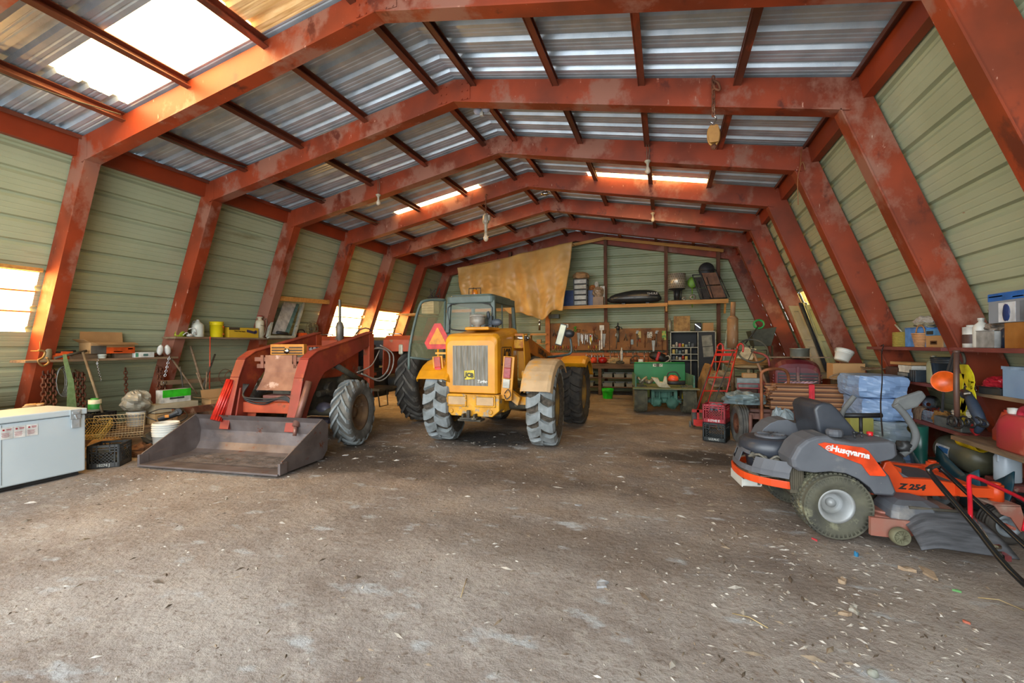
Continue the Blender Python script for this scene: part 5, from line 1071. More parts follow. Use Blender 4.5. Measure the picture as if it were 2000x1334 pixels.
part('blades', g, plain('6c6448', .6), t, solid=.003); g = MB(); g.rod((0, 0, 0), (0, 0, .24), .02); g.lathe([(.10, 0), (.08, .02), (.001, .03)], n=16); g.rod((0, -.05, .24), (0, .05, .24), .05); part('stand', g, plain('6c6450', .6), t)
# ================================================================ END WALL
YS = 14.02
TARPM = mat('tan_tarpaulin', 'c09a5c', 'ac844a', 2, .42, 0, .12, spots=[('c0a070', 1.5, .55, (1, 1, .5), .2)])
z1 = AY(1110, 603, YS).z
g = MB(); g.span((-7.2, YS, 2.60), (.06, YS+.04, 2.70)); g.span((-7.2, YS+.04, 2.66), (.06, 14.56, 2.69)); g.span((.0, YS+.045, 2.45), (.05, 14.5, 2.60)); g.span((-3.6, YS+.045, 2.50), (-3.55, 14.5, 2.60)); solo('storage_shelf', g, WOODY, 'long yellow timber shelf high on the end wall carrying the black roof box', 'shelf', bev=.003)
g = MB(); g.span((.07, YS-.01, 2.64), (1.68, YS+.03, 2.76)); g.span((.07, YS+.03, 2.73), (1.68, 14.56, 2.76)); g.box((1.60, YS+.12, 2.50), (.05, .06, .3), rx=.5); solo('storage_shelf', g, WOODY, 'short yellow timber shelf high on the end wall at right', 'shelf', bev=.003)
ZT, ZT2 = 2.70, 2.76
# tarp
g = MB()
tl, tr_, bl, br = AY(893, 523, 13.75), AY(1118, 472, 13.75), AY(905, 592, 13.75), AY(1104, 606, 13.75)
def tarp(u, v):
    top = tl.lerp(tr_, u); bot = bl.lerp(br, u)
    sag = .22*math.sin(math.pi*min(1, max(0, (u-.05)/.50)))*(1-v)*.6 if u < .55 else 0
    low = .0+.45*math.exp(-((u-.78)/.10)**2)+.30*math.exp(-((u-.55)/.15)**2)*1.0+.05*math.sin(u*40)
    p = top.lerp(bot, v); p.z -= low*v*.75+sag*.5
    p.y += .05*math.sin(u*46+3*math.sin(v*2+u*3))*(.25+v)+.16*NZ.noise(V((u*5, v*1.8, 0)))*(.4+v)+.05*abs(NZ.noise(V((u*16+v*3, v*7-u*4, 4))))*(.2+v*1.3)-.24*v
    return p
g.grid(tarp, 110, 46)
for u in (.02, .25, .5, .75, .98): q_ = tarp(u, 0); g.rod(q_, V((q_.x, 14.56, q_.z+.06)), .006, n=5)
solo('tarpaulin', g, TARPM, 'large tan tarpaulin hung from the gable of the end wall', 'tarpaulin', solid=.004)
# boxes on the shelf, left of centre
t = thing('drawer_tower', 'clear plastic drawer tower with a black frame on the high shelf', 'drawers', (AY(1133, 597, YS+.05).x, YS+.25, ZT)); h_ = AY(1133, 545, YS+.05).z-ZT; g = MB()
for sx_ in (-.2, .2):
    for sy in (-.17, .17): g.box((sx_, sy, h_/2), (.025, .025, h_))
for k in range(6): g.box((0, 0, k*(h_/5)*.99+.01), (.42, .36, .014))
part('tower_frame', g, BLACK, t)
for k in range(5): g = MB(); g.box((0, -.01, (k+.5)*h_/5+.01), (.37, .34, h_/5-.04)); part('drawer', g, plain(['9c9c90', 'b0b0a4', '8c8c84', 'a8a490', 'b4b4ac'][k], .35), t, .006)
bagm('brown paper sack lying on the plastic drawer tower', (AY(1135, 545, YS+.25).x, YS+.25, ZT+h_+.02), (.25, .2, .13), mat('kraft_paper', 'a8845c', '8c6c48', 5, .8, 0, .2), 51, 'paper_sack', 'sack', .12, .1)
carton('blue plastic tote on the high shelf behind the drawer tower', (AY(1116, 577, YS+.3).x-.1, YS+.42, ZT), (.40, .22, .52), m=plain('1c3c78', .4), name='storage_tote', cat='tote')
carton('blue plastic tote between the drawer tower and the paper sack', (AY(1154, 577, YS+.3).x, YS+.42, ZT), (.18, .2, .50), m=plain('1c3c78', .4), name='storage_tote', cat='tote')
bagm('orange brown bundle on the blue tote beside the drawer tower', (AY(1157, 556, YS+.35).x, YS+.42, ZT+.50), (.12, .10, .10), mat('orange_cloth', 'a0642c', '7c4820', 5, .8, 0, .2), 52, 'cloth_bundle', 'bundle', .15, .1)
carton('brown box wrapped in a clear bag on the high shelf by the post', (AY(1168, 597, YS+.05).x, YS+.2, ZT), (.32, .28, .26), m=mat('wrapped_card', '8c7050', '705840', 5, .5), name='wrapped_box')
bagm('clear bag with brown contents on top of the wrapped box', (AY(1168, 575, YS+.2).x, YS+.2, ZT+.26), (.16, .13, .18), mat('brown_clear_bag', '7c644c', 'a08c74', 8, .3, 0, .2), 53, 'plastic_bag', 'bag', .15, .12)
can('white canister with a red patch behind the clear bag', (AY(1164, 555, YS+.3).x, YS+.43, ZT), .07, .75, WHT, 'canister', 'canister', band='c84428')
carton('white carton on edge beside the red-patched canister', (AY(1174, 560, YS+.3).x+.03, YS+.43, ZT), (.14, .1, .62), m=WHT, name='white_carton')
# roof box
t = thing('roof_box', 'long black car roof box on the high shelf, between two posts', 'roof box', ((AY(1187, 590, YS+.3).x+AY(1292, 590, YS+.3).x)/2, YS+.30, ZT+.04)); Lr = (AY(1292, 590, YS+.3).x-AY(1187, 590, YS+.3).x)/2; g = MB(); rs = []; hh = AY(1230, 567, YS+.3).z-ZT-.04
for k in range(17):
    u = -1+k/8; e = (1-abs(u)**3.2)**.5 if abs(u) < 1 else 0; top = hh*(.50+.50*e)*(1-.28*max(0, -u)) if abs(u) < 1 else hh*.35
    ring = []; wv = .26*max(.25, e)
    for j in range(16):
        a = 2*math.pi*j/16; c_, s_ = math.cos(a), math.sin(a); y = math.copysign(abs(c_)**.7, c_)*wv; z = hh*.38+(math.copysign(abs(s_)**.7, s_)*((top-hh*.38) if s_ > 0 else hh*.38*(.5+.5*e)))
        ring.append(V((u*Lr, y, z)))
    rs.append(ring)
g.rings(rs); part('box_shell', g, mat('glossy_black_shell', '242628', '303234', 3, .25), t); g = MB(); g.tube([(u*Lr*.97/8, -.262*max(.3, (1-abs(u/8)**3.2)**.5), hh*.38) for u in range(-8, 9)], .012, 6); part('lid_seam', g, plain('8c9090', .3, .5), t)
text('lettering', 'THULE', .10, frame_m((Lr*.68, -.262, hh*.62), (1, 0, 0), (0, .5, 1)), plain('b8b8b8'), t, bold=.003); g = MB(); g.box((-.3, 0, -.02), (.1, .4, .04)); g.box((.4, 0, -.02), (.1, .4, .04)); part('mount_foot', g, BLACK, t)
# perforated drum on motor
cx = AY(1322, 560, YS+.25).x; zt, zb = AY(1322, 535, YS+.25).z, AY(1322, 564, YS+.25).z; r_ = (AY(1340, 550, YS+.25).x-AY(1305, 550, YS+.25).x)/2
t = thing('perforated_drum', 'perforated shiny steel drum on a motor stand, high shelf at right', 'drum', (cx, YS+.27, ZT2)); g = MB(); g.lathe([(.001, zb-ZT2), (r_, zb-ZT2), (r_, zt-ZT2), (r_*.93, zt-ZT2), (r_*.9, zb-ZT2+.02)], n=28); part('drum_body', g, mat('satin_steel', 'c8c0b0', 'a89c88', 5, .35, .45), t)
g = MB()
for i in range(6):
    for j in range(12): a = R(180+15*j+7.5*(i % 2)+8); z = zb-ZT2+.05+(zt-zb-.08)*i/5; g.rod((r_*.99*math.cos(a), r_*.99*math.sin(a), z), (1.006*r_*math.cos(a), 1.006*r_*math.sin(a), z), .012, n=7)
part('hole_pattern', g, plain('2c2820'), t, label='dark punched holes'); g = MB(); g.lathe([(.18, 0), (.18, .03), (.08, .04), (.09, zb-ZT2-.06), (r_*.9, zb-ZT2-.02), (r_*.95, zb-ZT2)], n=18)
for a in range(3): g.rod((.1*math.cos(a*2), .1*math.sin(a*2), .03), (.13*math.cos(a*2), .13*math.sin(a*2), zb-ZT2-.03), .02)
part('motor_stand', g, BLACK, t)
for k, x in enumerate((1336, 1353)): g = MB(); p = AY(x, 583, YS+.1); rr = .06+.03*k; g.lathe([(rr*.5, -.02), (rr, -.02), (rr, .02), (rr*.5, .02), (rr*.4, .0)], axis='y', n=18); solo('trolley_wheel', g, [plain('8c8878', .4, .4), DGREY][0], ['small pale wheel on the high shelf by the drum', 'larger pale wheel on the high shelf by the folding chairs'][k], 'wheel', (p.x, YS+.12, ZT2+rr))
# folding chairs
def folded_chair(label, x0, xt, zt, m, y):
    t = thing('folding_chair', label, 'chair', (x0, y, ZT2)); hx = xt-x0; h = zt-ZT2; g = MB()
    for dy in (-.0,):
        for o in (0, .42): g.tube(smooth_pts([(o, dy, .02), (o+hx*.5, dy, h*.5), (o+hx, dy, h), ], 4), .016, 7)
    g.tube([(hx, 0, h), (hx+.42, 0, h)], .016, 7); g.tube([(0, -.02, .03), (.42, -.02, .03)], .016, 7); g.tube([(.06, -.05, .05), (hx*.7+.1, -.05, h*.75)], .012, 6); g.tube([(.48, -.05, .05), (hx*.7+.45, -.05, h*.75)], .012, 6); part('chair_frame', g, BLACK, t)
    for a, b in ((.06, .46), (.50, .90)):
        g = MB(); P = lambda u, v: V((.03+u*.38+hx*(a+(b-a)*v), -.018, h*(a+(b-a)*v))); g.add([P(0, 0), P(1, 0), P(1, 1), P(0, 1)], [(0, 1, 2, 3)]); part('fabric_panel', g, m, t, solid=.012)
    return t
xa = AY(1392, 588, YS+.1).x; xb = AY(1366, 530, YS+.1).x; zz = AY(1366, 528, YS+.1).z
folded_chair('brown fabric folding chair leaning on the high shelf at far right', xa-.05, xb+.0, zz, plain('7c5844', .8), YS+.12)
folded_chair('black folding chair behind the brown one on the high shelf', xa-.30, xb-.18, zz-.10, plain('3a3430', .8), YS+.28)
g = MB(); g.blob((0, 0, .12), (.13, .05, .17), 6, .05); g.rod((0, 0, .1), (.0, 0, -.62), .015); solo('green_seat_shell', g, plain('78a828', .5), 'lime green plastic piece standing behind the folded chairs', 'seat', (AY(1352, 545, YS+.4).x, YS+.45, AY(1352, 556, YS+.4).z-.05)); 
g = MB(); g.lathe([(.001, -.03), (.20, -.03), (.22, 0), (.20, .03), (.001, .03)], axis='y', n=24); g.rod((0, 0, 0), (0, 0, -.86), .015); solo('black_round_lid', g, BLACK, 'black round cover above the folded chairs', 'cover', (AY(1380, 525, YS+.4).x, YS+.42, AY(1380, 527, YS+.4).z))
# small items hanging below the shelf, left
carton('grey metal box hung under the shelf right of the tarpaulin hem', (AY(1082, 622, 14.3).x, 14.35, AY(1082, 622, 14.3).z), (.34, .2, .13), m=plain('4c5450', .5), name='metal_box')
t = can('silver bottle hanging on a hook left of the orange post', (AY(1053, 645, 14.3).x, 14.35, AY(1053, 645, 14.3).z), .035, .33, CHROME, 'bottle', 'bottle', neck=.6); g = MB(); g.tube([(0, 0, .33), (.01, 0, .45), (0, 0, 2.62-t.location.z)], .005, 5); part('hook_wire', g, DGREY, t)
g = MB(); a, b = AY(1065, 613, 14.4), AY(1074, 700, 14.4); g.span((a.x, 14.40, b.z+.0), (b.x, 14.475, a.z)); solo('orange_post', g, mat('orange_stained_timber', 'b86c1c', '985410', 4, .6), 'orange stained timber post left of the tool board', 'post')
g = MB(); a, b = AY(1035, 655, 14.3), AY(1068, 672, 14.3); g.span((a.x, 14.3, b.z), (b.x, 14.5, b.z+.02)); g.span((a.x, 14.3, a.z), (b.x, 14.32, a.z+.06)); g.span((a.x, 14.3, b.z), (a.x+.02, 14.5, a.z+.06)); solo('small_wall_rack', g, WOODY, 'small yellow timber rack fixed left of the orange post', 'rack')
carton('tiny brown carton in the small yellow rack', ((a.x+b.x)/2, 14.40, b.z+.02), (.14, .1, .13), m=CARD)
# ---- tool board
PEG = mat('stained_pegboard', '8c5c28', '6c4420', 2.5, .7, 0, .1, spots=[('4c3018', 4, .56, (1, 1, 1), .12), ('a8743c', 3, .6)])
g = MB(); a, b = AY(1074, 632, 14.5), AY(1190, 684, 14.5); g.span((a.x, 14.50, b.z), (b.x, 14.54, a.z)); solo('tool_board', g, PEG, 'stained brown tool board, left half, behind the wrenches', 'tool board')
g = MB(); a2, b2 = AY(1190.5, 642, 14.5), AY(1302, 684, 14.5); g.span((a2.x, 14.50, b2.z), (b2.x, 14.54, a2.z)); solo('tool_board', g, PEG, 'stained brown tool board, right half beside the cabinet', 'tool board')
g = MB(); ORB = mat('orange_stained_boards', 'b4641c', '94500f', 3, .6, 0, .1, stretch=(.6, 4, 6))
a, b = AY(1040, 688, 14.5), AY(1302, 712, 14.5)
for k in range(3): z = b.z+(a.z-b.z)*k/3; g.span((a.x, 14.48, z+.01), (b.x, 14.53, z+(a.z-b.z)/3-.01))
solo('backing_boards', g, ORB, 'orange stained boards along the back of the workbench', 'boards')
TM = [plain('b0aca0', .3, .7), plain('7c786c', .4, .5), RUST, plain('3c3a38', .5), plain('a8381c'), plain('c8a030'), plain('8c5c30')]
def tool(kind, x, y, k=0):
    p = AY(x, y, 14.435); r_ = rnd.uniform(-.05, .05)
    if kind == 'wrench':
        t = thing('wrench', 'steel wrench hanging on the tool board', 'wrench', p, 0, 'wrenches on the tool board'); g = MB(); ln = .20+.05*(k % 4); g.bar((0, 0, -ln), (0, 0, -.02), .022, .010, (0, 1, 0)); g.lathe([(.008, -.006), (.019, -.006), (.019, .006), (.008, .006)], (0, 0, -ln), 'y', 12); g.tube([(.013, 0, .02), (.015, 0, 0), (0, 0, -.02), (-.015, 0, 0), (-.013, 0, .02)], .006, 6); part('shaft', g, TM[0] if k % 3 else TM[1], t)
    elif kind == 'screwdriver':
        t = thing('screwdriver', 'screwdriver standing in the rack of the tool board', 'screwdriver', p, 0, 'screwdrivers on the tool board'); g = MB(); g.rod((0, 0, -.14), (0, 0, 0), .006, n=7); part('shaft', g, TM[0], t); g = MB(); g.lathe([(.010, 0), (.020, .01), (.017, .05), (.020, .09), (.001, .10)], n=9); part('grip', g, TM[4+k % 3], t)
    elif kind == 'hammer':
        t = thing('hammer', 'hammer hung head up on the tool board', 'hammer', p, 0, 'hammers on the tool board'); g = MB(); g.tube([(0, 0, -.32), (0, 0, 0)], .013, 7); part('handle_shaft', g, TM[6] if k % 2 else TM[0], t); g = MB(); g.rod((-.045, 0, 0), (.03, 0, 0), .018); g.box((.04, 0, 0), (.03, .016, .024)); part('hammer_head', g, TM[1], t)
    elif kind == 'pliers':
        t = thing('pliers', 'pliers hanging open on the tool board', 'pliers', p, 0, 'pliers on the tool board'); g = MB(); g.tube([(-.01, 0, .05), (0, 0, 0), (.04, 0, -.14)], .010, 6); g.tube([(.01, 0, .05), (0, 0, 0), (-.04, 0, -.14)], .010, 6); part('jaws', g, TM[1], t); g = MB(); g.tube([(.025, 0, -.08), (.045, 0, -.16)], .014, 7); g.tube([(-.025, 0, -.08), (-.045, 0, -.16)], .014, 7); part('grip', g, TM[4 if k % 2 else 3], t)
    elif kind == 'clamp':
        t = thing('pipe_wrench', 'long dark adjustable wrench hanging on the tool board', 'wrench', p, 0, 'long adjustable wrenches on the tool board'); g = MB(); g.tube([(0, 0, -.42), (0, 0, -.03)], .012, 7); g.box((0, 0, 0), (.07, .03, .05)); g.box((.02, 0, .05), (.08, .03, .03)); part('shaft', g, TM[1 if k % 2 else 2], t)
    elif kind == 'saw':
        t = thing('hand_saw', 'hand saw hanging on the tool board', 'saw', p, 0, 'hand saws on the tool board'); g = MB(); g.prism([(-.05, 0), (.05, 0), (.02, -.42), (-.01, -.42)], -.002, .002, 'y'); part('saw_blade', g, TM[1], t); g = MB(); g.tube([(-.04, 0, .02), (.04, 0, .02), (.04, 0, .11), (-.04, 0, .11)], .014, 6, True); part('grip', g, TM[6], t)
    t.rotation_euler.y = r_; return t
kinds = []
for k in range(9): tool('wrench', 1132+k*3.0, 651+.8*(k % 3), k)
for k, x in enumerate((1162, 1166, 1082, 1088, 1222, 1247)): tool('pliers', x, 655+3*(k % 2)-(8 if x < 1100 else 0), k)
for k in range(14): tool('screwdriver', 1080+k*5.0+(20 if k > 9 else 0), 681, k)
for k, x in enumerate((1192, 1200, 1208, 1222, 1236, 1243, 1258, 1266, 1284)): tool('hammer', x, 688, k)
for k, x in enumerate((1160, 1204, 1231, 1244, 1260, 1282, 1293)): tool('clamp', x, (642, 655, 655, 650, 652, 650, 665)[k], k)
for k, x in enumerate((1130, 1276, 1180)): tool('saw', x, (650, 665, 652)[k], k)
for k in range(7): tool('wrench', 1145+k*5.5, 692+2*(k % 2), k+2)
def flatbox(name, label, cat, x0, x1, y0, y1, m, Y=14.47, dp=.02, bev=.004):
    a, b = AY(x0, y1, Y), AY(x1, y0, Y); g = MB(); w_, h_ = b.x-a.x, b.z-a.z; g.box((0, 0, 0), (w_, dp, h_)); return solo(name, g, m, label, cat, ((a.x+b.x)/2, Y, (a.z+b.z)/2), bev=bev)
flatbox('price_card', 'white card pinned on the tool board above a long white bar', 'card', 1171, 1180, 635, 645, WHT)
flatbox('level_bar', 'long white straight bar hanging below the white card', 'bar', 1173.5, 1176.5, 645, 682, WHT)
flatbox('white_ruler', 'short white rule hanging on the tool board left of the long bar', 'ruler', 1170, 1172, 665, 684, WHT)
flatbox('switch_plate', 'white patterned card at the right of the tool board', 'card', 1264, 1274, 648, 660, mat('speckled_card', 'e0dccc', '5c584c', 60, .6, lo=.48, hi=.52))
flatbox('packet', 'yellow picture packet at the right end of the tool board', 'packet', 1293, 1301, 646, 664, mat('yellow_green_print', 'b8b040', '4c8c3c', 8, .6, lo=.45, hi=.55))
flatbox('packet', 'pale blue packet on the tool board near the clamps', 'packet', 1231, 1237, 663, 673, plain('9cb0b4'))
flatbox('packet', 'yellow packet hanging at mid tool board', 'packet', 1246, 1252, 647, 660, plain('d0b458'))
flatbox('packet', 'small white packet at the top left of the tool board', 'packet', 1106, 1110, 633, 640, WHT)
g = MB(); g.tube([(0, 0, .05), (.05, 0, .03), (.02, 0, 0), (-.05, 0, .01)], .016, 7, True); g.tube([(0, 0, -.02), (.05, 0, -.05), (.03, 0, -.11), (-.03, 0, -.07)], .016, 7, True); p = AY(1123, 641, 14.46); solo('green_clamp', g, plain('38c02c'), 'bright green plastic clamp on the tool board', 'clamp', p)
t = thing('caulking_gun', 'yellow and red cone shaped tube hung beside the wrenches', 'tube', AY(1154, 658, 14.45)); g = MB(); g.lathe([(.001, -.28), (.008, -.26), (.04, -.05), (.04, 0), (.001, 0)], n=12); part('tube_body', g, plain('dcc040'), t); g = MB(); g.lathe([(.035, 0), (.04, .05), (.001, .06)], n=12); part('cap', g, plain('c03020'), t)
t = thing('grease_gun', 'tall black grease gun standing above the tool board', 'grease gun', AY(1207, 668, 14.42)); g = MB(); g.rod((0, 0, 0), (0, 0, .38), .04); part('barrel', g, plain('6c6c64', .4, .4), t); g = MB(); g.rod((0, 0, .38), (0, 0, .50), .055); g.tube([(-.1, 0, .46), (0, 0, .44), (.1, 0, .46), (.12, 0, .40)], .015, 6); g.rod((0, 0, .5), (0, 0, .60), .02); part('pump_head', g, BLACK, t)
# ---- bench with bins
BRN = mat('dark_bench_timber', '6c5038', '4c3624', 4, .8, 0, .15, stretch=(.6, 4, 4))
t = thing('workbench', 'long dark timber workbench under the tool board', 'workbench', (-1.7, 13.95, 0)); zb_ = .92
g = MB(); g.span((-1.9, -.45, zb_-.05), (1.75, .5, zb_)); part('bench_top', g, BRN, t, .005); g = MB(); g.span((-1.9, -.44, zb_-.14), (1.75, -.41, zb_-.05)); part('apron', g, BRN, t)
for x in (-1.8, -.15, .98, 1.7): g = MB(); g.box((x, -.38, (zb_-.05)/2), (.09, .09, zb_-.05)); part('leg', g, BRN, t, .004)
for x in (-1.8, 1.7): g = MB(); g.box((x, .42, (zb_-.05)/2), (.09, .09, zb_-.05)); part('leg', g, BRN, t, .004)
for z in (.25, .52): g = MB(); g.span((-1.8, -.38, z-.03), (1.7, .42, z)); part('lower_shelf', g, BRN, t)
BIN = mat('grey_parts_bin', '7c7868', '68644f', 4, .5)
k = 0
for z in (.25, .52):
    for x in (-1.25, -.88, -.50, .06, .40, .75, 1.2):
        g = MB(); g.prism([(-.17, 0), (.17, 0), (.17, .13), (.15, .13), (.15, .015), (-.15, .015), (-.15, .10), (-.17, .10)], -.15, .15, 'x'); g.span((-.15, -.17, 0), (-.14, .17, .12)); g.span((.14, -.17, 0), (.15, .17, .12)); solo('parts_bin', g, BIN, 'grey plastic bin on a lower shelf of the workbench', 'bin', (-1.7+x, 13.95-.17, z+.001), group='grey bins under the workbench'); k += 1
# things on the bench
p = lambda x, Y=13.75: AY(x, 715, Y).x
bagm('white cloth heap at the left of the workbench', (p(1150), 13.85, zb_), (.17, .12, .08), mat('dirty_white_cloth', 'b0a48c', '8c8068', 7, .8), 61, 'cloth', 'cloth', .25, .2)
t = thing('helmet', 'red hard hat lying tipped on the workbench', 'helmet', (p(1177), 13.72, zb_+.0), ry=.0); g = MB(); g.blob((0, 0, .09), (.13, .14, .11), 3, .04, fz=.7); part('helmet_shell', g, plain('c01c18', .35), t)
t = thing('baseball_cap', 'small orange red cap beside the red hard hat', 'cap', (p(1163)-.02, 13.56, zb_)); g = MB(); g.blob((0, 0, .10), (.10, .09, .10), 4, .08, fz=.8); part('cap_body', g, plain('d84420', .6), t)
bagm('pale lumpy rag in the middle of the workbench', (p(1199), 13.72, zb_), (.16, .12, .10), mat('pale_rag', 'b09870', '8c7850', 8, .9), 62, 'rag', 'rag', .3, .2)
bagm('dark coiled hose heap on the workbench beside the pale rag', (p(1212), 13.58, zb_), (.11, .07, .05), DGREY, 63, 'hose_heap', 'hose', .25, .2)
carton('small brown open carton on the workbench', (p(1224), 13.68, zb_), (.20, .15, .15), m=CARD, flaps=(('b', 60, .08),))
can('tall white bottle standing at the back of the workbench', (p(1214, 14.2), 14.25, zb_), .04, .45, WHT, 'bottle', 'bottle', neck=.5)
g = MB(); g.tube(smooth_pts([(-.1, 0, 0), (-.12, 0, .12), (0, 0, .22), (.1, 0, .18), (.08, 0, .04)], 5), .02, 7); g.box((0, 0, .02), (.26, .14, .04)); solo('bench_vise', g, DGREY, 'dark vise-like machine on the workbench behind the green bed', 'vise', (p(1241), 13.7, zb_+.02))
carton('small white carton on the workbench behind the green bed', (p(1252), 13.65, zb_), (.13, .1, .14), m=WHT, name='white_carton')
t = thing('tool_backpack', 'black backpack with a red stripe on the workbench', 'backpack', (p(1284), 13.75, zb_+.085), ry=.3); g = MB(); g.blob((0, 0, .12), (.28, .15, .14), 7, .08, fz=.8); part('pack_body', g, BLACK, t); g = MB(); g.box((-.02, -.0, .14), (.09, .31, .27)); part('red_stripe', g, plain('c02020'), t, .03); g = MB(); g.tube(smooth_pts([(.2, -.1, .02), (.3, -.14, .14), (.26, -.12, .24), (.18, -.08, .2)], 4), .018, 7); part('pack_strap', g, plain('a8a8a0'), t)
t = pail('bright green plastic bucket on the floor by the workbench', AF(1187, 778), .16, .125, .27, plain('28d028', .35), True, name='green_bucket', mh=plain('20b020'))
# ---- cabinet
t = thing('steel_cabinet', 'open black steel cabinet with pale edges, full of parts, right of the tool board', 'cabinet', (0, 14.0, 0)); a, b = AY(1309, 648, 13.85), AY(1398, 648, 13.85); xm = AY(1363, 648, 13.85).x; zt = a.z; FR = plain('a09c88', .5, .3)
g = MB(); g.span((a.x, .3, 0), (b.x, .33, zt)); g.span((a.x, -.14, 0), (a.x+.02, .33, zt)); g.span((xm-.01, -.14, 0), (xm+.01, .33, zt)); g.span((b.x-.02, -.14, 0), (b.x, .33, zt)); g.span((a.x, -.14, 0), (b.x, .33, .04)); part('cabinet_body', g, plain('1c1c1a', .6), t)
g = MB()
for x in (a.x, xm-.01, b.x-.02): g.span((x, -.155, 0), (x+.022, -.138, zt))
g.span((a.x, -.155, zt-.02), (b.x, .33, zt+.01)); part('edge_trim', g, FR, t)
xs = AY(1349, 648, 13.85).x; zz_ = [AY(1330, y, 13.85).z for y in (678, 691, 703)]
for z in zz_: g = MB(); g.span((a.x+.02, -.14, z-.02), (xm-.01, .3, z)); part('cabinet_shelf', g, FR, t)
g = MB(); g.span((xs-.01, -.15, .3), (xs+.01, .3, zz_[0]-.02)); part('divider', g, FR, t)
DK = plain('181816', .6); g = MB(); g.span((xm+.02, -.12, .05), (b.x-.02, -.10, zt-.03)); part('cabinet_door', g, DK, t)
g = MB(); x0, x1 = AY(1371, 655, 13.8).x, AY(1391, 655, 13.8).x
for k, (y0, y1) in enumerate(((655, 676), (677, 697))): g.cur = 0; za, zb2 = AY(1380, y1, 13.82).z, AY(1380, y0, 13.82).z; g.box(((x0+x1)/2+.03*k, -.135, (za+zb2)/2), (x1-x0, .02, zb2-za), ry=-.08)
solo('pocket_organiser', g, plain('8c8c80', .7), 'grey hanging pocket organiser on the dark cabinet door', 'organiser', (0, 14.0-.04, 0))
for r_i, z in enumerate([zz_[0], zz_[1], zz_[2]]):
    for k in range(7 if r_i == 0 else 5):
        x = a.x+.09+k*.085; m = plain(['a89c78', '5c6c70', 'c8a830', 'b0aca0', '3a3c3c', '7c8c7c', 'a83c28'][(k*3+r_i*2) % 7], .5); h = .07+.05*((k*7+r_i*3) % 4)/3
        if k % 2: can('small tin on a shelf of the steel cabinet', (x, 13.95, z+.002), .032, h, m, 'tin', 'tin', group='tins in the steel cabinet')
        else: carton('small carton on a shelf of the steel cabinet', (x, 13.95, z+.002), (.07, .08, h), m=m, group='cartons in the steel cabinet', name='small_carton')
l, d = BS(13.9, 1316, 1348, 616, 649, .22, zt+.01); carton('square brown box with a carved picture front, on the steel cabinet', (l[0], 14.05, zt+.012), (d[0], .16, d[2]-.01), m=mat('carved_brown_panel', 'a8844c', '7c5c34', 9, .7, 0, .5), name='picture_box')
l, d = BS(13.9, 1306, 1315, 617, 649, .1, zt+.01); jug('dusty clear jug at the left end of the cabinet top', (l[0]-.03, 14.05, zt+.012), plain('84806c', .3), .065, .36, cap='6c6858', hand=False)
t = thing('battery_charger', 'dark tool charger on the cabinet top between the two brown boxes', 'charger', (AY(1364, 640, 13.9).x, 14.05, zt+.012)); g = MB(); g.box((0, 0, .12), (.18, .16, .24)); part('charger_body', g, BLACK, t, .02); g = MB(); g.bar((-.08, -.09, .20), (.06, -.1, .08), .02, .02); part('chrome_bar', g, CHROME, t)
l, d = BS(13.9, 1373, 1394, 629, 649, .18, zt+.01); carton('small brown carton at the right of the cabinet top', (l[0], 14.05, zt+.012), (d[0], .18, d[2]-.02), m=CARD)
# left back corner
g = MB(); g.span((-8.0, 12.3, 2.44), (-7.3, 13.9, 2.48)); solo('corner_shelf', g, WOOD, 'grey board shelf in the far left corner of the shed', 'shelf')
l = AY(836, 612, 12.6); carton('white louvred box on the far left corner shelf', (l.x, 12.75, 2.481), (.42, .35, .40), m=mat('louvred_white', 'b0a890', '948c74', 6, .6), name='louvred_box', marks=[('slat', 'f', -.2, .2, z, z+.012, plain('7c7460')) for z in (.08, .16, .24, .32)])
g = MB()
for k in range(9): rr = rnd.uniform(.08, .2); g.tube(smooth_pts([(rnd.uniform(-.2, .25), rnd.uniform(-.1, .1), .02+.1*rnd.random()) for _ in range(6)]+[(rnd.uniform(-.1, .35), 0, rnd.uniform(.15, .4))], 4), .012, 5)
solo('cable_tangle', g, BLACK, 'tangle of black cables on the white louvred box', 'cables', (l.x+.05, 12.75, 2.895))
# ================================================================ HANGING FROM THE ROOF
def bulb(label, X, Y, z, cord, kind='bulb', dirty=False):
    t = thing('light_bulb', label, 'light bulb', (X, Y, z)); g = MB(); g.lathe([(.045, .05), (.05, .035), (.035, .02), (.022, .0), (.020, -.03)], n=16); part('socket', g, plain('b8ac94', .5), t)
    g = MB(); g.lathe([(.018, -.02), (.02, -.05), (.040, -.10), (.042, -.125), (.03, -.15), (.001, -.162)], n=18); part('glass_bulb', g, plain('c8b8a0', .25), t)
    g = MB(); g.tube([(.012, 0, .05), (.03, 0, .05+cord*.5), (.0, .0, .05+cord), (.0, .10, .05+cord)], .006, 5); g.tube([(-.012, 0, .05), (-.01, 0, .05+cord*.5), (-.03, .0, .05+cord)], .005, 5); part('lamp_cord', g, plain('6c5c48'), t); return t
p = AY(739, 385, 7.44); bulb('bare bulb hanging from the left side of the second beam', p.x, p.y, p.z, .34)
p = AY(1265, 320, 7.44); bulb('bare bulb on a wire hanging from the right side of the second beam', p.x, p.y, p.z, .33)
p = AY(1275, 420, 11.03); bulb('tiny far bulb hanging from the right side of the fourth beam', p.x, p.y, p.z, .25)
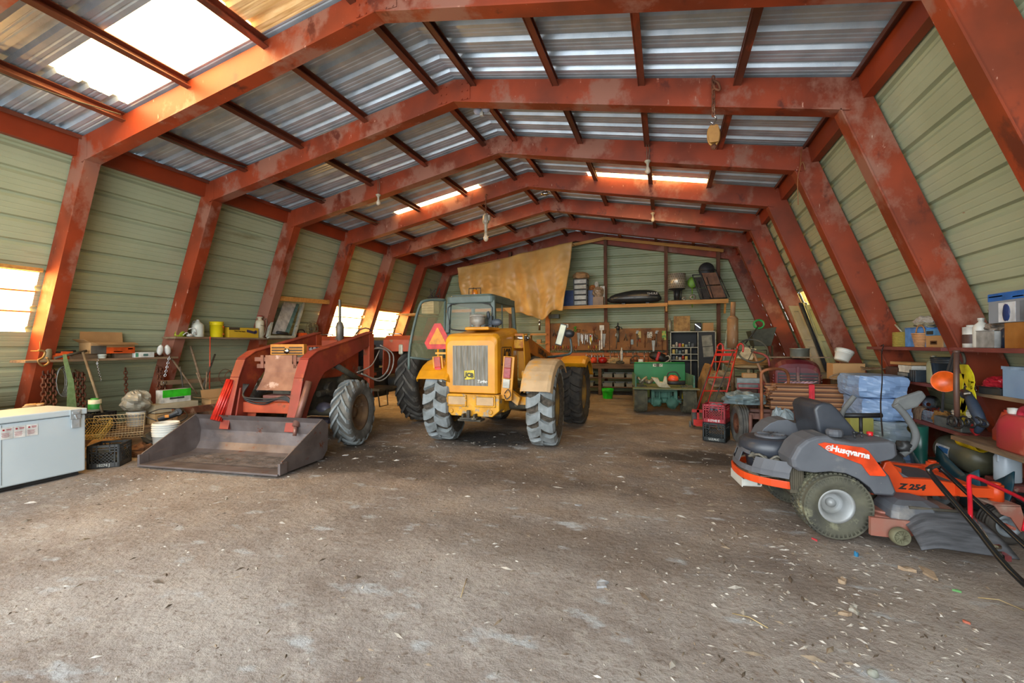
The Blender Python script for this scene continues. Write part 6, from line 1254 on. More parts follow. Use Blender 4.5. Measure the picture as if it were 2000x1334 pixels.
p = AY(949, 455, 9.24); t = thing('work_light', 'large work lamp on a chain hanging above the yellow loader', 'work light', p); g = chain_mb([(0, 0, .42), (0, 0, .85)], .06, .03, .007); g.rod((0, 0, .86), (0, .10, .86), .01); part('chain', g, RUST, t); g = MB(); g.lathe([(.02, .42), (.06, .38), (.075, .25), (.07, .22), (.04, .20), (.035, .1), (.03, .0)], n=14); g.box((.03, 0, .32), (.14, .05, .12)); part('lamp_housing', g, plain('a8a090', .5, .3), t); g = MB(); g.lathe([(.028, .0), (.03, -.04), (.055, -.10), (.055, -.14), (.03, -.18), (.001, -.19)], n=16); part('glass_bulb', g, plain('d8c8b0', .2), t)
p = AY(1393, 165, 5.62); t = thing('chain_hoist', 'old wooden pulley block on a rusty chain, hanging from the first beam at right', 'pulley', (p.x, 5.62, 0)); g = chain_mb([(0, .0, 4.52), (0, 0, 4.10)], .07, .035, .009); g.rod((0, 0, 4.5), (0, .12, 4.5), .012); g.tube(smooth_pts([(.0, 0, 4.50), (.05, 0, 4.46), (.07, 0, 4.38), (.02, 0, 4.40), (.0, 0, 4.46)], 4), .014, 6); part('chain', g, RUST, t); g = MB(); g.tube(smooth_pts([(0, 0, 4.10), (.03, 0, 4.06), (0, 0, 4.01), (-.03, 0, 4.03)], 4), .008, 6); part('hook', g, CHROME, t)
g = MB(); 
for s in (-1, 1): g.prism([(-.045, 3.78), (.045, 3.78), (.06, 3.86), (.045, 3.97), (-.045, 3.97), (-.06, 3.86)], s*.03-.009, s*.03+.009, 'y')
for s in (-1, 1): g.tube(smooth_pts([(s*.02, 0, 3.99), (s*.055, 0, 3.93), (s*.055, 0, 3.82), (s*.02, 0, 3.76)], 4), .012, 6)
part('pulley_block', g, mat('old_yellow_wood', 'b0803c', '8c602c', 5, .6), t); g = MB(); g.rod((0, -.02, 3.87), (0, .02, 3.87), .045, n=16); g.blob((0, 0, 3.74), (.03, .03, .035), 2, .2); part('sheave', g, RUST, t)
p = AY(941, 216, 6.3); t = thing('flood_light', 'white twin lamp fixture fixed under the ridge', 'lamp', p); g = MB(); g.blob((-.06, 0, 0), (.07, .07, .05), 2, .02); g.blob((.07, 0, 0), (.06, .05, .04), 4, .02); part('reflector', g, mat('blue_white_glass', 'd4dcf0', 'a8b4d0', 4, .2), t); g = MB(); g.box((0, 0, .0), (.05, .05, .16)); g.rod((0, 0, .05), (0, 0, .30), .012); part('lamp_mount', g, WHT, t)
p = AY(1065, 378, 9.9); g = MB(); g.blob((0, 0, 0), (.10, .06, .05), 3, .1); g.rod((0, 0, .02), (0, 0, .16), .01); solo('small_fixture', g, CHROME, 'small silver fixture under the ridge far back', 'lamp', p)
g = MB(); P = [AY(1565, 292, 7.45), AY(1563, 325, 7.42), AY(1570, 320, 7.42), AY(1558, 350, 7.42), AY(1559, 400, 7.42)]; g.tube(smooth_pts([P[0], P[1], P[3], P[4]], 5), .006, 5); g.tube(smooth_pts([P[1], AY(1568, 316, 7.42), AY(1573, 332, 7.42)], 5), .007, 5); solo('hanging_wire', g, plain('a06438'), 'thin orange wire looped over the right end of the second beam', 'wire')
for k, (pts, lab) in enumerate([([(-.5, 2.2, 0), (-.25, 3, -.06), (0, 3.8, 0)], 'cable drooping along the roof purlin at upper left'), ([(-.3, 4.2, 0), (-.1, 4.9, -.08), (.05, 5.6, 0)], 'cable drooping under the purlin in the first bay at left'), ([(-.3, 5.9, 0), (-.1, 6.6, -.07), (.05, 7.4, 0)], 'cable drooping under the purlin in the second bay at left'), ([(-.3, 7.8, 0), (-.1, 8.4, -.06), (.05, 9.2, 0)], 'cable drooping under the purlin in the third bay at left')]):
    g = MB(); X = -6.45; g.tube(smooth_pts([V((X+a*.3, b, roofz(X)-.13+c)) for a, b, c in pts], 6), .009, 5); solo('roof_cable', g, DGREY, lab, 'cable')

# ================================================================ MIDDLE RIGHT
# hand truck
t = thing('hand_truck', 'red four-bar hand truck standing behind the stacked red and black crates', 'hand truck', (0, 0, 0))
HR = plain('c8281c', .35)
bl_, br_, tl_, tr2 = AY(1362, 800, 8.9), AY(1411, 800, 8.7), AY(1401, 681, 9.25), AY(1440, 681, 9.05)
g = MB()
for lo_, hi_ in ((bl_, tl_), (br_, tr2)): g.tube([lo_, hi_], .014, 8)
for c in (tl_, tr2):
    g.tube(smooth_pts([c, c+V((.01, 0, .05)), c+V((.05, -.03, .09)), c+V((.09, -.05, .05)), c+V((.08, -.06, -.06))], 5), .016, 8)
for u in (.97, .78, .52, .30): g.tube([bl_.lerp(tl_, u), br_.lerp(tr2, u)], .013, 8)
g.bar(bl_.lerp(tl_, .90), br_.lerp(tr2, .90), .02, .05); g.tube([bl_.lerp(br_, .35), tl_.lerp(tr2, .35)], .010, 6); part('truck_frame', g, HR, t)
g = MB(); g.tube([bl_.lerp(br_, .55)+V((0, -.05, 0)), tl_.lerp(tr2, .80)+V((0, -.05, -.05))], .011, 6); g.tube([bl_+V((-.03, -.05, 0)), bl_.lerp(tl_, .7)+V((-.02, -.06, 0))], .010, 6); part('rear_strut', g, DGREY, t)
g = MB(); g.box((bl_.x+.12, 8.72, .06), (.34, .22, .02)); g.box((bl_.x+.0, 8.66, .11), (.16, .06, .10)); g.box((bl_.x+.0, 8.75, .19), (.04, .05, .26)); g.box((bl_.x+.0, 8.75, .30), (.2, .05, .05)); part('toe_plate', g, HR, t)
for x in (bl_.x-.06, br_.x+.10):
    g = MB(); g.lathe([(.05, -.035), (.13, -.04), (.155, -.025), (.16, 0), (.155, .025), (.13, .04), (.05, .035)], (x, 8.86, .16), 'x', 22); part('tyre', g, RUBBER, t)
g = MB(); g.lathe([(.001, -.02), (.055, -.02), (.06, 0), (.055, .02), (.001, .02)], (bl_.x-.13, 8.75, .06), 'x', 16); part('caster_wheel', g, RUBBER, t)
pc = AF(1398, 860); cz = R(-18)
crate('milk_crate', plain('1c2422', .5), 'black milk crate on the floor beneath the red crate', (.74, 7.74, 0), cz, letters='U.S.N.C', lc='b8b8b0')
crate('milk_crate', plain('b82430', .5), 'red milk crate stacked on the black one by the hand truck', (.74, 7.74, .285), cz, letters='117142 E', lc='e0dcd8')
g = MB()
for k, (dx, dy) in enumerate(((-.07, 0), (.05, .02), (.0, -.08))): g.tube(smooth_pts([(dx*.7-.05, dy, .21), (dx*.7-.035, dy-.02, .28), (dx*.7+.015, dy, .31), (dx*.7+.045, dy+.02, .27), (dx*.7+.06, dy, .22)], 4), .024, 8)
solo('grey_hose_ends', g, plain('7c8088', .6), 'grey curved rubber pieces sticking out of the red crate', 'hose', (.74, 7.74, .285-.08+.03), cz)
# ribbed wheel and trailer-like cart under the timber
t = thing('farm_cart', 'old low steel cart under the bundle of timber, with a ribbed tyre', 'cart', (0, 0, 0))
wc = AF(1436, 866); wheel(t, (wc.x+.09, wc.y+.1, .29), .29, .17, .15, 1, .014, RUBBER, RUST, R(8), 'rib')
g = MB(); g.bar((1.14, 7.35, .45), (2.16, 7.35, .48), .06, .08); g.bar((1.14, 7.72, .45), (2.16, 7.72, .48), .06, .08)
for x in (1.17, 1.7, 2.12): g.bar((x, 7.3, .47), (x, 7.75, .47), .05, .05)
g.rod((1.15, 7.3, .1), (1.15, 7.3, .48), .025)
for x in (1.28, 1.42, 1.62): g.rod((x, 7.28, .0), (x, 7.28, .55), .022)
g.bar((1.18, 7.55, .505), (1.9, 7.5, .525), .10, .04); part('cart_frame', g, mat('rusty_pink_steel', '7c5448', '5c4038', 5, .7, .1, .2), t)
g = MB(); g.tube(smooth_pts([AY(1489, 850, 6.9), AY(1487, 745, 6.9), AY(1489, 727, 6.9), AY(1505, 721, 6.9), AY(1530, 722, 7.1), AY(1539, 732, 7.2), AY(1540, 748, 7.25)], 5), .020, 8); solo('bent_pipe_hoop', g, mat('rusty_orange_pipe', 'a0643c', '7c4428', 6, .7, .2, .2), 'rusty inverted U pipe standing in front of the timber bundle', 'pipe')
bagm('grey crumpled plastic sheet lying on the ribbed tyre', (1.06, 7.34, .63), (.25, .22, .11), mat('grey_blue_film', '5c6c70', '7c8c8c', 5, .35, 0, .3), 71, 'plastic_sheet', 'plastic sheet', .3, .25, fz=.5)
bagm('pale grey plastic sheet bunched right of the ribbed tyre', (1.50, 7.04, 0), (.19, .12, .34), mat('pale_grey_film', '8c989c', '748084', 5, .35, 0, .3), 72, 'plastic_sheet', 'plastic sheet', .22, .15)
bagm('tan canvas sack lying under the timber bundle', (1.98, 7.56, 0), (.36, .13, .17), mat('tan_canvas', '7c7058', '948868', 5, .85, 0, .3), 73, 'canvas_sack', 'sack', .15, .15)
# timber bundle of strips
ex_ = V((1, .12, 0)).normalized(); base = V((1.46, 7.42, .56)); SM = [mat('strip_wood_a', '9c6a44', '7c4e30', 4, .7, 0, .1, stretch=(.6, 5, 5)), mat('strip_wood_b', 'bc8c64', 'a87850', 4, .7, 0, .1, stretch=(.6, 5, 5)), mat('strip_wood_c', '6c4832', '543624', 4, .7, 0, .1, stretch=(.6, 5, 5))]
for lay in range(16):
    for j in range(4):
        g = MB(); ln = rnd.uniform(1.25, 1.45); g.box((ln/2, 0, .0095), (ln, .085, .019)); sh = rnd.uniform(-.02, .05) if lay < 12 else rnd.uniform(.0, .12)
        solo('timber_strip', g, SM[(lay+j*2) % 3], 'thin reclaimed timber strip in the red-strapped bundle', 'timber strip', base+V((sh-.05, j*.098+rnd.uniform(-.004, .004), lay*.0215)), math.atan2(.0, 1)+rnd.uniform(-.012, .012), 'timber strips in the red-strapped bundle')
g = MB(); y0, y1, zt_ = -.055, .365, .355
g.tube([(0, y0, -.01), (0, y0-.004, zt_*.5), (.02, y0, zt_), (.02, y1, zt_+.004), (0, y1, -.01)], .010, 4, True); g.rings([[V((x, y0-.008, z)) for x in (-.035, .035)]+[V((x, y0-.002, z)) for x in (.035, -.035)] for z in (-.02, .1, .2, .355)], smooth=False); solo('red_strap', g, plain('d01c2c', .4), 'red webbing strap round the timber bundle', 'strap', base+V((.47, 0, 0)))
g = MB()
for k in range(7): g.tube([(k*.05, 0, 0), (k*.05+.04, .04, .02), (k*.05+.12, .01, .03), (k*.05+.05, -.03, .015)], .005, 5, True)
solo('coat_hangers', g, plain('e0b8c4', .4), 'pink and white plastic hangers on top of the timber bundle', 'hangers', base+V((.16, .05, .365)))
# old red tractor behind
MAR = mat('dusty_maroon_paint', '6c2028', '541820', 3, .5, 0, .08, spots=[('8c7058', 2.0, .54, (1, 1, 1), .15)])
t = thing('old_tractor', 'old maroon tractor with slatted nose behind the timber bundle', 'tractor', (2.02, 8.45, 0), R(-6))
g = MB(); rs = []
for y, zt_, hw in ((0, 1.10, .30), (.02, 1.17, .32), (.12, 1.23, .33), (.7, 1.25, .32), (1.3, 1.24, .30)):
    ring = []
    for k in range(13): a = R(180*k/12); ring.append(V((hw*math.copysign(abs(math.cos(a))**.55, math.cos(a)), y, zt_-.22+.22*math.sin(a)**.8)))
    ring += [V((-hw, y, .55)), V((hw, y, .55))]; rs.append(ring)
g.rings(rs, smooth=False); hd2 = part('hood', g, MAR, t, .01)
g = MB()
for k in range(9):
    z = .60+.047*k
    for s in (-1, 1): g.bar((s*.03, -.015, z), (s*.27, -.015, z), .02, .022); g.bar((s*.335, .04, z), (s*.335, .50, z), .014, .022, (0, 0, 1))
g.bar((0, -.02, .56), (0, -.02, 1.12), .05, .04, (1, 0, 0)); part('grille_slats', g, MAR, hd2); g = MB(); g.span((-.28, -.006, .57), (.28, .004, 1.02)); part('grille_screen', g, BLACK, hd2)
g = MB(); g.span((-.16, .1, .35), (.16, 1.6, .60)); g.rod((-.45, .35, .35), (.45, .35, .35), .05); g.rod((-.4, 1.35, .5), (.4, 1.35, .5), .08); part('chassis', g, DGREY, t)
for x, y, rr, ww in ((-.45, .35, .33, .14), (.40, .35, .33, .14), (-.40, 1.35, .48, .24), (.40, 1.35, .48, .24)): g = MB(); g.lathe([(rr*.5, -ww*.4), (rr*.85, -ww/2), (rr, -ww*.35), (rr, ww*.35), (rr*.85, ww/2), (rr*.5, ww*.4), (rr*.45, 0), (.001, 0)], (x, y, rr), 'x', 24); part('tyre', g, RUBBERD, t)
hb = V((2.02, 8.45, 0)); Rm = Matrix.Rotation(R(6), 4, 'Z')
def TL(p): return Rm @ (V(p)-hb)
ctr = TL(AY(1470, 685, 9.2)); g = MB(); rr = .25; 
ax = V((.15, -.8, .55)).normalized(); u1 = ax.orthogonal().normalized(); u2 = ax.cross(u1)
g.tube([ctr+(u1*math.cos(q*.2618)+u2*math.sin(q*.2618))*rr for q in range(24)], .016, 8, True)
for q in (0.3, 2.4, 4.5): g.tube([ctr, ctr+(u1*math.cos(q)+u2*math.sin(q))*rr], .008, 6)
g.rod(ctr-ax*.02, ctr+ax*.03, .03); part('steering_wheel', g, mat('dusty_black_wheel', '3a3830', '545040', 6, .7), t); g = MB(); g.rod(ctr, TL(AY(1503, 765, 8.9)), .022); part('steering_column', g, mat('tan_pink_tube', 'a0785c', '806048', 5, .6), t)
p0, p1, p2 = TL(AY(1431, 680, 9.4)), TL(AY(1431, 622, 9.4)), TL(AY(1432, 590, 9.4)); g = MB(); g.rod(V((p0.x, p0.y, .6)), V((p0.x, p0.y, p0.z)), .03); g.rod(p0, p1, .095, n=18); g.rod(p1, p1+V((0, 0, .05)), .095, .05, n=18); g.rod(p1+V((0, 0, .04)), p2, .043, n=14); part('exhaust_stack', g, mat('rusty_tan_exhaust', '96704c', '745234', 4, .7, .2, .15, spots=[('aca48c', 3, .55, (1, 1, .3))]), t)
g = MB(); c = TL(AY(1462, 716, 9.35)); g.blob(c, (.25, .20, .045), 3, .04); g.rod(c, V((c.x, c.y, .5)), .03); part('pan_seat', g, mat('tan_pan_seat', '94805c', '7c6848', 5, .7), t)
g = MB(); g.tube(smooth_pts([TL(AY(1473, 688, 9.1)), TL(AY(1490, 692, 8.9)), TL(AY(1500, 700, 8.8)), TL(AY(1503, 715, 8.8))], 5), .02, 7); g.tube(smooth_pts([TL(AY(1490, 745, 8.6)), TL(AY(1500, 770, 8.5)), TL(AY(1480, 770, 8.5)), TL(AY(1455, 775, 8.6))], 5), .018, 7); part('control_rod', g, plain('8c3c3c'), t)
g = MB(); p = TL(AY(1575, 695, 8.6))
t2 = thing('cooking_pot', 'aluminium pot standing on the hood of the old maroon tractor', 'pot', (AY(1562, 702, 8.75).x, 8.75, 1.25)); g = MB(); g.lathe([(.001, 0), (.13, 0), (.14, .02), (.14, .15), (.148, .155), (.148, .165), (.13, .165), (.001, .16)], n=24); part('pot_body', g, mat('dull_aluminium', '8c948c', '78786c', 5, .4, .6), t2)
g = MB(); g.box((0, 0, .01), (.55, .12, .02)); solo('short_board', g, WOOD, 'short grey board lying on the old tractor hood left of the pot', 'board', (AY(1528, 700, 8.9).x, 8.95, 1.25), .1)
g = MB(); g.box((0, 0, .008), (.75, .10, .016)); solo('long_board', g, WOOD, 'thin board sticking out right of the pot on the tractor hood', 'board', (AY(1590, 705, 8.6).x+.05, 8.52, 1.262), -.15)
# toolbox, sacks, misc behind hand truck
carton('grey metal toolbox with a dusty lid behind the hand truck', (AY(1464, 755, 8.3).x-.03, 8.30, .767), (.34, .20, .17), m=plain('7c8480', .5, .2), name='toolbox', cat='toolbox')
carton('tan cardboard box on the grey toolbox', (AY(1465, 735, 8.4).x-.03, 8.30, .941), (.20, .16, .07))
g = MB(); g.tube([(-.15, 0, 0), (-.15, 0, .22), (.15, 0, .22), (.15, 0, 0)], .012, 6); g.tube([(-.15, -.1, 0), (-.15, -.1, .16), (.15, -.1, .16), (.15, -.1, 0)], .012, 6); solo('red_bracket', g, plain('8c2c30'), 'dark red pipe frame in front of the grey toolbox', 'frame', (AY(1462, 760, 8.0).x, 8.02, .64))
g = MB(); g.span((1.12, 8.15, 0), (1.40, 8.50, .765)); solo('steel_crate_base', g, mat('dark_iron_heap', '3c302a', '5c4438', 8, .8, .1, .4), 'dark rusty iron base under the grey toolbox', 'base', bev=.03)
g = MB()
for k in range(6): g.tube(smooth_pts([AY(1450+18*k, 772+6*(k % 3), 8.05), AY(1462+18*k, 766+8*(k % 2), 8.0), AY(1480+16*k, 776, 8.0)], 4), .025, 7)
solo('red_pipe_tangle', g, mat('pink_red_pipe', '8c4440', '6c3430', 5, .6, 0, .1), 'faded red pipes lying across in front of the iron base', 'pipes')
SACK = mat('tan_burlap', '8c6838', '705028', 5, .9, 0, .3)
bagm('tall tan burlap sack standing right of the steel cabinet', (AY(1387, 770, 10.6).x+.0, 10.9, 0), (.24, .22, .58), SACK, 81, 'burlap_sack', 'sack', .1, .12)
bagm('striped dirty cloth bundle behind the hand truck', (AY(1398, 745, 10.4).x+.12, 10.4, .60), (.26, .18, .18), mat('striped_cloth', '8c7c60', '5c4c3c', 9, .9, 0, .2), 82, 'cloth_bundle', 'bundle', .2, .15)
bagm('dark stuffed bag under the striped cloth bundle', (AY(1398, 775, 10.4).x+.10, 10.4, 0), (.28, .24, .29), mat('olive_canvas', '5c5844', '444034', 6, .9, 0, .3), 83, 'stuffed_bag', 'bag', .18, .15)
g = MB(); g.rod(AY(1421, 633, 12.8), AY(1412, 720, 12.4), .018); g.rod(AY(1412, 720, 12.4), V((AY(1412, 720, 12.4).x, 12.3, 0)), .018); solo('white_pipe', g, plain('a0a89c', .4), 'tall pale pipe standing behind the hand truck', 'pipe')
# back right corner
t = thing('garden_cart', 'dark plastic garden cart tub with a green hose coil in the far right corner', 'cart', (0, 0, 0)); a, b = AY(1462, 672, 12.2), AY(1512, 640, 12.2); g = MB(); cx = (a.x+b.x)/2
g.rings([[V((cx-.30*k, 12.0+q, z)), V((cx+.34*k, 12.0+q, z+.08*s)), V((cx+.34*k, 12.7-q, z+.08*s)), V((cx-.30*k, 12.7-q, z))] for k, z, s, q in ((.55, a.z-.05, 0, .08), (.85, b.z-.07, 1, 0), (.80, b.z-.07, 1, .03), (.50, a.z-.02, 0, .11))], smooth=False); part('tub', g, plain('4a4d42', .6), t, .01)
g = MB(); 
for k in range(4): g.tube([(cx-.05+.11*math.cos(q*.5236), 12.2, b.z+.08+.10*math.sin(q*.5236)+k*.005) for q in range(12)], .018, 6, True)
part('green_hose', g, plain('1c9c4c', .4), t); g = MB(); g.tube([AY(1455, 672, 12.0), AY(1482, 636, 12.0)], .015, 6); g.tube([V((cx-.2, 12.05, 0)), V((cx-.2, 12.05, a.z-.04))], .02, 6); g.tube([V((cx+.2, 12.05, 0)), V((cx+.2, 12.05, a.z-.04))], .02, 6); g.tube([V((cx-.2, 12.6, 0)), V((cx-.2, 12.6, a.z-.04))], .02, 6); g.tube([V((cx+.2, 12.6, 0)), V((cx+.2, 12.6, a.z-.04))], .02, 6); part('cart_frame', g, BLACK, t)
bagm('dry brown grass clump in the corner cart tub', (cx+.01, 12.35, a.z+.0), (.09, .13, .13), mat('dry_grass', '7c6844', '5c4c30', 9, .95, 0, .5), 84, 'grass_clump', 'clump', .2, .2)
g = MB(); g.span((AY(1440, 700, 11.2).x, 11.0, 0), (AY(1530, 700, 11.2).x, 11.6, .75)); g.span((AY(1440, 700, 11.2).x, 11.0, .93), (AY(1530, 700, 11.2).x, 11.6, .96)); solo('scrap_shelf', g, mat('dark_scrap_shelf', '2c2620', '443828', 7, .8, 0, .3), 'dark low shelf with scrap behind the old tractor seat', 'shelf', bev=.01)
bagm('tan rolled mat on the low scrap shelf behind the steering wheel', (AY(1470, 690, 11.2).x, 11.25, .96), (.55, .2, .13), mat('tan_mat', '9c7444', '7c5830', 5, .9, 0, .2), 85, 'rolled_mat', 'mat', .12, .1)
g = MB(); p = AY(1455, 668, 11.3); g.add([(-.2, 0, -.08), (.1, -.1, -.12), (.2, 0, .12), (-.02, .1, .16)], [(0, 1, 2, 3)]); solo('paper_sheet', g, plain('bcb49c', .8), 'pale paper sheet lying on the rolled mat', 'paper', (p.x, 11.12, 1.26), solid=.004)
# leaning doors
def leaning(label, tl, tr_, bl, br, m, pan=True, name='door_panel'):
    t = thing(name, label, 'door', bl); q = [p-bl for p in (bl, br, tr_, tl)]; g = MB(); n = (q[1]-q[0]).cross(q[3]-q[0]).normalized()*.02; g.rings([[p-n for p in q], [p+n for p in q]], smooth=False); part('door_slab', g, m, t)
    if pan:
        for v0, v1 in ((.08, .42), (.52, .92)):
            g = MB(); P = lambda u, v: q[0].lerp(q[1], u).lerp(q[3].lerp(q[2], u), v); c = [P(.22, v0), P(.78, v0), P(.78, v1), P(.22, v1)]
            for s in (-1, 1):
                for a_, b_ in zip(c, c[1:]+c[:1]): g.bar(a_+n*1.05*s, b_+n*1.05*s, .012, .03, n)
            part('panel_moulding', g, m, t)
    return t
DTAN = mat('tan_door_paint', 'a8967a', '96845f', 3, .5, 0, .05); DGRN = mat('olive_trim_board', 'a09f7c', '88875f', 3, .5, 0, .05)
def lean3(x0t, x1t, yt, x0b, x1b, yb, Yt, Yb): return AY(x0t, yt, Yt), AY(x1t, yt, Yt), AY(x0b, yb, Yb), AY(x1b, yb, Yb)
leaning('tan panelled door leaning against the right wall posts', *lean3(1540, 1559, 598, 1598, 1620, 740, 10.75, 10.25), DTAN)
leaning('narrow silver and black trim strip leaning beside the tan door', *lean3(1560, 1567, 592, 1612, 1620, 725, 10.6, 10.1), plain('3a3c40', .3, .5), False, 'trim_strip')
leaning('silver edge moulding leaning beside the tan door', *lean3(1567, 1571, 592, 1618, 1622, 722, 10.55, 10.05), CHROME, False, 'trim_strip')
leaning('olive board leaning right of the tan door', *lean3(1573, 1588, 596, 1620, 1638, 722, 10.5, 10.0), DGRN, True)
# box with tilted bucket
carton('brown cardboard box under the tilted white bucket', (AY(1646, 737, 8.0).x+.05, 8.05, .957), (.40, .28, .24), m=CARD)
pail('white bucket tipped on the brown cardboard box by the right post', (AY(1640, 712, 8.0).x+.02, 8.0, 1.235), .12, .09, .17, WHITE, True, name='plastic_bucket', ry=.35, rx=-.15)
g = MB(); g.span((2.44, 7.78, 0), (2.95, 8.38, .955)); solo('steel_drum_base', g, DGREY, 'dark stacked junk base under the cardboard box', 'base', bev=.04)
g = MB(); g.box((0, 0, .035), (.32, .30, .07)); solo('red_machine_tray', g, plain('8c3430', .5), 'faded red steel tray right of the timber bundle', 'tray', (AY(1628, 765, 8.0).x-.08, 8.02, .747), 0, bev=.01)
g = MB(); g.span((2.02, 7.92, 0), (2.32, 8.15, .745)); solo('red_machine_stand', g, mat('dark_red_machine', '5c2c28', '40221e', 5, .7), 'dark red machine stand under the faded tray', 'stand', bev=.02)
# wrapped blue bags
def bale_pt(p, k):
    x, y, z = p.x/.33, p.y/.42, (p.z-.122)/.128; m_ = max(abs(x), abs(y), abs(z)*.9, .01); L_ = math.sqrt(x*x+y*y+z*z); s = L_/m_; s = 1+(s-1)*.72
    w_ = 1+.03*math.sin(9*x+5*y+k*2)*math.cos(7*z+4*y)
    return V((x*s*.27*w_, y*s*.36*w_, max(.0, min(.270, .135+z*s*.135))))
BLU = mat('pale_blue_plastic', '8ca8cc', '7c98c0', 3, .35, 0, .15, spots=[('c0d0e4', 7, .58, (1, 1, 2), .15)])
BLO = mat('olive_blue_plastic', '7c8470', '90a0b0', 3, .4, 0, .15)
for k, (z, m, dx, lab) in enumerate(((.003, BLU, .04, 'pale blue plastic wrapped bale, lowest of the stack by the shelves'), (.278, BLO, 0, 'olive and blue plastic wrapped bale, second from the bottom of the stack'), (.553, BLU, .02, 'pale blue plastic wrapped bale, second from the top of the stack'), (.828, BLU, -.03, 'pale blue plastic wrapped bale, topmost of the stack'))):
    g = MB(); g.blob((0, 0, .122), (.33, .42, .128), 90+k, .04, 22, 32, .95, 2, .06); g.v = [bale_pt(p, k) for p in g.v]; solo('wrapped_bale', g, m, lab, 'bale', (2.50+dx, 6.95, z), -.12+.05*k)
g = MB(); g.tube(smooth_pts([AY(1660, 735, 7.9), AY(1640, 730, 7.7), AY(1620, 738, 7.7), AY(1655, 742, 7.6)], 5), .012, 6)
for k in range(6): g.bar(V((2.55+.03*k, 7.45+.05*k, 1.13)), V((2.95-.05*k, 7.6+.06*k, 1.15)), .03, .012)
solo('loose_laths', g, WOOD, 'thin loose laths lying between the blue bales and the post', 'laths')
carton('yellow green metal box in front of the blue bales', (AY(1672, 802, 6.3).x, 6.3, .42), (.24, .22, .22), R(10), m=mat('olive_yellow_tin', 'a09c50', '888440', 4, .5), name='metal_box')
g = MB(); g.span((1.75, 6.2, .34), (2.2, 6.45, .415)); g.span((1.8, 6.22, 0), (1.86, 6.43, .34)); g.span((2.08, 6.22, 0), (2.14, 6.43, .34)); solo('black_stand', g, BLACK, 'low black stand carrying the yellow green box', 'stand', bev=.01)
# ================================================================ RIGHT-HAND SHELVES
XF = 2.80
def RZ(x, y, X=XF): return AX(x, y, X)
ZA, ZB, ZC = 1.45, 1.03, .60
g = MB(); g.span((XF-.10, 5.88, ZA-.04), (3.10, 7.72, ZA)); solo('wall_shelf', g, WOODR, 'red painted top shelf on the right wall holding the blue tub and basket', 'shelf', bev=.004)
g = MB(); g.span((XF-.12, 3.95, ZA-.04), (3.10, 5.70, ZA)); solo('wall_shelf', g, WOODR, 'red painted top shelf at the right edge under the blue and white carton', 'shelf', bev=.004)
g = MB(); g.span((XF+.02, 5.86, ZB-.035), (3.25, 7.55, ZB)); solo('wall_shelf', g, WOODR, 'red middle shelf on the right wall holding the black bucket', 'shelf', bev=.004)
g = MB(); g.span((XF-.02, 3.95, ZB-.035), (3.25, 5.70, ZB)); solo('wall_shelf', g, WOOD, 'bare timber middle shelf at the right edge under the blue-grey tote', 'shelf', bev=.004)
g = MB(); g.span((XF-.02, 5.6, ZC-.04), (3.35, 7.35, ZC)); solo('wall_shelf', g, WOODR, 'lowest red shelf on the right wall behind the mower lever', 'shelf', bev=.004)
g = MB(); g.span((XF-.18, 3.9, ZC-.04), (3.35, 5.56, ZC)); solo('wall_shelf', g, WOOD, 'lowest bare timber shelf at the right edge under the petrol can', 'shelf', bev=.004)
def item(xl, xr, yt, z, dep, X=XF-.05): return RS_(X, xl, xr, yt, 700, dep, z)
XA = XF-.07
# top shelf, far bay
l, d = item(1733, 1765, 648, ZA, .2); t = thing('twine_spool', 'olive twine spool at the far end of the top right shelf', 'spool', (l[0], l[1], ZA)); r_ = min(.12, d[0]/2); g = MB(); g.lathe([(.03, 0), (r_, 0), (r_, d[2]), (.03, d[2])]); 
for k in range(8): z = d[2]*(k+.5)/8; g.lathe([(r_, z-.008), (r_+.006, z), (r_, z+.008)])
part('wound_twine', g, mat('olive_twine', '98883c', '7c6c2c', 30, .9, stretch=(1, 1, 6)), t); g = MB(); g.tube([(-.02, .02, d[2]), (-.06, .10, d[2]+.10)], .010, 6); part('loose_end', g, plain('b0a890'), t)
l, d = item(1764, 1806, 640, ZA, .24); t = carton('sky blue plastic tub full of papers on the top right shelf', (l[0]+.0, l[1], ZA), (d[0], .20, d[2]), RX90, m=plain('5c94dc', .4), name='plastic_tub', cat='tub', flaps=(('f', 60, .015), ('b', 60, .015)))
bagm('grey paper and wire heap in the sky blue tub', (l[0], l[1], ZA+d[2]+.003), (.08, d[0]*.40, .04), mat('grey_paper_heap', 'a8a490', '5c584c', 14, .8, 0, .3), 101, 'paper_heap', 'papers', .25, .2)
l, d = item(1775, 1804, 652, ZA, .12, XA-.0); t = thing('wicker_basket', 'small wicker basket with a handle in front of the sky blue tub', 'basket', (XA+.025, l[1]-.04, ZA)); g = MB(); hh = .16
for k in range(9): g.tube([((.045+.025*k/8)*math.cos(q*.3927), (.06+.04*k/8)*math.sin(q*.3927), .008+hh*k/9) for q in range(16)], .009, 5, True)
part('woven_body', g, plain('c08c5c', .8), t); g = MB(); g.tube([(.0, .095*math.cos(R(a)), hh+.09*math.sin(R(a))) for a in range(0, 181, 20)], .007, 6); part('basket_handle', g, plain('b07c4c', .8), t)
l, d = item(1803, 1838, 655, ZA, .16); carton('small brown carton with a dark print, between basket and grey tub', (XA+.10, l[1]-.02, ZA), (d[0]*.9, .14, d[2]), RX90, marks=[('print_mark', 'f', -.07, .06, .03, .07, plain('4c3020')), ('print_line', 'f', -.05, .04, .045, .055, CARD)])
carton('blue and white flat packet lying on the small brown carton', (XA+.11, l[1], ZA+d[2]+.002), (.26, .14, .07), R(-80), m=plain('4c90c8', .5), name='flat_packet', marks=[('printed_patch', 'f', -.12, -.02, .01, .05, plain('20282c'))])
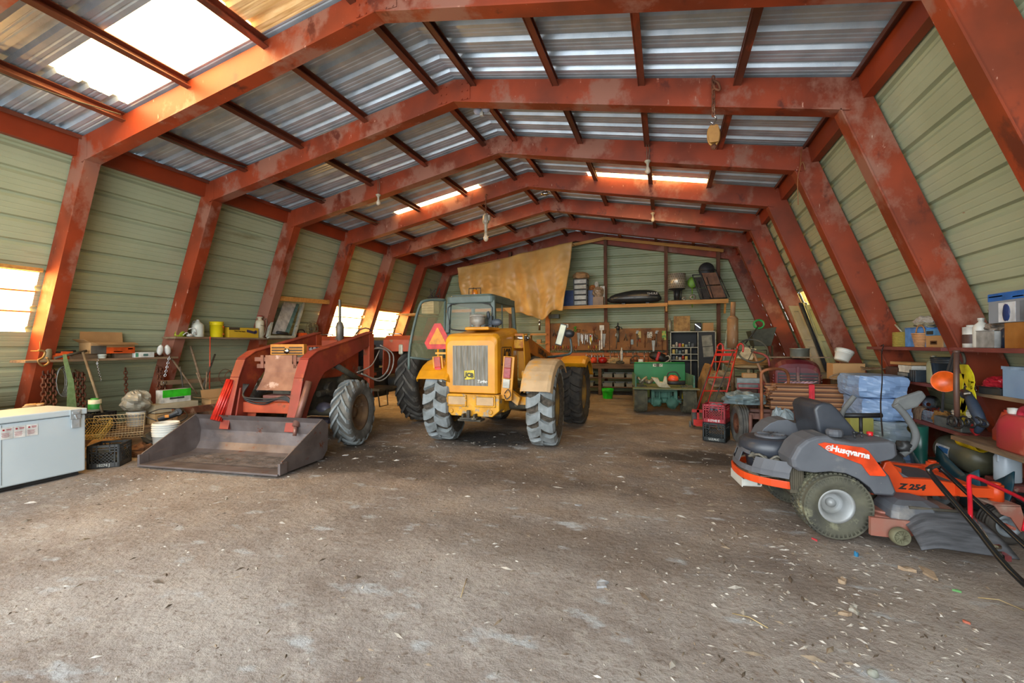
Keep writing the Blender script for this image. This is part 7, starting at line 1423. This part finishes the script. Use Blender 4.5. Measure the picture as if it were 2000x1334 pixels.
l2, d2 = item(1832, 1867, 625, ZA, .24); t = carton('cloudy grey plastic tub beside the second right post', (l2[0]+.0, l2[1]-.02, ZA), (d2[0]*.80, .20, d2[2]), RX90, m=mat('cloudy_tub', '84888a', '6c7072', 4, .3), name='plastic_tub', cat='tub', flaps=(('f', 60, .02), ('l', 60, .02)))
bagm('white net bundle heaped on the blue tub and cartons', (XA+.16, 6.62, ZA+.24), (.07, .17, .07), mat('white_net', 'b8b4b0', '98948c', 20, .8, 0, .3), 102, 'net_bundle', 'net', .15, .15)
# top shelf, near bay
l, d = item(1866, 1888, 633, ZA, .18); can('white tub with a dark label just right of the second post', (XA+.11, 5.63, ZA), .08, .20, WHT, 'tub', 'tub', WHT, band='48302c')
l, d = item(1888, 1905, 625, ZA, .15); jug('white bottle jug between the white tub and the clear bin', (XA+.09, 5.475, ZA), WHITE, .06, .26, cap='d8d8d0', hand=False)
t = carton('clear plastic bin filled with scrap on the near top shelf', (XA+.11, 5.27, ZA), (.25, .2, .15), RX90, m=plain('a0a09c', .25), name='clear_bin', cat='bin', flaps=(('f', 60, .01),))
bagm('heap of metal scrap and rags in the clear bin', (XA+.11, 5.27, ZA+.155), (.07, .10, .05), mat('mixed_scrap', '94887c', '3c3834', 14, .6, .2, .3), 103, 'scrap_heap', 'scrap', .3, .3)
g = MB()
for k in range(5): g.rod((0, -.08+.04*k, 0), (.03*(-1)**k, -.1+.05*k, .07+.01*k), .009, n=6)
solo('loose_tools', g, CHROME, 'bright tool shanks sticking out of the clear bin scrap', 'tools', (XA+.09, 5.26, ZA+.25))
can('dark navy bottle with a black cap on the near top shelf', (XA+.08, 5.07, ZA), .06, .20, plain('1c2c40', .3), 'bottle', 'bottle', BLACK, neck=.6)
t = carton('rusty brown metal box under the blue and white carton', (XA+.11, 4.84, ZA), (.32, .22, .215), RX90, m=mat('rust_brown_tin', 'a06c34', '84501c', 5, .5, .1, .1), name='metal_box')
BW = mat('grey_print_board', '848c94', '787c84', 3, .5)
t = carton('large blue, grey and white printed carton on the brown metal box at right edge', (XA+.075, 4.90, ZA+.217), (.56, .17, .26), RX90, m=BW, name='printed_carton', marks=[('blue_band', 'f', -.285, .285, .19, .255, plain('2468b8', .4)), ('picture_panel', 'f', -.15, .05, .005, .17, plain('d0d4d8', .5)), ('picture_panel', 'f', .10, .285, .005, .17, plain('6c747c', .5)), ('white_line', 'f', -.27, -.10, .225, .235, WHT), ('white_line', 'f', .02, .25, .205, .215, WHT)])
g = MB(); g.blob((-.05, -.09, .085), (.045, .006, .07), 4, .1); part('pictured_vacuum', g, plain('1c3870', .4), t)
# hanging cord
g = MB(); g.tube(smooth_pts([RZ(1720, 676, 2.80), RZ(1726, 674, 2.68), RZ(1722, 690, 2.66), AX(1723, 740, 2.35), AX(1720, 790, 1.95), AX(1724, 853, 1.58)], 6), .006, 6); solo('charger_cable', g, BLACK, 'thin black cord hanging down from the far top shelf', 'cord')
# middle shelf far
l, d = item(1737, 1765, 712, ZB, .2); carton('dark wooden cubby box at the far end of the middle shelf', (XF+.14, 7.32, ZB), (.38, .2, .15), RX90, m=plain('4c3430', .7), name='cubby_box')
carton('folded brown cardboard on top of the cubby box', (XF+.14, 7.12, ZB+.19), (.38, .2, .035), R(-80), m=CARD, name='folded_card')
carton('white carton on the black books of the middle shelf', (XF+.12, 6.98, ZB+.10), (.34, .16, .085), RX90, m=WHT, name='white_carton')
for k, z in enumerate((0, .05)):
    t = thing('book', ['thick dark book, lower of the two lying on the middle shelf', 'thick dark book, upper of the two lying on the middle shelf'][k], 'book', (XF+.10, 7.02-.03*k, ZB+z)); g = MB(); g.span((-.08, -.13, 0), (.08, .13, .048)); part('cover', g, plain('243038', .4), t, .003); g = MB(); g.span((-.0805, -.125, .006), (-.04, .125, .042)); part('pages', g, plain('7c8488'), t)
for k in range(3):
    t = thing('book', ['thick dark book standing upright on the middle shelf', 'dark book standing in the middle of three uprights, middle shelf', 'dark book leaning against the cloudy jug, middle shelf'][k], 'book', (XF+.10, 6.80-.052*k, ZB)); g = MB(); g.span((-.08, -.024, 0), (.08, .024, .14)); part('cover', g, plain('2c3640', .4), t, .003)
jug('tall cloudy green jug left of the black bucket', (XF+.14, 6.55, ZB), mat('cloudy_green_plastic', 'a0a88c', '888c70', 4, .35), .075, .30, sq=.7, cap='a8a890', hand=False, rz=R(90))
pail('large black bucket on the middle right shelf', (XF+.13, 6.18, ZB), .175, .14, .31, mat('black_bucket', '20262c', '2c3034', 4, .4), False, name='black_bucket')
# middle shelf near
t = carton('blue-grey plastic tote at the right edge of the middle shelf', (XF+.13, 4.86, ZB), (.56, .28, .26), RX90, m=mat('blue_grey_tote', '7c98b4', '6c88a8', 3, .4), name='storage_tote', cat='tote', marks=[('rim', 'f', -.295, .295, .235, .262, plain('8ca8c4')), ('yellow_strip', 'l', -.12, -.10, .0, .2, plain('c8a020'))])
bagm('crumpled red plastic sheet on the near middle shelf', (XF+.14, 5.47, ZB), (.10, .11, .08), plain('b82430', .35), 104, 'red_plastic', 'plastic', .2, .15)
carton('black shallow tray at the corner of the blue-grey tote', (XF+.02, 5.27, ZB), (.22, .12, .06), R(-80), m=BLACK, name='black_tray', cat='tray', flaps=(('f', 70, .02),))
g = MB()
for k in range(5): g.tube(smooth_pts([(0, -.12+.05*k, .01), (.02, -.08+.05*k, .05+.01*k), (.0, -.02+.05*k, .02), (.03, .04+.05*k, .06)], 4), .009, 6)
solo('bright_fittings', g, CHROME, 'tangle of bright metal fittings on the near middle shelf', 'fittings', (XF-.01, 5.62, ZB))
t = can('small orange knob lid behind the red plastic', (XF+.20, 5.22, ZB), .04, .16, plain('e08c3c'), 'bottle', 'bottle')
# lowest shelf
ORR = plain('e04c1c', .45)
g = MB(); g.prism([(-.16, 0), (.16, 0), (.03, .24), (-.03, .24)], -.02, .02, 'x'); t = thing('warning_triangle', 'orange red triangle piece standing on the lowest far shelf', 'warning triangle', (XF+.16, 7.10, ZC), ry=.25); part('triangle_body', g, ORR, t, .01)
g = MB(); g.prism([(-.16, 0), (.16, 0), (.03, .22), (-.03, .22)], -.02, .02, 'x'); t = thing('warning_triangle', 'second orange red triangle piece leaning toward the black bucket', 'warning triangle', (XF+.18, 6.72, ZC), ry=.25); part('triangle_body', g, ORR, t, .01)
t = wirebasket('grey slotted plastic basket with rope on the lowest shelf', (XF+.13, 6.48, ZC), (.30, .20, .12), plain('8c98a8', .5), RX90, bars=16); 
g = MB()
for k in range(7): g.tube(smooth_pts([(-.02, .06-.03*k, .12), (-.10, .05-.03*k, .10), (-.115, .06-.03*k, -.02-.02*(k % 3)), (-.11, .04-.03*k, -.1)], 4), .008, 6)
solo('frayed_rope', g, mat('frayed_rope', '7c6450', '5c4838', 20, .9), 'brown frayed rope hanging over the grey slotted basket', 'rope', (XF+.12, 6.66, ZC+.02))
g = MB(); g.lathe([(.02, 0), (.05, .05), (.085, .20), (.08, .20), (.045, .05)], axis='x', n=20); solo('steel_funnel', g, mat('blue_steel', '7c8ca0', '98a4b0', 4, .25, .7), 'shiny steel cone lying on the slotted basket', 'funnel', (XF+.02, 6.40, ZC+.20), R(60))
pail('white tub with folded things on the lowest shelf', (XF+.21, 6.08, ZC), .12, .10, .18, WHITE, False, name='white_tub', cat='tub')
bagm('brown leather glove bundle beside the steel cone', (XF+.1, 6.30, ZC), (.08, .09, .08), plain('8c6430', .8), 105, 'leather_bundle', 'bundle', .2, .2)
t = thing('tool_case', 'long grey tool case on the front of the lowest shelf', 'tool case', (XF+.03, 5.95, ZC), RX90); g = MB(); g.span((-.24, -.06, 0), (.24, .04, .11)); part('case_body', g, plain('5c605c', .5), t, .015); g = MB(); g.rod((.05, -.07, .06), (.22, -.07, .06), .014); part('carry_handle', g, BLACK, t)
# hanging things at the second post
HX = 2.72
t = thing('hanging_dish', 'round orange plastic dish hanging at the second right post', 'dish', RZ(1845, 745, HX-.12), R(58)); g = MB(); g.lathe([(.001, .02), (.085, .015), (.098, -.012), (.104, -.012), (.104, .0), (.09, .03), (.001, .035)], axis='x', n=28); part('dish_body', g, plain('f0641c', .35), t)
g = MB(); g.tube([RZ(1868, 690, HX-.14), RZ(1868, 760, HX-.14), RZ(1870, 838, HX-.14)], [.021, .023, .021], 10); g.rod(RZ(1868, 690, HX-.11), RZ(1868, 684, HX-.11), .027); solo('brown_pole', g, mat('brown_pole', '5c4034', '44302a', 5, .5), 'thick brown tool pole hanging in front of the second right post', 'pole')
for k, (pts, lab) in enumerate([([(1862, 690), (1850, 725), (1842, 770), (1840, 805)], 'wide black strap hanging left of the brown pole'), ([(1868, 688), (1858, 720), (1852, 742)], 'short black strap hanging behind the orange dish')]):
    g = MB(); P = smooth_pts([RZ(x, y, HX-.03-.01*k) for x, y in pts], 4); g.rings([[p+V((0, -.02, 0)), p+V((0, .02, 0)), p+V((.005, .02, 0)), p+V((.005, -.02, 0))] for p in P], smooth=False); solo('black_strap', g, plain('34383c', .6), lab, 'strap')
YH = plain('d8d020', .5); g = MB()
for pts in ([(1872, 712), (1880, 740), (1893, 770), (1896, 815)], [(1878, 712), (1890, 735), (1888, 765), (1875, 800), (1862, 822)], [(1872, 730), (1868, 780), (1880, 830)], [(1892, 745), (1878, 782), (1872, 812)]):
    P = smooth_pts([RZ(x+6, y, HX-.03) for x, y in pts], 4); g.rings([[p+V((0, -.042, 0)), p+V((0, .042, 0)), p+V((.006, .042, 0)), p+V((.006, -.042, 0))] for p in P], smooth=False)
t = solo('safety_harness', g, YH, 'bright yellow safety harness webbing hanging by the brown pole', 'harness')
g = MB(); g.blob((0, 0, 0), (.03, .09, .05), 5, .2); part('buckle_pad', g, BLACK, t, loc=RZ(1888, 770, HX-.03)); g = MB(); g.bar(V((0, -.05, .015)), V((0, .04, .0)), .004, .014, (0, 0, 1)); part('white_mark', g, WHT, t, loc=RZ(1888, 770, HX-.075))
g = MB()
for k in range(6): c = RZ(1860+9*k, 822+4*(k % 2), HX-.17); g.tube([c+V((.01*k, .07*math.cos(q*.6283), (.05-.004*k)*math.sin(q*.6283))) for q in range(10)], .010, 6, True)
solo('black_cable_loops', g, BLACK, 'black cable loops and clips at the foot of the harness', 'cables')
g = MB(); P = smooth_pts([RZ(1893, 775, HX-.09), RZ(1905, 800, HX-.10), RZ(1915, 825, HX-.10), RZ(1908, 845, HX-.10)], 5); g.tube(P, [.03, .035, .04, .042, .045, .045, .045, .045, .042, .042, .04, .038, .035, .03, .025, .02][:len(P)], 10); solo('blue_black_hose', g, plain('2c3848', .5), 'curved dark blue rubber piece right of the yellow harness', 'hose')
g = MB(); g.blob((0, 0, 0), (.03, .05, .06), 6, .15); solo('red_glove', g, plain('c82c34', .6), 'red and black work glove below the blue rubber piece', 'glove', RZ(1905, 838, HX-.0))
# hooks on the post where these hang
g = MB(); g.tube(smooth_pts([RZ(1868, 688, 2.86), RZ(1868, 682, HX), RZ(1880, 690, HX), RZ(1884, 708, HX), RZ(1876, 716, HX)], 4), .012, 6); g.tube(smooth_pts([RZ(1870, 700, HX), RZ(1884, 722, HX), RZ(1878, 738, HX-.01)], 4), .008, 6); solo('iron_hook', g, DGREY, 'dark iron hook bundle on the second right post above the harness', 'hook')
# near lowest shelf: petrol can etc.
t = thing('petrol_can', 'large faded red petrol can with a white cap at the right edge', 'petrol can', (XF-.03, 4.80, ZC), RX90); g = MB(); rs = []
for z, k, kd in ((0, .94, .9), (.02, 1, 1), (.19, 1, 1), (.24, .95, .92), (.285, .80, .7), (.30, .70, .55)): rs.append([V((.245*k*math.copysign(abs(math.cos(a))**.5, math.cos(a)), .12*kd*math.copysign(abs(math.sin(a))**.5, math.sin(a)), z)) for a in [2*math.pi*q/20 for q in range(20)]])
g.rings(rs); part('can_body', g, mat('faded_red_plastic', 'b83440', 'a84434', 3, .5, 0, .05, spots=[('c0785c', 3, .50, (1, 1, .7), .15)]), t)
g = MB(); g.tube(smooth_pts([(-.10, 0, .27), (-.06, 0, .35), (.10, 0, .36), (.2, 0, .33), (.22, 0, .24)], 5), .028, 10); part('can_handle', g, plain('b02c40', .5), t); g = MB(); g.lathe([(.03, .27), (.04, .31), (.042, .345), (.001, .35)], (-.17, 0, 0), n=16); part('cap', g, WHT, t)
t = jug('orange red sloped canister left of the petrol can', (XF+.12, 5.32, ZC), mat('orange_canister', 'd05030', 'b44428', 4, .5), .12, .27, sq=.6, cap='c03820', rz=R(90), hand=False, top=.35)
carton('small blue carton behind the orange canister', (XF+.30, 5.42, ZC), (.16, .12, .26), RX90, m=plain('2c6cb0', .4))
# under the shelves
t = thing('air_tank', 'grey green portable air tank with a blue and white label under the shelves', 'air tank', (2.96, 6.02, .33), R(0)); g = MB(); g.lathe([(.001, -.36), (.09, -.34), (.155, -.27), (.165, -.2), (.165, .2), (.155, .27), (.09, .34), (.001, .36)], axis='y', n=28); part('tank_shell', g, mat('olive_grey_tank', '60604c', '4c4c40', 3, .4, 0, .02), t)
g = MB(); 
for a0 in range(4): a = R(205-14*a0); b = R(205-14*(a0+1)); g.add([(.167*math.cos(a), -.05, .167*math.sin(a)*-1), (.167*math.cos(a), .20, .167*math.sin(a)*-1), (.167*math.cos(b), .20, .167*math.sin(b)*-1), (.167*math.cos(b), -.05, .167*math.sin(b)*-1)], [(0, 1, 2, 3)])
lb = part('tank_label', g, plain('d0d4d8'), t); g = MB()
for a0 in range(2): a = R(198-9*a0); b = R(198-9*(a0+1)); g.add([(.1685*math.cos(a), -.04, .1685*math.sin(a)*-1), (.1685*math.cos(a), .14, .1685*math.sin(a)*-1), (.1685*math.cos(b), .14, .1685*math.sin(b)*-1), (.1685*math.cos(b), -.04, .1685*math.sin(b)*-1)], [(0, 1, 2, 3)])
part('blue_patch', g, plain('2c70b4'), t); g = MB(); g.rod((0, -.1, .165), (0, -.1, .22), .015); g.box((0, .05, .19), (.04, .3, .03)); g.box((0, -.2, -.24), (.22, .04, .18)); g.box((0, .2, -.24), (.22, .04, .18)); g.box((0, -.2, -.15), (.05, .04, .05)); g.box((0, .2, -.15), (.05, .04, .05)); g.box((0, 0, -.325), (.22, .44, .01)); part('tank_feet', g, DGREY, t)
g = MB(); P = []
for k in range(150): a = k*.55; P.append(V((2.86+.055*math.cos(a), 5.88-.0022*k, .500+.05*math.sin(a))))
g.tube(P, .0075, 5); solo('coiled_air_hose', g, plain('d8b414', .35), 'yellow coiled air hose lying on the air tank', 'hose')
t = thing('rubber_boot', 'dark green rubber boot standing under the shelves by the post', 'boot', (2.60, 6.08, .0)); g = MB(); g.tube([(0, 0, .60), (0, .01, .35), (.0, .0, .18), (-.0, -.02, .08)], [.075, .07, .06, .06], 14); g.tube([(0, .04, .06), (0, -.08, .055), (0, -.17, .045)], [.055, .05, .04], 12); part('boot_shell', g, mat('dark_green_rubber', '14443c', '1c5448', 4, .3, spots=[('c0ccc8', 30, .70)]), t)
t = thing('plastic_trough', 'dark teal plastic trough lying in front of the air tank', 'trough', (2.60, 5.44, .0), R(4)); g = MB(); rs = []
for k in range(9): u = k/8; rs.append([V((-.12*(1+.3*math.sin(u*3.1))*math.cos(R(180*j/10)), -.50+1.0*u, .42*(.45+.55*abs(2*u-1)**1.5)-.36*(.5+.5*abs(2*u-1))*math.sin(R(180*j/10)))) for j in range(11)])
g.rings(rs, closed=False, cap=False); part('trough_shell', g, mat('dark_teal_plastic', '284c58', '1c3c48', 3, .35), t, solid=.01)
jug('pale white jug with a torn dark label on the floor under the shelves', (2.86, 5.22, .268), mat('pale_blue_white_jug', 'c4d0d8', 'b4c0cc', 4, .35), .085, .29, sq=.8, cap='d0d8dc', rz=R(200))
g = MB(); g.span((2.80, 5.08, 0), (3.10, 5.42, .265)); solo('low_wooden_block', g, WOODR, 'low dark red block under the pale white jug', 'block', bev=.01)
g = MB()
for k in range(9): g.tube([(2.92+(.12+.008*k)*math.cos(q*.3927), 4.86+(.14+.008*k)*math.sin(q*.3927), .03+.022*k+.012*math.sin(q+k)) for q in range(16)], .013, 6, True)
solo('black_hose_coil', g, BLACK, 'coil of black hose on the floor at the right edge', 'hose')
bagm('grey dusty tarpaulin heap behind the mower deck', (2.06, 5.72, 0), (.24, .32, .24), mat('dusty_grey_tarp', '5c5c58', '747068', 5, .7, 0, .3), 111, 'tarpaulin_heap', 'tarpaulin', .15, .12)
bagm('flat dark rubber sheet spread beside the mower', (1.48, 5.72, 0), (.24, .2, .08), mat('dusty_dark_sheet', '504f4b', '6a675f', 5, .7, 0, .3), 112, 'rubber_sheet', 'rubber sheet', .12, .10)
# ================================================================ LITTER
def scrap(label, x, y, m, sx_, sy_, seed, name='litter', cat='litter', th=.006, lift=.0):
    p = AF(x, y); g = MB(); rr = random.Random(seed); n = 9; ring = [(sx_*rr.uniform(.35, 1)*math.cos(2*math.pi*k/n), sy_*rr.uniform(.3, 1)*math.sin(2*math.pi*k/n)) for k in range(n)]
    g.rings([[V((a, b, 0)) for a, b in ring], [V((a*.97, b*.97, th+rr.uniform(0, th))) for a, b in ring]], smooth=False); return solo(name, g, m, label, cat, (p.x, p.y, fz(p.x, p.y)+.001+lift), rr.uniform(0, 3))
CHIP = mat('pale_bark', 'a08a70', '806a54', 12, .9, 0, .3)
scrap('crumpled white paper scrap on the open floor left of centre', 676, 889, plain('c8c4c0'), .06, .035, 1, 'paper_scrap')
scrap('long pale splinter of wood, largest at lower right', 1815, 1118, CHIP, .11, .035, 2, 'wood_chip', th=.012)
scrap('flat pale stone near the lower right of the floor', 1668, 1190, plain('a8a498'), .05, .035, 3, 'stone', th=.012)
scrap('torn bark piece right of centre at lower right', 1770, 1108, CHIP, .06, .035, 5, 'wood_chip', th=.012)
scrap('bright bark piece left of the blue scrap', 1645, 1136, CHIP, .045, .03, 6, 'wood_chip', th=.014)
scrap('small blue scrap on the floor in front of the mower', 1673, 1083, plain('2c78a0'), .025, .02, 7, 'blue_scrap', th=.02)
scrap('red plastic shreds beside the mower rear tyre', 1590, 1052, plain('c84048'), .05, .015, 8, 'red_scrap')
scrap('reddish chip at the lower right edge of the floor', 1888, 1212, plain('b06048'), .03, .02, 9, 'red_chip')
scrap('pale wood scrap near the lower right corner', 1650, 1200, CHIP, .05, .02, 10, 'wood_chip', th=.01)
scrap('crushed grey lump of ash at lower centre right', 1175, 1140, plain('a4a4a4'), .07, .05, 11, 'ash_lump', th=.01)
scrap('pale grey patch of lime dust in front of the loader', 1130, 985, plain('a8a8a8'), .05, .03, 12, 'dust_patch', th=.004)
scrap('green leaf scrap at lower right', 1868, 1150, plain('5c9454'), .03, .015, 13, 'leaf')
t = AF(1705, 1318); g = MB(); g.blob((0, 0, .012), (.022, .018, .02), 9, .1); solo('round_stone', g, plain('8c8c80', .8), 'rounded grey stone at the bottom edge of the floor', 'stone', (t.x, t.y, fz(t.x, t.y)))
for k, (a, b) in enumerate((((900, 1165), (912, 1128)), ((1910, 1163), (2000, 1188)), ((1430, 1195), (1500, 1225)))):
    p, q = AF(*a), AF(*b); g = MB(); g.tube([(p.x, p.y, fz(p.x, p.y)+.004), ((p.x+q.x)/2, (p.y+q.y)/2+.01, .006), (q.x, q.y, fz(q.x, q.y)+.004)], .003, 5); solo('straw', g, plain('b8a070'), ['thin brown stick on the floor below centre', 'long pale straw at the right edge of the floor', 'thin straw at the lower right of the floor'][k], 'straw')
g = MB(); rr = random.Random(5)
for k in range(5200):
    u = rr.random()
    if u < .55: x, y = rr.uniform(-7.0, 2.9), rr.uniform(.6, 7.5)
    elif u < .8: x, y = rr.gauss(1.1, .8), rr.gauss(2.9, .8)
    else: x, y = rr.gauss(-6.2, .8), rr.gauss(4.0, 1.5)
    if not (-8 < x < 3.1 and .5 < y < 9) or (x < -6.4 and y < 3.6) or (x < -6.3 and 3.6 <= y < 4.7) or (x < -7 and y > 4) or (x > 1.55 and y < 3.5) or (x > 2.6): continue
    s = rr.uniform(.003, .011)*(1+(rr.random() < .06)*1.2); el = rr.uniform(1, 3.2); a = rr.uniform(0, 3.14); z = fz(x, y)
    c_, s_ = math.cos(a), math.sin(a); g.cur = rr.choice((0, 0, 1, 2, 3))
    q = [(s*el, 0), (0, s*.7), (-s*el, 0), (0, -s*.7)]
    vs = [V((x+a_*c_-b_*s_, y+a_*s_+b_*c_, z-.001)) for a_, b_ in q]+[V((x+rr.uniform(-.3, .3)*s, y, z+s*rr.uniform(.4, .9)))]
    g.add(vs, [(0, 1, 4), (1, 2, 4), (2, 3, 4), (3, 0, 4)])
tag(g.build('gravel_and_chips', [plain('b0a698', .9), plain('8c7a64', .9), plain('5c4c3c', .9), plain('c4bcb0', .9)]), 'loose gravel, chaff and wood chips scattered over the dirt floor', 'gravel', kind='stuff')
